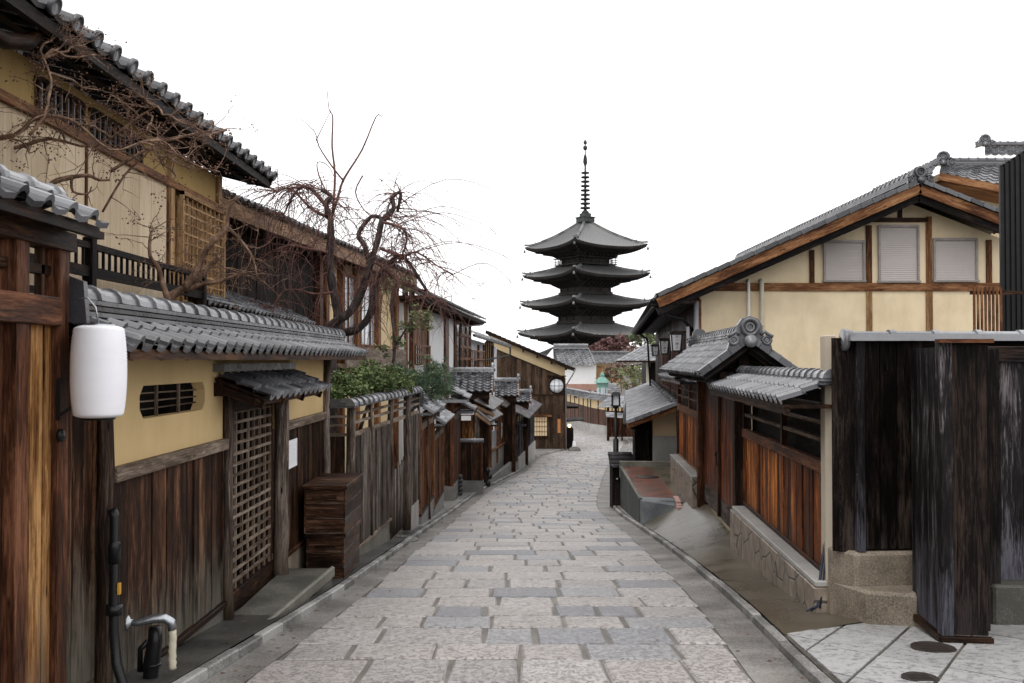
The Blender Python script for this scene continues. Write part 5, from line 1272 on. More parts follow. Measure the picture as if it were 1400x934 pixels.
m = MB(); m.tube([(c.x, 30.5, gz(30.5)), (c.x, 30.5, zt_-.45)], .045, 10); m.tube([(c.x, 30.5, gz(30.5)), (c.x, 30.5, at(842,600,30.5).z)], .085, 10); m.tube([(c.x,30.5,zt_-.5),(c.x,30.5,zt_-.42)], .09, 8); m.build("pole", "black_metal", t)
m = MB()
for dx in (-1, 1):
    for dy in (-1, 1): m.box(c.x+dx*.11-.015, c.x+dx*.11+.015, 30.5+dy*.11-.015, 30.5+dy*.11+.015, zt_-.42, zt_-.08)
m.box(c.x-.14, c.x+.14, 30.36, 30.64, zt_-.44, zt_-.4); m.lathe((c.x, 30.5, zt_-.1), [(0,0),(.22,0),(.14,.1),(0,.13)], 4, (0,0,1), None, 0, False, 1, pi/4); m.build("lantern_frame", "black_metal", t)
m = MB(); m.box(c.x-.08, c.x+.08, 30.42, 30.58, zt_-.4, zt_-.1); m.build("lantern_glass", "shoji_round", t)
# second thin post
q = at(870, 612, 33); m = MB(); m.tube([(q.x, 33, gz(33)), (q.x, 33, -.6)], .04, 8); m.lathe((q.x, 33, gz(33)), [(0,0),(.12,0),(.09,.25),(0,.27)], 12); tag(m.build("bollard_pole", "black_metal"), "thin black post with pale foot between lamp and beige shed", "post")

# ---- shed with long tiled lean-to
t = T("beige_shed", "beige walled shed with smooth grey tiled roof sloping to the street", "shed", (4.2, 32, gz(32)))
def SX(Y): return 3.1 + .115*(Y-27)
ys_, ye_ = 26.9, 55
m = MB(); e0, e1 = V((SX(ys_), ys_, -.1)), V((SX(ye_), ye_, -.1)); up = V((1.35, 0, .5))
rows_tiles(m, e0, e1, up*1.0, .33, .26, 'flat', .012, .6); m.build("roof", "tile_light", t)
m = MB(); n = 6
for k in range(n): p0 = e0.lerp(e0+up, k/n); p1 = e0.lerp(e0+up, (k+.93)/n); m.beam(p0 + V((0,-.06,.03)), p1 + V((0,-.06,.03)), .17, .1)
m.build("verge_tiles", "tile_light", t)
m = MB(); cap_ridge(m, e0 + up + V((0,0,.0)), e1 + up, .09, .4, 1, .25); m.build("ridge", "tile_grey", t)
m = MB(); m.beam(e0 + V((0,-.02,-.08)), e0 + up + V((0,-.02,-.08)), .06, .17); m.ob(e0 + V((0,0,-.06)), e1-e0, up, (0,0,.03)); m.build("bargeboard", "wood_honey", t)
m = MB(); xa, xb = at(893, 620, 27.6).x, at(925, 620, 27.6).x
m.hexa([(xa, 27.6, -3), (xb, 27.6, -3), (xb+3, 54, -5), (xa+3.1, 54, -5), (xa, 27.6, -.02), (xb, 27.6, .32), (xb+3, 54, .3), (xa+3.1, 54, -.02)]); m.build("wall", "plaster_peach", t)
m = MB(); zz = at(900, 598, 27.5).z; m.box(xa-.01, xb, 27.55, 27.7, -3, zz); m.box(xa-.01, xb, 27.53, 27.7, zz, zz+.03); m.build("wall_skirting", "concrete_light", t)
m = MB(); boards(m, (at(868, 620, 28.4).x, 28.4), (xa, 28.4), gz(28), -.15, .2, .03, (0,-1,0)); boards(m, (SX(28.4)+.35, 28.4), (SX(54)+.35, 54), -5, -.15, .4, .03, n_r); m.build("boards", "wood_black", t)
m = MB(); x = at(886, 600, 28.2).x; m.tube([(e0.x+.0, 27, -.16), (e0.x+.25, 27.9, -.3), (x, 28.2, -.38), (x, 28.2, gz(28))], .05, 8); m.tube([e0 + V((-.05,0,-.05)), e1 + V((-.05,0,-.05))], .06, 8); m.build("gutter", "black_pvc", t)

# ---- big cream gable house
t = T("gable_house", "cream plastered gable house with brown timbers and three grey shutters", "house", (9, 24, -1.2))
GY = 24.0
def G(px, py, dy=0.0): return at(px, py, GY + dy)
ap = G(1240, 257); le = G(893, 408); rt = G(1372, 308)
wl_, wr_ = G(957, 450).x, G(1420, 450).x
m = MB(); zw0 = -1.4
def rake(x, off=0.0):
    if x < ap.x: return le.z + (ap.z-le.z)*(x-le.x)/(ap.x-le.x) - off
    return ap.z + (rt.z-ap.z)*(x-ap.x)/(rt.x-ap.x) - off
m.prism([(wl_, GY, zw0), (wr_, GY, zw0), (wr_, GY, rake(wr_, .35)), (ap.x, GY, ap.z-.35), (wl_, GY, rake(wl_, .35))], (2.1, 20, 0)); m.build("wall", "plaster_cream", t)
def tim(x0, x1, z0, z1, mat="wood_honey", pr=.035, nm="timber"):
    m = MB(); m.box(x0, x1, GY-pr, GY+.02, z0, z1); return m.build(nm, mat, t, .004)
zb0, zb1 = G(1200, 398).z, G(1200, 387).z
tim(wl_, wr_, zb0, zb1, "wood_honey", .045, "beam")
for px, w_ in ((1110, .06), (1188, .07), (1270, .07), (1352, .07)): x = G(px, 400).x; tim(x-w_, x+w_, zb1, rake(x, .5), "wood_honey")
for px, w_ in ((1188, .07), (1270, .08)): x = G(px, 400).x; tim(x-w_, x+w_, -1, zb0, "wood_gold")
x = G(955, 420).x; tim(x-.1, x+.06, -1.2, rake(x, .5), "wood_honey", .05, "corner_post")
tim(G(1192, 302).x, G(1268, 302).x, G(1230, 304).z, G(1230, 298).z, "wood_dark", .05, "beam"); tim(G(1227,290).x, G(1233,290).x, G(1230,298).z, G(1230,283).z, "wood_dark")
for (x0, y0_, x1, y1_) in ((1127, 331, 1180, 383), (1202, 310, 1254, 384), (1277, 328, 1334, 383)):
    a, b = G(x0, y1_), G(x1, y0_); m = MB()
    n = 26
    for k in range(n): z = a.z + (b.z-a.z)*k/n; m.hexa([(a.x,GY-.03,z),(b.x,GY-.03,z),(b.x,GY,z),(a.x,GY,z),(a.x,GY-.018,z+(b.z-a.z)/n*.96),(b.x,GY-.018,z+(b.z-a.z)/n*.96),(b.x,GY,z+(b.z-a.z)/n*.96),(a.x,GY,z+(b.z-a.z)/n*.96)], rnd=.5)
    s_ = m.build("shutter", "shutter_grey", t)
    m = MB(); m.box(a.x-.03, a.x+.02, GY-.06, GY-.002, a.z-.02, b.z+.03); m.box(b.x-.02, b.x+.03, GY-.06, GY-.002, a.z-.02, b.z+.03); m.box(a.x-.0, b.x+.0, GY-.065, GY-.002, b.z-.02, b.z+.04); m.box(a.x-.05, b.x+.05, GY-.09, GY-.002, a.z-.05, a.z); m.build("shutter_frame", "shutter_frame", s_)
for px, mt, r_ in ((1022, "pvc_white", .04), (1040, "pvc_cream", .055)):
    x = G(px, 400).x; z = G(px, 385).z; m = MB(); m.tube([(x, GY+.0, z+.02), (x, GY-.09, z+.02), (x, GY-.1, z-.06), (x, GY-.1, -1)], r_, 10)
    for zz in (2.4, 1.2, 0): m.lathe((x, GY-.1, zz), [(0,0),(r_*1.15,0),(r_*1.15,.05),(0,.05)], 12)
    m.build("vent_pipe", mt, t)
# rakes and roof
ov = .75
m = MB()
for a, b, cam_ in ((le, ap, 0), (ap, rt, 0)):
    d = (b-a)
    m.beam(a + V((0,-ov,-.16)), b + V((0,-ov,-.15)), .07, .22)
m.build("bargeboard", "wood_honey", t)
m = MB()
for a, b in ((le, ap), (ap, rt)): m.beam(a + V((0,-ov+.08,-.36)), b + V((0,-ov+.08,-.36)), .1, .16); m.ob(a + V((0,-ov,-.08)), b-a, (2.1,ov+20,0), (0,0,.05))
for k in range(12): f_ = (k+.5)/12; p = le.lerp(ap, f_); m.box(p.x, p.x+.1, GY-ov+.1, GY, p.z-.24, p.z-.1)
for k in range(4): f_ = (k+.5)/4; p = ap.lerp(rt, f_); m.box(p.x, p.x+.1, GY-ov+.1, GY, p.z-.24, p.z-.1)
m.build("eave", "wood_black", t)
r = MB(); far = V((.105*26, 26, 0))
rows_tiles(r, le + V((-.02,-ov,.03)), le + V((0,-ov,.03)) + far, ap-le, .32, .3, 'san', .03, 1.0)
rows_tiles(r, rt + V((.3,-ov+20,-.05)), rt + V((.3,-ov,-.05)), ap-rt, .32, .3, 'san', .03, 1.0)
for a, b in ((le, ap), (rt, ap)):
    n = int((b-a).length/.3)
    for k in range(n): r.beam(a.lerp(b, k/n) + V((0,-ov-.02,.03)), a.lerp(b, (k+.95)/n) + V((0,-ov-.02,.045)), .13, .1)
r = r.build("roof", "tile_dark", t)
m = MB(); cap_ridge(m, ap + V((0,-ov+.1,.06)), ap + V((0,18,.06)), .11, .3, 3, .3, .05); m.build("ridge", "tile_dark", r)
m = MB(); onigawara(m, ap + V((0,-ov-.05,.08)), (0,-1,0), .9); m.build("ridge_end", "tile_dark", r)
# street facade, dark with lattices
ef = le + V((.105*26, 26, 0))
m = MB(); m.beam(le + V((-.05,-ov,-.12)), ef + V((-.05,0,-.12)), .08, .16); m.ob(le + V((0,-ov,-.2)), ef-le, (.9,0,.05), (0,0,.06))
for k in range(40): p = le.lerp(ef, k/40); m.beam(p + V((.02,0,-.22)), p + V((.95,0,-.02)), .07, .1)
m.build("street_eave", "wood_black", t)
m = MB(); m.tube([le + V((-.1,-ov,-.1)), ef + V((-.1,0,-.1))], .07, 8); c = ef; m.tube([le + V((-.08,-.5,-.16)), le + V((.3,-.2,-.42)), le + V((.72,0,-.5)), (wl_-.14, GY+.2, 2.3), (wl_-.14, GY+.2, .5)], .045, 8); m.tube([ef + V((-.08,-2,-.16)), ef + V((.4,-2,-.5)), ef + V((.6,-2,-4))], .05, 8); m.build("gutter", "black_metal", t)
sx0 = wl_; fa, fb = V((sx0-.02, GY+.05, 0)), V((sx0-.02 + .105*26, GY+26, 0)); ds = (fb-fa).normalized(); ns = V((-ds.y, ds.x, 0))
m = MB(); m.hexa([(fa.x,fa.y,-2),(fa.x+1,fa.y,-2),(fb.x+1,fb.y,-5),(fb.x,fb.y,-5),(fa.x,fa.y,3.1),(fa.x+1,fa.y,3.1),(fb.x+1,fb.y,3.1),(fb.x,fb.y,3.1)]); m.build("street_wall", "wood_black", t)
m = MB(); boards(m, fa, fb, -5, 3.1, .3, .03, ns); m.build("street_boards", "wood_dark", t)
for (s0, s1, z0, z1) in ((1.5, 5, .6, 2.4), (6.5, 10, .6, 2.4), (12, 17, .6, 2.4)):
    m = MB(); a = fa + ds*s0; m.ob(a + ns*.01 + V((0,0,z0)), ds*(s1-s0), ns*.03, (0,0,z1-z0)); w_ = m.build("street_window", "glass_dark", t)
    m = MB(); grid_bars(m, a + ns*.08 + V((0,0,z0)), ds*(s1-s0), (0,0,z1-z0), 16, 3, .06, .05); m.build("window_lattice", "wood_redbrown", w_)
m = MB(); x0 = G(939, 450).x; m.box(x0-.0, x0+.06, GY-.02, GY+.1, 0, 2.4)
a = fa + ds*.5; m.tube([(wl_-.1, GY-.05, 3), (wl_-.1, GY-.05, .3)], .06, 8); m.build("corner_downpipe", "pole_blue", t)
# first-floor tile skirt behind the gate roof
# paper lanterns on the facade
def kanji(parent, cx, y, cz, s, mat="ink_black"):
    try:
        for k, ch in enumerate("大一神士"):
            text_mesh(ch, s, "character", mat, parent, (cx, y, cz - k*s*1.06), (pi/2, 0, 0), .003)
    except Exception as e: print("text", e)
for i, (px, pt_, pb_, Y, lb) in enumerate(((924, 457, 480, 24.6, "nearest and largest of the three white box lanterns on the gable house"), (907.5, 465.5, 484, 27.6, "middle one of the three white box lanterns on the gable house"), (895.5, 473, 486.5, 31.0, "farthest and smallest of the three white box lanterns on the gable house"))):
    a, b = at(px, pt_, Y), at(px, pb_, Y); H = a.z-b.z
    t2 = T("box_lantern", lb, "lantern", (a.x, Y, b.z), "white box lanterns with black lettering under the eave")
    w1, w0 = H*.32, H*.23
    m = MB(); m.hexa([(a.x-w0,Y-w0,b.z),(a.x+w0,Y-w0,b.z),(a.x+w0,Y+w0,b.z),(a.x-w0,Y+w0,b.z),(a.x-w1,Y-w1,a.z),(a.x+w1,Y-w1,a.z),(a.x+w1,Y+w1,a.z),(a.x-w1,Y+w1,a.z)]); m.build("paper_box", "white_paper", t2)
    m = MB()
    for sx in (-1, 1):
        for sy in (-1, 1): m.beam((a.x+sx*w0,Y+sy*w0,b.z), (a.x+sx*w1,Y+sy*w1,a.z), .03, .03, (0,1,0))
        m.beam((a.x-w0,Y+sx*w0,b.z), (a.x+w0,Y+sx*w0,b.z), .035, .035); m.beam((a.x-w1,Y+sx*w1,a.z), (a.x+w1,Y+sx*w1,a.z), .035, .035)
    m.build("frame", "black_metal", t2)
    m = MB(); m.lathe((a.x, Y, a.z+.01), [(0,0),(w1*1.95,0),(w1*1.9,.03),(w1*.8,H*.16),(0,H*.2)], 4, (0,0,1), None, 0, False, 1, pi/4); m.build("roof", "wood_grey", t2)
    m = MB(); m.beam((a.x, Y, a.z+H*.15), (a.x+.5, Y, a.z+H*.15), .03, .03); m.beam((a.x+.5-.02,Y,a.z+H*.3),(a.x+.5-.02,Y,b.z),.05,.03,(1,0,0)); m.build("bracket", "black_metal", t2)
    kanji(t2, a.x, Y - (w0+w1)/2 - .035, a.z - H*.16, H*.2)
# slatted screen and black corrugated wall at the right
t = T("slat_screen", "brown vertical slat screen beside the black corrugated wall", "screen", (7, 15.5, 1))
Y = 15.6; m = MB()
for k in range(8):
    px = 1331 + k*5.2; a = at(px, 395, Y); m.box(a.x, a.x+.032, Y, Y+.03, 1.0, a.z + .03)
m.build("slats", "wood_honey", t)
m = MB(); a = at(1328, 400, Y); m.box(a.x, a.x+1.2, Y+.03, Y+.06, a.z-.03, a.z+.03); m.build("rail", "wood_dark", t)
t = T("corrugated_house", "tall black corrugated metal wall at the right edge", "building", (8, 16.2, -.5))
Y = 16.2; a, b = at(1366, 228, Y), at(1402, 205, Y); m = MB(); x = a.x
while x < a.x + 4:
    zt_ = a.z + (b.z-a.z)*(x-a.x)/(b.x-a.x); zt_ = min(zt_, b.z+.2); m.box(x, x+.045, Y-.03, Y+.02, -1.2, zt_); m.box(x+.045, x+.085, Y-.005, Y+.02, -1.2, zt_); x += .085
m.build("cladding", "black_metal", t)
m = MB(); m.prism([(a.x, Y+.02, -1.2), (a.x+4, Y+.02, -1.2), (a.x+4, Y+.02, b.z+.2), (b.x, Y+.02, b.z), (a.x, Y+.02, a.z)], (.1, .2, 0)); m.build("body", "black_metal", t)
# houses behind
t = T("rear_house", "cream house behind with wet tiled ridge and ornate end tile", "house", (14, 32, -1.2))
Y = 32.0
A_, B_ = at(1290, 222, Y), at(1400, 222, Y)
m = MB(); c = at(1285, 226, Y)
w0_, w1_ = at(1298, 300, Y), at(1420, 300, Y); m.box(w0_.x, w1_.x+3, Y+.6, Y+8, -1.5, at(1300, 240, Y).z+.2); m.build("wall", "plaster_cream", t)
r = MB(); e0 = at(1281, 243, Y-.3); e1 = at(1425, 262, Y-.3); r0 = at(1286, 223, Y+1.2)
ea, eb = at(1284, 236, 31.7), at(1452, 270, 30.2); ra, rb = at(1287, 225, 33.3), at(1470, 229, 33.3); rb.z = ra.z; rows_tiles(r, ea, eb, ra-ea, .3, .26, 'san', .03, S2=rb-eb); r = r.build("roof", "tile_grey", t)
m = MB(); cap_ridge(m, ra + V((0,0,-.06)), rb + V((0,0,-.06)), .11, .3, 3, .3, .06); onigawara(m, ra + V((-.02,-.2,.05)), (-.5,-1,0), 1.1); m.build("ridge", "tile_grey", r)
m = MB(); m.beam(ea + V((0,0,-.12)), eb + V((0,0,-.12)), .08, .22); m.beam(at(1266, 256, Y-.4), (e0.x+.3, Y+1.2, r0.z-.1), .1, .22); m.ob(ea + V((.1,.05,-.3)), eb-ea, (0,1.2,0), (0,0,.08)); m.build("bargeboard", "wood_honey", t)
r = MB(); rows_tiles(r, at(1264, 258, Y-.5), at(1264, 258, Y-.5) + V((0,6,0)), V((e0.x+.1, Y-.5, r0.z-.1)) - at(1264,258,Y-.5), .3, .3, 'san', .03); r.build("roof", "tile_dark", t)
t = T("rear_roof", "farthest small tiled roof peeking out at the upper right edge", "house", (17, 38, 0))
Y = 38.0; a = at(1346, 212, Y); b = at(1348, 200, Y+1.5)
m = MB(); rows_tiles(m, (a.x, Y, a.z), (a.x+5, Y, a.z), (.72, 1.5, b.z-a.z), .3, .28, 'san', .03); m = m.build("roof", "tile_grey", t)
m2 = MB(); cap_ridge(m2, (a.x+.7, Y+1.5, b.z), (a.x+5, Y+1.5, b.z), .1, .3, 2, .3, .05); onigawara(m2, (a.x+.7, Y+1.4, b.z+.1), (-.3,-1,0), 1.1); m2.build("ridge", "tile_grey", m)
m2 = MB(); m2.box(a.x+.3, a.x+5, Y+.3, Y+4, -1.2, a.z-.05); m2.build("wall", "plaster_cream", t)

# ---- dark foreground wall at the right
t = T("dark_fence", "tall blackened board fence with barrel tile cap at the right foreground", "fence", (4, 9, -.7))
def D(px, py, Y): return at(px, py, Y)
zt = at(1200, 460, 9.0).z
x0, x1 = at(1141, 700, 9.05).x, at(1250, 700, 9.0).x; xc = at(1183, 700, 8.95).x
m = MB(); boards(m, (x0, 9.12), (xc, 9.0), -.14, 1.8, .3, .03, (0,-1,0), .004, .003); boards(m, (xc, 9.0), (x1+.1, 9.05), -.1, 1.8, .17, .03, (0,-1,0)); m.build("boards", "wood_black_boards", t)
m = MB(); m.box(xc-.08, xc+.0, 8.93, 9.0, -.12, 1.8); m.build("post", "wood_bluegrey", t, .006)
m = MB(); a, b = at(1128, 800, 9.35), at(1140, 800, 9.3); m.hexa([(a.x,9.32,-.95),(b.x+.0,9.2,-.95),(b.x+.05,9.6,-.95),(a.x+.05,9.62,-.95),(a.x,9.32,1.83),(b.x,9.2,1.83),(b.x+.05,9.6,1.83),(a.x+.05,9.62,1.83)]); m.build("concrete_post", "concrete_pale", t, .008)
def cylbase(m, ring, z0, z1, rb): 
    m.prism([(x, y, z0) for x, y in ring], (0, 0, z1-z0))
rg = [(x0+.015, 9.2), (xc-.1, 8.91), (x1+.02, 8.97), (x1+.1, 9.5), (x0+.015, 9.5)]
rg2 = [(x0+.01, 9.22), (xc-.06, 8.72), (x1-.14, 8.62), (x1+.03, 8.7), (x1+.12, 8.85), (x1+.12, 9.5), (x0+.01, 9.5)]
m = MB(); cylbase(m, rg, -.5, -.12, 0); cylbase(m, rg2, -.85, -.42, 0); m.build("pebble_base", "pebble_wash", t, .03)
m = MB(); m.box(x0+.05, 8.5, 9.06, 9.14, -.13, 1.78); m.build("backing", "wood_black", t)
m = MB(); cap_ridge(m, (at(1158,460,9.0).x, 9.02, 1.78), (8.5, 9.02, 1.78), .085, .4, 0, .3, .03, True)
xx = at(1158,460,9.0).x
k = 0
while xx < 8.4:
    xx += .38
m.lathe((at(1157,460,9).x, 9.02, 1.78), [(0,-.03),(.1,-.03),(.1,.01),(0,.01)], 20, (1,0,0)); m.beam((at(1157,460,9).x, 8.9, 1.8), (8.5, 8.9, 1.8), .05, .06)
m.build("tile_cap", "tile_light", t)
# projecting gate panels
t = T("dark_gate_wing", "tall weathered grey-black board wing jutting forward on a wooden sill", "gate wing", (4.1, 8.3, -.7))
a, b, c = at(1253, 840, 8.75), at(1291, 870, 8.0), at(1349, 866, 7.95)
zt = 1.78
m = MB(); boards(m, (a.x, a.y), (b.x, b.y), -.58, lambda s: 1.7, .24, .03, None, .004, .006)
m.build("side_boards", "wood_bluegrey", t)
m = MB(); boards(m, (b.x, b.y), (c.x, c.y), -.585, 1.72, .24, .035, (0,-1,0), .003, .003)
m.build("front_boards", "wood_black", t)
m = MB(); m.box(b.x-.04, b.x+.055, b.y-.06, b.y+.04, -.6, 1.74); m.build("corner_post", "wood_bluegrey", t, .005)
m = MB(); m.box(c.x-.03, c.x+.02, c.y-.03, c.y+1.0, -.55, 1.72); m.build("return_board", "wood_black", t, .005)
m = MB(); m.beam((a.x-.03, a.y, -.62), (b.x-.04, b.y-.08, -.62), .07, .06); m.beam((b.x-.06, b.y-.06, -.62), (c.x+.02, c.y-.06, -.62), .07, .06); m.build("sill", "wood_dark", t, .005)
m = MB(); m.beam((b.x-.07, b.y-.08, 1.75), (c.x+.03, c.y-.05, 1.75), .12, .03); m.build("cap_board", "wood_redbrown", t)
# recessed panel to the right
t = T("recessed_door", "recessed dark grey board door at the right edge behind the jutting wing", "door", (4.9, 8.9, -.7))
m = MB(); xx0 = at(1357, 700, 8.9).x; boards(m, (xx0, 8.9), (8.2, 8.7), -.35, 1.58, .24, .03, (0,-1,0), .004, .004); m.build("boards", "wood_bluegrey", t)
m = MB(); m.box(xx0-.08, 8.2, 8.8, 8.95, 1.58, 1.72); m.box(xx0-.1, xx0, 8.75, 8.9, -.4, 1.7); m.build("frame", "wood_black", t, .006)
m = MB(); m.box(xx0-.1, 8.2, 8.68, 8.95, -.9, -.36); m.build("stone_base", "concrete_old", t, .02)
m = MB(); m.tube([(xx0+.1, 8.35, gz(8.35)+.11), (xx0+.35, 8.2, gz(8.2)+.11), (xx0+.9, 8.25, gz(8.2)+.12)], .02, 6); m.tube([(xx0+.1, 8.35, gz(8.35)+.11), (xx0+.4, 8.0, gz(8)+.11), (xx0+.9, 7.85, gz(7.9)+.12)], .014, 6); tag(m.build("black_rod", "black_metal"), "thin black bent rods lying on the slabs at the right edge", "rods")
# ground behind right walls
m = MB(); m.hexa([(3.6,9.1,-1.6),(30,9.1,-1.6),(30,26.5,-3),(4.6,26.5,-3),(3.6,9.1,-.75),(30,9.1,-.75),(30,26.5,-1.15),(4.6,26.5,-1.15)]); struct(m, "yard_ground", "concrete_side")
# ================================================================== BACKGROUND
# ---- curved boundary wall at the bend
CW = [(122, -3.5), (110, 6.3), (101, 7.6), (92, 9.0), (86, 9.6), (80, 9.9), (72, 9.6)]
pts_ = [V((at(px, 600, Y).x, Y, 0)) for px, Y in ((745, 125), (775, 110), (792, 102), (808, 95), (828, 90), (846, 85), (870, 80), (892, 74))]
t = T("curved_wall", "curving boundary wall of red-brown boards under cream band at the bend", "wall", (8, 92, -5))
mb_, mc, mr, mbase, mt = MB(), MB(), MB(), MB(), MB()
for a, b in zip(pts_[:-1], pts_[1:]):
    d = (b-a).normalized(); n = V((d.y, -d.x, 0)); n = -n if n.y > 0 else n
    zg = lambda p: gz(p.y)
    zr = -1.95
    boards(mb_, a, b, lambda s: gz(a.y)*(1-s)+gz(b.y)*s + .75, -2.95, .3, .04, n, .01, .01)
    mc.hexa([V((a.x,a.y,-2.95)), V((b.x,b.y,-2.95)), V((b.x,b.y,-2.95))-n*.2, V((a.x,a.y,-2.95))-n*.2, V((a.x,a.y,zr)), V((b.x,b.y,zr)), V((b.x,b.y,zr))-n*.2, V((a.x,a.y,zr))-n*.2])
    mbase.hexa([V((a.x,a.y,gz(a.y)-.4))+n*.25, V((b.x,b.y,gz(b.y)-.4))+n*.25, V((b.x,b.y,gz(b.y)-.4))-n*.3, V((a.x,a.y,gz(a.y)-.4))-n*.3, V((a.x,a.y,gz(a.y)+.75))+n*.2, V((b.x,b.y,gz(b.y)+.75))+n*.2, V((b.x,b.y,gz(b.y)+.75))-n*.3, V((a.x,a.y,gz(a.y)+.75))-n*.3])
    rows_tiles(mr, V((a.x,a.y,zr-.05))+n*.7, V((b.x,b.y,zr-.05))+n*.7, -n*.8 + V((0,0,.42)), .32, .3, 'flat', .03, 1)
    mr.ob(V((a.x,a.y,zr-.1))+n*.68, b-a, -n*.8+V((0,0,.42)), (0,0,.04))
    cap_ridge(mr, V((a.x,a.y,zr+.35))-n*.1, V((b.x,b.y,zr+.35))-n*.1, .12, .4, 1, .3)
    L = (b-a).length; k = 0
    while k < L: q = a + d*k + n*.03; mt.beam((q.x,q.y,gz(q.y)+.7), (q.x,q.y,zr), .14, .08, n); k += 2.7
mb_.build("boards", "wood_redbrown", t); mc.build("plaster_band", "plaster_pale_yellow", t); mbase.build("stone_base", "concrete_light", t); mr.build("tile_roof", "tile_light", t); mt.build("posts", "wood_dark", t)
# ---- white storehouse
t = T("white_storehouse", "white plastered storehouse with ribbed tile roof below the pagoda", "storehouse", (9, 118, -5.5))
Y = 118.0
def Bk(px, py, dy=0.0): return at(px, py, Y+dy)
a, b = Bk(756, 526), Bk(815, 500)
m = MB(); m.box(Bk(748,526).x, b.x, Y, Y+9, -6, b.z+.05); m.prism([(Bk(757,500).x, Y, b.z), (Bk(748,500).x-1, Y, b.z), (Bk(758,474).x, Y+4, Bk(758,476).z)], (0,.3,0)); m.build("wall", "plaster_white", t)
m = MB(); m.box(Bk(748,526).x, b.x+.3, Y-.12, Y, Bk(780,538).z, Bk(780,525).z); m.build("brick_band", "brick_pink_band", t)
r = MB(); e0, e1 = Bk(765, 499, -.6), Bk(815, 499, -.6); r0 = Bk(757, 477, 3.5); r1 = Bk(804, 477, 3.5)
rows_tiles(r, e0, e1, V((r0.x-e0.x, 4.1, r0.z-e0.z)), .62, .6, 'round', .04, 2.2, 0, .004, True); r = r.build("roof", "tile_grey", t)
m = MB(); cap_ridge(m, r0, r1, .22, .6, 3, .5, .14); m.build("ridge", "tile_light", r)
# ---- second tiled house to its right
t = T("tile_roof_house", "house with grey tile roof and tan wall right of the white storehouse", "house", (14, 125, -5.5))
Y = 125.0; m = MB(); a, b = at(812, 520, Y), at(850, 496, Y); m.box(a.x, b.x, Y, Y+8, -6, b.z); m.build("wall", "plaster_peach", t)
r = MB(); e0, e1 = at(808, 497, Y-.6), at(862, 497, Y-.6); r0 = at(808, 484, Y+4); rows_tiles(r, e0, e1, V((0, 4.6, r0.z-e0.z)), .6, .6, 'round', .04, 2, 0, .004, True); r = r.build("roof", "tile_far", t)
m = MB(); cap_ridge(m, r0, r0 + V((e1.x-e0.x,0,0)), .2, .6, 2, .4, .1); m.build("ridge", "tile_far", r)
m = MB(); boards(m, (at(815,510,Y).x, Y-.1), (at(850,510,Y).x, Y-.1), -3, at(830,500,Y).z, .5, .04, (0,-1,0)); m.build("boards", "wood_gold", t)
# ---- house with broad smooth roof on the right
t = T("mid_house", "house with broad pale tiled roof and cream posts behind the shed", "house", (11, 62, -4))
Y = 62.0; e0, e1 = at(842, 493, Y), at(905, 492, Y); r0, r1 = at(882, 471, Y+4), at(930, 466, Y+4)
r = MB(); rows_tiles(r, e0, (e1.x+4, e1.y, e0.z), V((r0.x-e0.x, 4, r0.z-e0.z)), .3, .3, 'flat', .02, 1); r.build("roof", "tile_light", t)
m = MB(); m.box(at(884,500,Y+.8).x, at(889,500,Y+.8).x, Y+.8, Y+1.0, -5, e0.z-.1); m.build("post", "pvc_cream", t)
m = MB(); m.box(at(889,500,Y+1).x, at(930,500,Y+1).x+3, Y+1.2, Y+5, -5, e0.z); m.build("wall", "wood_black", t)
m = MB(); m.ob((e0.x, Y+.02, e0.z-.12), (e1.x+4-e0.x, 0, 0), (r0.x-e0.x, 4, r0.z-e0.z), (0,0,.08)); m.build("eave", "wood_dark", t)
# small wet roofs in front of the bend
t = T("corner_gate_roof", "small smooth grey gate roof on posts just behind the street lamp", "gate", (7.4, 78, -5))
Y = 78.0; m = MB(); e0, e1 = at(816, 557, Y), at(858, 560, Y); r0 = at(831, 543, Y+1.5)
rows_tiles(m, e0, (e1.x+1, Y, e0.z), V((r0.x-e0.x, 1.5, r0.z-e0.z)), .3, .3, 'flat', .02, 1); rows_tiles(m, at(829,570,Y-1), at(856,572,Y-1), V((0,.8,.35)), .3, .3, 'flat', .02, 1); m.build("roof", "tile_light", t)
m = MB(); a = at(831, 600, Y); m.box(a.x-.05, a.x+.15, Y+.2, Y+.4, gz(Y), e0.z); m.box(at(850,600,Y).x, at(852,600,Y).x, Y+.2, Y+.4, gz(Y), e0.z); m.build("post", "wood_dark", t)
m = MB(); boards(m, (at(831,600,Y).x, Y+.3), (at(868,600,Y).x, Y+.3), gz(Y)+.3, e0.z-.3, .3, .04, (0,-1,0)); m.build("boards", "wood_redbrown", t)
t = T("low_tile_roof", "low pale tile roof behind the curving wall left of the green lantern", "house", (5, 112, -5))
Y = 112.0; m = MB(); e0, e1 = at(773, 547, Y), at(822, 549, Y); rows_tiles(m, e0, (e1.x, Y, e0.z), V((.8, 2.4, .95)), .4, .4, 'san', .03, 1.3); m.build("roof", "tile_light", t)
m = MB(); m.box(e0.x+.3, e1.x, Y+.4, Y+3, -5.6, e0.z); m.build("wall", "wood_black", t)
t = T("side_tile_roof", "small grey tile roof directly right of the green bronze lantern", "house", (11, 100, -5))
Y = 100.0; m = MB(); e0, e1 = at(833, 541, Y), at(850, 541, Y); rows_tiles(m, e0, e1, V((0, 2.4, 1.2)), .35, .4, 'san', .03, 1.3); m.build("roof", "tile_grey", t)
m = MB(); m.box(e0.x+.2, e1.x, Y+.4, Y+3, -5.4, e0.z); m.build("wall", "plaster_peach", t)
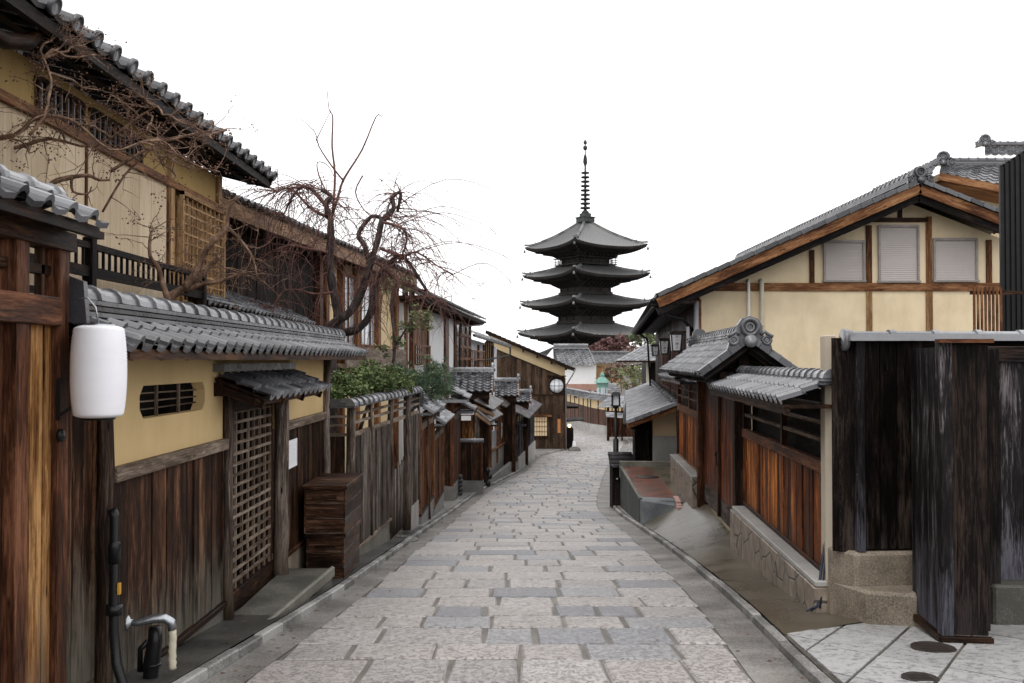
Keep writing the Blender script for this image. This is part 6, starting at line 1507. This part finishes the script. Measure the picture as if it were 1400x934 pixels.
# ---- green bronze lantern
Y = 97.0; c = at(823.5, 542, Y); u = (at(823.5, 509, Y).z - c.z)/33.0
t = T("bronze_lantern", "verdigris green bronze lantern with hexagonal roof above the boundary wall", "lantern", c)
m = MB(); m.lathe((c.x, Y, c.z), [(0,0),(6*u,0),(6.4*u,1.5*u),(5*u,2*u),(5*u,3*u),(0,3*u)], 6, (0,0,1), None, 0, False); m.tube([(c.x,Y,gz(Y)),(c.x,Y,c.z)], .28, 10); m.build("base", "verdigris", t)
m = MB(); m.lathe((c.x, Y, c.z+3*u), [(0,0),(7.4*u,0),(8*u,15.5*u),(0,15.5*u)], 6, (0,0,1), None, 0, False); m.build("fire_box", "verdigris", t)
m = MB()
for k in range(6):
    an = 2*pi*k/6 + pi/6; q = V((c.x + 7.05*u*cos(an), Y + 7.05*u*sin(an), c.z+8*u)); tg = V((-sin(an), cos(an), 0)); 
    for j in (-1, 0, 1): m.beam(q + tg*(j*2*u) + V((0,0,-3.5*u)), q + tg*(j*2*u) + V((0,0,4*u)), .5*u, 1.2*u, tg)
m.build("lattice", "plaster_bluewhite", t)
m = MB(); m.lathe((c.x, Y, c.z+18.5*u), [(0,0),(11.5*u,0),(10.5*u,1.5*u),(6*u,6*u),(3*u,8*u),(3.4*u,9*u),(2.6*u,10*u),(3.4*u,11*u),(2*u,13*u),(.6*u,15*u),(0,15*u)], 6, (0,0,1), None, 0, False); m.build("roof", "verdigris", t)

# ================================================================== PAGODA
PY = 179.0
pg = T("pagoda", "dark five-storey wooden pagoda with bronze spire rising over the street", "pagoda", (at(800, 500, PY).x, PY, gz(PY)))
PX = at(800.5, 500, PY).x
ANG = radians(45 - 13.7)
def rot(x, y): return (PX + x*cos(ANG) - y*sin(ANG), PY + x*sin(ANG) + y*cos(ANG))
def zp(py): return at(800, py, PY).z
# eave corner heights (px), roof top heights, half-side of roof in metres
ROOFS = [  # z_eave_mid, z_top(at body), half, body half above
    (zp(499), zp(474), 9.1, 3.6),
    (zp(460), zp(443), 8.9, 3.4),
    (zp(419.5), zp(404), 8.55, 3.15),
    (zp(380.5), zp(364), 8.25, 2.9),
    (zp(342), zp(303), 7.95, .45)]
def zlift(t, h): return .85*abs(t)**2.6      # upturned corners
def roof_mesh(m, ze, zt, half, top):
    nu, nv = 44, 8; 
    for k in range(4):
        ca, sa = [(1,0),(0,1),(-1,0),(0,-1)][k]
        vs_ = []
        for j in range(nv+1):
            s = j/nv
            for i in range(nu+1):
                t = 2*i/nu - 1; hw = half + (top-half)*s
                z = ze + (zt-ze)*(s**1.28 if top > 1 else s**1.35) + zlift(t, half)*(1-s)**1.6
                rib = .075*(1 if i % 2 else 0)
                x, y = t*hw, -hw
                X = x*ca - y*sa; Yy = x*sa + y*ca; X, Yy = rot(X, Yy); vs_.append((X, Yy, z + rib))
        fs = []; us = []
        for j in range(nv):
            for i in range(nu):
                a = j*(nu+1)+i; fs.append((a, a+1, a+nu+2, a+nu+1)); us.append([(0,0)]*4)
        m.add(vs_, fs, us, None, [.5]*len(vs_))
        # underside and rim
        vs_ = []
        for off in (0, 1, 2):
            for i in range(nu+1):
                t = 2*i/nu - 1
                hw = half if off < 2 else top*1.0 + .6 if top > 1 else 3.2
                z = ze + zlift(t, half) - (.0 if off == 0 else .32) if off < 2 else ze - 1.05
                x, y = t*hw, -hw + (0.12 if off == 1 else 0); X = x*ca - y*sa; Yy = x*sa + y*ca; X, Yy = rot(X, Yy); vs_.append((X, Yy, z))
        fs = []; us = []
        for j in range(2):
            for i in range(nu): a = j*(nu+1)+i; fs.append((a+nu+1, a+nu+2, a+1, a)); us.append([(0,0)]*4)
        m.add(vs_, fs, us, None, [.5]*len(vs_), 1)
def sqbox(m, h0, h1, z0, z1, rnd=None):
    P = [rot(-h0,-h0), rot(h0,-h0), rot(h0,h0), rot(-h0,h0)]; Q = [rot(-h1,-h1), rot(h1,-h1), rot(h1,h1), rot(-h1,h1)]
    m.hexa([(*p, z0) for p in P] + [(*p, z1) for p in Q], rnd)
prev_top = gz(PY); prev_half = 4.2
for k, (ze, zt, half, top) in enumerate(ROOFS):
    body = [3.9, 3.6, 3.4, 3.15, 2.9][k]
    m = MB(); sqbox(m, body, body, prev_top - .4, ze - .2)
    # columns and rails on the body
    for s in range(4):
        ca, sa = [(1,0),(0,1),(-1,0),(0,-1)][s]
        for i in range(4):
            x = -body + 2*body*i/3; X, Yy = x*ca + (body+.02)*sa, x*sa - (body+.02)*ca; q = rot(X, Yy); m.tube([(*q, prev_top-.3), (*q, ze-1)], .2, 8)
    m.build("storey", "pagoda_wood", pg)
    # bracket complex: stepped boxes + rafters
    m = MB(); sqbox(m, body+.25, body+1.1, ze-1.75, ze-1.25); sqbox(m, body+1.0, body+2.0, ze-1.3, ze-.75)
    for s in range(4):
        ca, sa = [(1,0),(0,1),(-1,0),(0,-1)][s]
        for i in range(9):
            x = -body-.4 + (2*body+.8)*i/8
            def L(xx, yy, z): X, Yy = xx*ca - yy*sa, xx*sa + yy*ca; return V((*rot(X, Yy), z))
            m.beam(L(x, -body, ze-1.7), L(x, -body-1.8, ze-1.1), .22, .3); m.beam(L(x, -body, ze-1.25), L(x, -body-2.7, ze-.72), .2, .25)
        nr = 34
        for i in range(nr):
            t = 2*(i+.5)/nr - 1; x = t*half
            m.beam(L(x, -body-.4, ze-.75 + 0), L(x, -half+.15, ze-.4+zlift(t, half)*.95), .12, .16) if abs(x) < body+1.5 else m.beam(L(x*.62, -(half*.66), ze-.62+zlift(t,half)*.3), L(x, -half+.15, ze-.4+zlift(t, half)*.95), .12, .16)
        # corner beams sticking out
        for zz, ln in ((-1.1, 2.6), (-.75, 3.6)):
            c = body; m.beam(L(c, -c, ze+zz-.1), L(c+ln, -c-ln, ze+zz+.45), .3, .32)
    m.build("brackets", "pagoda_wood", pg)
    m = MB(); roof_mesh(m, ze, zt, half, top); r = m.build("roof", ["tile_pagoda", "pagoda_wood"], pg)
    for s in range(4):
        m = MB(); ca, sa = [(1,0),(0,1),(-1,0),(0,-1)][s]; P = []
        for j in range(11):
            q = j/10; hw = half + (top-half)*q; z = ze + (zt-ze)*(q**1.28 if top > 1 else q**1.35) + zlift(1, half)*(1-q)**1.6 + .18
            x, y = hw, -hw; P.append(V((*rot(x*ca - y*sa, x*sa + y*ca), z)))
        P[0].z += .15
        for j in range(10): m.beam(P[j], P[j+1], .42, .42 if j > 2 else .3)
        onigawara(m, P[0] + (P[1]-P[0])*1.9 + V((0,0,.15)), P[0]-P[1], 1.3)
        m.tube([P[0] + V((0,0,-.9)), P[0] + V((0,0,-1.4))], [.12, .24], 8)
        m.build("hip_ridge", "tile_pagoda", r)
    if k < 4: # balustrade
        m = MB(); zr = zt; h = top + (.95 if k == 3 else .5)
        if k == 3:
            for s in range(4):
                ca, sa = [(1,0),(0,1),(-1,0),(0,-1)][s]
                for z, th in ((zr+1.35, .16), (zr+.85, .1), (zr+.5, .1)): m.beam(L0(h+.4, z, ca, sa, -1) if False else V((*rot((-h-.5)*ca + h*sa, (-h-.5)*sa - h*ca), z)), V((*rot((h+.5)*ca + h*sa, (h+.5)*sa - h*ca), z)), .12, th)
                for i in range(9): x = -h + 2*h*i/8; q = rot(x*ca + h*sa, x*sa - h*ca); m.beam((*q, zr+.1), (*q, zr+1.3), .12, .12, (0,1,0))
            sqbox(m, h+.2, h+.2, zr+.05, zr+.25)
            m.build("balustrade", "pagoda_wood", pg)
        else:
            sqbox(m, h, h, zr, zr+.2); sqbox(m, top+.35, top+.35, zr+.2, zr+.55); m.build("balcony", "pagoda_wood", pg)
    prev_top = zt
# spire
m = MB(); sqbox(m, 1.2, 1.2, zp(304), zp(298)); sqbox(m, 1.35, 1.35, zp(298)-.02, zp(297)); sqbox(m, .75, .75, zp(297), zp(292)); m.build("spire_base", "bronze_dark", pg)
m = MB(); m.tube([(PX, PY, zp(296)), (PX, PY, zp(230)), (PX, PY, zp(196))], [.28, .17, .08], 10); m.lathe((PX,PY,zp(206)), [(0,0),(.3,.15),(.42,.5),(.3,.85),(0,1.0)], 12); m.lathe((PX,PY,zp(198)), [(0,0),(.25,.1),(.36,.4),(.2,.75),(0,.95)], 12); m.lathe((PX,PY,zp(292)), [(0,0),(.75,.0),(.6,.35),(.3,.6),(0,.6)], 14); sp = m.build("spire", "bronze_dark", pg)
for k in range(9):
    z = zp(284.5 - k*6.0); R = .82 - .025*k
    m = MB(); m.tube([(PX+R*cos(t), PY+R*sin(t), z) for t in [2*pi*i/20 for i in range(21)]], .15, 6, caps=False)
    m.lathe((PX,PY,z-.12), [(0,0),(.4,0),(.4,.3),(0,.3)], 10)
    for j in range(4): m.beam((PX,PY,z), (PX+R*cos(j*pi/2+.4), PY+R*sin(j*pi/2+.4), z), .07, .07)
    m.build("ring", "bronze_dark", sp)
m = MB()
for s in range(4):
    a = s*pi/2 + .5
    m.prism([(PX+.08*cos(a), PY+.08*sin(a), zp(229)), (PX+.45*cos(a), PY+.45*sin(a), zp(222)), (PX+.3*cos(a), PY+.3*sin(a), zp(214)), (PX+.1*cos(a), PY+.1*sin(a), zp(211))], (.05*sin(a), -.05*cos(a), 0))
m.build("flame_ornament", "bronze_dark", sp)
# ================================================================== TREES AND SHRUBS
def crown_leaves(m, blobs, n, size, seed=1, squash=.6, shell=.5):
    """small leaf faces scattered in uneven clumps (centre, radii)"""
    rr = random.Random(seed); tot = sum(b[1][0]*b[1][1]*b[1][2] for b in blobs)
    for c, R in blobs:
        k = int(n*R[0]*R[1]*R[2]/tot)
        nc = max(4, k//26)
        cl = []
        for _ in range(nc):
            d = V((rr.gauss(0,1), rr.gauss(0,1), rr.gauss(0,1))).normalized()*(rr.random()**(shell))
            cl.append((V(c) + V((d.x*R[0], d.y*R[1], d.z*R[2])), rr.random()))
        for _ in range(k):
            cc, tone = rr.choice(cl)
            s = min(R)*.3
            p = cc + V((rr.gauss(0,s*.5), rr.gauss(0,s*.5), rr.gauss(0,s*.32)))
            a = V((rr.gauss(0,1), rr.gauss(0,1), rr.gauss(0,.6))).normalized(); b = a.cross(V((rr.gauss(0,1), rr.gauss(0,1), rr.gauss(0,1)))).normalized()
            w = size*rr.uniform(.6, 1.3)
            m.add([p, p + a*w*.5 + b*w*squash*.5, p + a*w, p + a*w*.5 - b*w*squash*.5], [(0,1,2,3)], [[(0,0)]*4], max(0, min(1, tone*.75 + rr.uniform(0,.3))), [.5]*4)
def wig(p0, p1, n, amp, rr, sag=0.0):
    p0, p1 = V(p0), V(p1); L = (p1-p0).length; out = [p0]
    ph = V((rr.gauss(0,1), rr.gauss(0,1), rr.gauss(0,1)))*amp
    for i in range(1, n):
        t = i/n; out.append(p0.lerp(p1, t) + V((rr.gauss(0,1), rr.gauss(0,1), rr.gauss(0,1)))*amp*L*.35 + ph*sin(pi*t)*L*.5 + V((0,0,-sag*4*t*(1-t)*L)))
    out.append(p1); return out
def poly(px_list, Y, dy=.0, rr=random):
    out = []; yy = Y
    for px, py in px_list: yy += rr.uniform(-dy, dy); out.append(at(px, py, yy))
    return out
def smooth(P, k=3):
    out = []
    for i in range(len(P)-1):
        a = P[i-1] if i else P[i]; b, c = P[i], P[i+1]; d = P[i+2] if i+2 < len(P) else P[i+1]
        for j in range(k):
            t = j/k; out.append(.5*((2*b) + (c-a)*t + (2*a-5*b+4*c-d)*t*t + (3*b-a-3*c+d)*t**3))
    out.append(P[-1]); return out
def limb(m, P, r0, r1, n=7, kn=0.0, rr=random):
    P = smooth(P); k = len(P)-1
    m.tube(P, [(r0 + (r1-r0)*(i/k))*(1 + rr.uniform(-kn, kn)) for i in range(k+1)], n); return P
def twigs(m, P, rr, count, ln, r, droop=.0, up=0.0, sub=0, out=None, start=.2, amp=.12):
    ends = []
    for _ in range(count):
        t = start + (1-start)*rr.random(); i = min(len(P)-2, int(t*(len(P)-1))); p = P[i].lerp(P[i+1], rr.random())
        d = V((rr.gauss(0,1), rr.gauss(0,.8), rr.gauss(0,.6)+up)).normalized()
        if out is not None: d = (d + V(out)*.6).normalized()
        L = ln*rr.uniform(.5, 1.3); n = 6; q = p.copy(); Q = [q.copy()]; dd = d.copy(); g = rr.uniform(.6, 1.4)*droop
        for k in range(n):
            dd = (dd + V((rr.gauss(0,amp), rr.gauss(0,amp), rr.gauss(0,amp) - g/n*2.2))).normalized(); q = q + dd*(L/n); Q.append(q.copy())
        m.tube(Q, [r*(1-.8*k/n) for k in range(n+1)], 4, None, 0, False, False); ends.append(Q[-1])
        if sub: ends += twigs(m, Q, rr, sub, L*.5, r*.6, droop, up, 0, None, .3, amp)
    return ends
# ---- weeping bare tree (pruned) over the low wall
rr = random.Random(11)
wt = T("weeping_tree", "bare weeping tree with knobbly grey trunk and drooping reddish twigs", "tree", at(400, 560, 17.5))
m = MB(); Y = 17.2
L1 = limb(m, poly([(452, 640), (455, 540), (452, 470), (462, 440), (456, 400), (450, 360), (452, 330), (452, 298)], Y), .1, .06, 9, .12, rr)
L2 = limb(m, poly([(445, 452), (462, 438), (480, 425), (496, 395), (505, 365), (516, 330), (522, 300)], Y, .08, rr), .085, .05, 8, .14, rr)
L3 = limb(m, poly([(452, 456), (470, 455), (492, 448), (508, 425), (512, 390)], Y+.2, .08, rr), .08, .06, 8, .14, rr)
L4 = limb(m, poly([(512, 392), (520, 372), (530, 362), (552, 352), (580, 392), (600, 420)], Y, .1, rr), .055, .02, 7, .1, rr)
L5 = limb(m, poly([(452, 300), (446, 280), (452, 268), (440, 260)], Y), .06, .04, 7, .2, rr)
L6 = limb(m, poly([(522, 302), (538, 285), (536, 270), (548, 264), (543, 290)], Y, .05, rr), .055, .025, 7, .2, rr)
L7 = limb(m, poly([(505, 360), (498, 335), (490, 320), (508, 296), (524, 300)], Y, .05, rr), .05, .035, 7, .15, rr)
m.build("trunk", "bark_dark", wt)
m = MB()
B1 = limb(m, poly([(450, 298), (425, 285), (398, 258), (380, 262)], Y, .15, rr), .035, .012, 6, .1, rr)
B2 = limb(m, poly([(447, 285), (430, 262), (412, 256), (396, 276), (386, 300)], Y, .1, rr), .035, .01, 6, .1, rr)
B3 = limb(m, poly([(452, 300), (462, 270), (470, 245), (495, 205), (514, 160), (522, 160)], Y, .1, rr), .03, .006, 6, 0, rr)
B4 = limb(m, poly([(455, 290), (458, 240), (454, 200), (455, 160), (450, 150), (447, 120)], Y, .1, rr), .026, .005, 6, 0, rr)
B5 = limb(m, poly([(470, 248), (452, 225), (436, 200), (430, 180), (408, 160)], Y, .1, rr), .018, .005, 6, 0, rr)
B5b = limb(m, poly([(432, 192), (442, 172), (452, 152)], Y, .1, rr), .01, .005, 5, 0, rr)
B6 = limb(m, poly([(446, 262), (436, 240), (434, 222), (448, 226), (456, 240)], Y, .1, rr), .015, .006, 5, 0, rr)
B7 = limb(m, poly([(524, 304), (550, 312), (556, 330), (545, 360)], Y-.2, .1, rr), .03, .012, 6, 0, rr)
B8 = limb(m, poly([(520, 340), (550, 350), (570, 345), (600, 365), (620, 375)], Y-.3, .1, rr), .03, .008, 6, 0, rr)
B9 = limb(m, poly([(448, 345), (420, 340), (395, 336), (370, 345), (350, 355)], Y-.2, .1, rr), .03, .01, 6, 0, rr)
B10 = limb(m, poly([(455, 400), (430, 402), (405, 396), (385, 400), (372, 430)], Y-.2, .1, rr), .026, .008, 6, 0, rr)
B11 = limb(m, poly([(496, 240), (486, 262), (496, 285), (512, 300)], Y, .1, rr), .015, .008, 5, 0, rr)
B12 = limb(m, poly([(515, 358), (545, 385), (580, 400), (612, 418)], Y-.3, .1, rr), .026, .008, 5, 0, rr)
allb = [B1, B2, L5, L6, L7, B7, B8, B9, B10, L4, B12, B1, B2, B7, B8, L5, L6]
m.build("branches", "twig_red", wt)
m = MB()
for P in allb: twigs(m, P, rr, 20, 1.1, .008, 1.05, .15, 2, None, .1, .16)
for P in (L1, L2, L3): twigs(m, P[len(P)//2:], rr, 20, .9, .008, 1.0, .1, 2, (0,-.3,0), .1, .16)
for P in (B3, B4, B5): twigs(m, P, rr, 3, .5, .005, .5, .5, 0)
for k in range(20):   # long arcs drooping to the right and the left
    p = rr.choice([L6[-1], L6[3], B7[2], B8[4], L4[6], B8[-1], L7[-1]]); q = p + V((rr.uniform(.5, 1.9), rr.uniform(-.8,.8), rr.uniform(-.2,.45)-.35)); e = q + V((rr.uniform(.05,.5), 0, -rr.uniform(.3, 1.1)))
    P = smooth([p, p.lerp(q, .5) + V((0,0,rr.uniform(.15,.4))), q, e], 4); m.tube(P, [.008*(1-.75*i/(len(P)-1)) for i in range(len(P))], 4, None, 0, False, False)
for k in range(60):
    p = rr.choice([B1[-1], B2[-2], B9[-1], B9[4], B10[-2], L5[-1], B2[4]]); q = p + V((-rr.uniform(.1, 1.0), rr.uniform(-.6,.6), rr.uniform(-.4,.1))); e = q + V((rr.uniform(-.4,.1), 0, -rr.uniform(.5, 1.5)))
    P = smooth([p, p.lerp(q, .5) + V((0,0,rr.uniform(.05,.25))), q, e], 4); m.tube(P, [.008*(1-.75*i/(len(P)-1)) for i in range(len(P))], 4, None, 0, False, False)
m.build("twigs", "twig_red", wt)
# ---- crape myrtle with seed heads in front of the ochre house
rr = random.Random(5)
ct = T("seedhead_tree", "bare tan-branched tree with brown seed clusters before the ochre house", "tree", at(228, 470, 10.2))
m = MB(); Y = 9.8
C0 = limb(m, poly([(225, 520), (228, 440), (230, 410), (250, 395), (268, 382), (285, 365), (300, 352)], Y, .05, rr), .055, .03, 8, .1, rr)
C1 = limb(m, poly([(230, 412), (222, 385), (216, 365), (205, 350), (206, 320), (212, 312)], Y, .1, rr), .03, .012, 7, .1, rr)
C2 = limb(m, poly([(252, 394), (270, 368), (280, 345), (296, 325), (310, 310), (312, 288), (325, 268)], Y, .08, rr), .038, .014, 7, .1, rr)
C3 = limb(m, poly([(252, 398), (278, 388), (300, 385), (325, 375), (345, 372)], Y, .1, rr), .028, .01, 7, .1, rr)
C4 = limb(m, poly([(-30, 190), (20, 185), (52, 160), (100, 165), (150, 205), (190, 195)], Y-1.4, .1, rr), .022, .007, 6, .1, rr)
C5 = limb(m, poly([(60, 268), (72, 250), (95, 243), (120, 240), (135, 246), (150, 246)], Y-1.4, .05, rr), .026, .01, 6, .15, rr)
C6 = limb(m, poly([(-20, 210), (30, 200), (70, 190), (130, 200), (190, 160), (215, 145)], Y-1, .1, rr), .02, .006, 6, .1, rr)
C7 = limb(m, poly([(150, 235), (200, 205), (240, 190), (280, 180), (310, 178)], Y-.6, .1, rr), .016, .006, 6, .1, rr)
C8 = limb(m, poly([(98, 243), (100, 262), (120, 265), (125, 255)], Y-1.4, .05, rr), .014, .006, 5, .1, rr)
C9 = limb(m, poly([(310, 310), (330, 330), (345, 352), (352, 380)], Y, .05, rr), .02, .008, 6, .1, rr)
C10 = limb(m, poly([(60, 80), (70, 110), (66, 135), (60, 160), (40, 185)], Y-1.6, .1, rr), .01, .014, 5, .1, rr)
C11 = limb(m, poly([(140, 290), (170, 240), (196, 215), (215, 195), (250, 185)], Y-.5, .1, rr), .012, .006, 5, .1, rr)
m.build("trunk", "bark_tan", ct)
m = MB(); ends = []
for P, c in ((C1, 14), (C2, 18), (C3, 16), (C4, 14), (C5, 5), (C6, 14), (C7, 12), (C8, 4), (C9, 12), (C10, 8), (C11, 9)):
    ends += twigs(m, P, rr, int(c*1.15), .42, .0055, .1, .25, 2, None, .15, .2)
m.build("twigs", "bark_tan", ct)
m = MB()
hubs = [(60,90),(45,110),(105,60),(118,65),(130,75),(85,55),(150,130),(190,130),(110,125),(70,140),(250,215),(260,230),(240,240),(300,235),(255,170),(290,190),(180,200),(120,170),(40,210),(200,180)]
m3 = MB()
src = [p for P in (C1,C2,C4,C5,C6,C7,C10,C11) for p in P]
for h in hubs:
    c = at(h[0], h[1], Y-1.2); b = min(src, key=lambda p: (p-c).length)
    P = smooth(wig(b, c, 5, .12, rr, -.08), 2); m3.tube(P, [.011 - .004*i/(len(P)-1) for i in range(len(P))], 5)
    ends += twigs(m3, P, rr, 8, .22, .005, .0, .3, 2, None, .5, .15)
m3.build("sprays", "bark_tan", ct)
for e in ends:
    if rr.random() < .36:
        for _ in range(rr.randint(3, 9)):
            p = e + V((rr.gauss(0,.035), rr.gauss(0,.035), rr.gauss(0,.03))); r = rr.uniform(.006, .012)
            m.add([p+V((r,0,0)), p+V((0,r,0)), p+V((-r,0,0)), p+V((0,-r,0)), p+V((0,0,r)), p+V((0,0,-r))], [(0,1,4),(1,2,4),(2,3,4),(3,0,4),(1,0,5),(2,1,5),(3,2,5),(0,3,5)], [[(0,0)]*3]*8, None, [.5]*6)
m.build("seed_clusters", "berry", ct)
# ---- shrub, pine and yellow-green shrub behind the grey fence
sb = T("evergreen_shrub", "dense dark evergreen shrub behind the log-post fence", "shrub", (-3.2, 16.5, -1.6))
m = MB()
for dx in (-.5, -.1, .3): m.tube([(-3.1+dx, 16.6, -1.6), (-3.0+dx*1.3, 16.7, .2), (-2.9+dx*1.8, 16.6, 1.0)], [.05,.04,.02], 7)
m.build("trunk", "bark_dark", sb)
m = MB(); bl = []
for px, py, Y_, R in ((470, 525, 16, .36), (495, 518, 16.5, .4), (522, 518, 17, .4), (548, 524, 18.5, .36), (482, 534, 15.8, .3), (515, 530, 17, .3), (500, 503, 17.2, .25), (462, 540, 15.6, .25)):
    bl.append((at(px, py, Y_), (R, R, R*.62)))
crown_leaves(m, bl, 9000, .058, 3, .55); m.build("leaves", "leaf_shrub", sb)
pn = T("pine", "soft green pine with needle tufts at the end of the grey fence", "pine tree", (at(580, 560, 22).x, 22, -2))
m = MB(); c = at(585, 560, 22); m.tube([(c.x, 22, -2), (c.x-.1, 22, .2), (c.x+.1, 22, .9)], [.08,.06,.03], 7); m.build("trunk", "bark_dark", pn)
m = MB(); rr = random.Random(9)
for px, py, R in ((570, 520, .3), (592, 508, .28), (600, 522, .3), (560, 528, .28), (585, 532, .4), (604, 535, .2), (552, 515, .3), (540, 525, .3)):
    cc = at(px, py, 22)
    for _ in range(60):
        p = cc + V((rr.gauss(0,R*.5), rr.gauss(0,R*.5), rr.gauss(0,R*.38))); tone = rr.random()
        for _ in range(13):
            d = V((rr.gauss(0,1), rr.gauss(0,1), rr.gauss(.7,.7))).normalized()*rr.uniform(.1,.17); s_ = d.cross(V((0,1,.2))).normalized()*.006
            m.add([p, p+s_+d*.5, p+d, p-s_+d*.5], [(0,1,2,3)], [[(0,0)]*4], max(0,min(1,tone*.7+rr.uniform(0,.3))), [.5]*4)
m.build("needles", "leaf_pine", pn)
ys = T("young_evergreen", "light green airy evergreen rising in front of the white house", "tree", (at(545, 560, 21).x, 21, -2))
m = MB(); m.tube(smooth(poly([(530, 600), (535, 520), (540, 470), (535, 420), (540, 385)], 20.5)), .035, 6); m.tube(smooth(poly([(537, 480), (555, 450), (572, 425)], 20.5)), .02, 6); m.build("trunk", "bark_dark", ys)
m = MB(); bl = [(at(px, py, 20.5), (R, R, R*.7)) for px, py, R in ((540, 385, .22), (552, 392, .18), (575, 428, .3), (560, 445, .26), (585, 440, .2), (545, 465, .22), (530, 395, .16), (560, 380, .14), (520, 480, .2))]
crown_leaves(m, bl, 1500, .085, 4, .45); m.build("leaves", "leaf_yellowgreen", ys)
# ---- background trees
def btree(name, lab, cat, px, py0, Y, blobs, mat, n, sz, tr="bark_dark", seed=1, gap=.5, grp="trees below the pagoda"):
    b = at(px, py0, Y); t = T(name, lab, cat, (b.x, Y, gz(Y)), grp); rr = random.Random(seed)
    m = MB(); top = at(px, blobs[0][1], Y); base = V((b.x, Y, gz(Y))); fk = base.lerp(top, .5)
    m.tube([base, fk], [.3, .18], 7)
    bl = []
    for bx_, by_, R in blobs:
        c = at(bx_, by_, Y + rr.uniform(-1,1)); m.tube(wig(fk, c, 5, .1, rr), [.15,.12,.1,.07,.05,.03], 6); bl.append((c, (R, R, R*.6)))
        for _ in range(8): e = c + V((rr.gauss(0,R*.6), rr.gauss(0,R*.6), rr.gauss(0,R*.4))); m.tube(wig(c, e, 4, .12, rr), [.06,.05,.04,.03,.02], 4)
    m.build("trunk", tr, t); m = MB(); crown_leaves(m, bl, n, sz, seed, .6, gap); m.build("crown", mat, t)
btree("maple_tree", "reddish brown winter maple just below the pagoda roofs", "tree", 840, 500, 150, [(830,472,2.0),(845,466,1.7),(815,478,1.6),(856,474,1.7),(838,484,2.0),(862,482,1.3)], "leaf_maple", 5200, .36, "twig_red", 3)
btree("far_pine", "green layered pine to the right of the red maple", "pine tree", 884, 500, 140, [(868,460,1.3),(882,458,1.6),(894,462,1.6),(874,468,1.2),(900,470,1.6)], "leaf_farpine", 3200, .3, "bark_dark", 4)
btree("bare_tree", "pale nearly leafless tree between red maple and pine", "tree", 866, 505, 132, [(862,482,1.5),(875,478,1.5),(852,486,1.2),(885,484,1.5)], "leaf_brown", 900, .26, "bark_tan", 5)
btree("garden_tree", "pale green thin garden tree behind the green bronze lantern's right side", "tree", 862, 550, 96, [(850,512,1.3),(866,505,1.3),(878,515,1.4),(856,526,1.2),(872,528,1.2),(886,508,1.0)], "leaf_yellowgreen", 2200, .2, "bark_tan", 6)
btree("hedge_tree", "reddish brown clipped shrub behind the curved wall", "shrub", 800, 560, 104, [(792,541,.8),(800,538,.8),(808,542,.8),(797,546,.9)], "leaf_maple", 1200, .22, "twig_red", 7)
btree("bronze_shrub", "brown leafed shrub before the tan wall beside the white storehouse", "shrub", 836, 530, 116, [(834,506,1.2),(842,512,1.3),(830,516,1.1),(846,502,1.0)], "leaf_brown", 1500, .26, "twig_red", 8)

# ---- scattered wet leaves and grit along the gutters
rr = random.Random(21); m = MB()
for k in range(420):
    y = rr.uniform(6, 40)**1.0; side = rr.random()
    if side < .45: x = KL(y) + abs(rr.gauss(0, .12)) + .01; z = gz(y) + .006
    elif side < .75: x = KR(y) - abs(rr.gauss(0, .12)) - .01; z = gz(y) + .006
    elif side < .9: x = rr.uniform(KL(y), KR(y)); z = gz(y) + .012
    else: x = KL(y) - .15 - rr.random()*.3; z = gz(y) + .078
    s_ = rr.uniform(.012, .03); a = rr.uniform(0, pi); p = V((x, y, z)); u = V((cos(a), sin(a), 0))*s_; w_ = V((-sin(a), cos(a), rr.uniform(0,.4)))*s_*.6
    m.add([p-u, p+w_, p+u, p-w_+V((0,0,.004))], [(0,1,2,3)], [[(0,0)]*4], rr.random(), [.5]*4)
o = m.build("fallen_leaves", "leaf_brown"); o['kind'] = 'stuff'
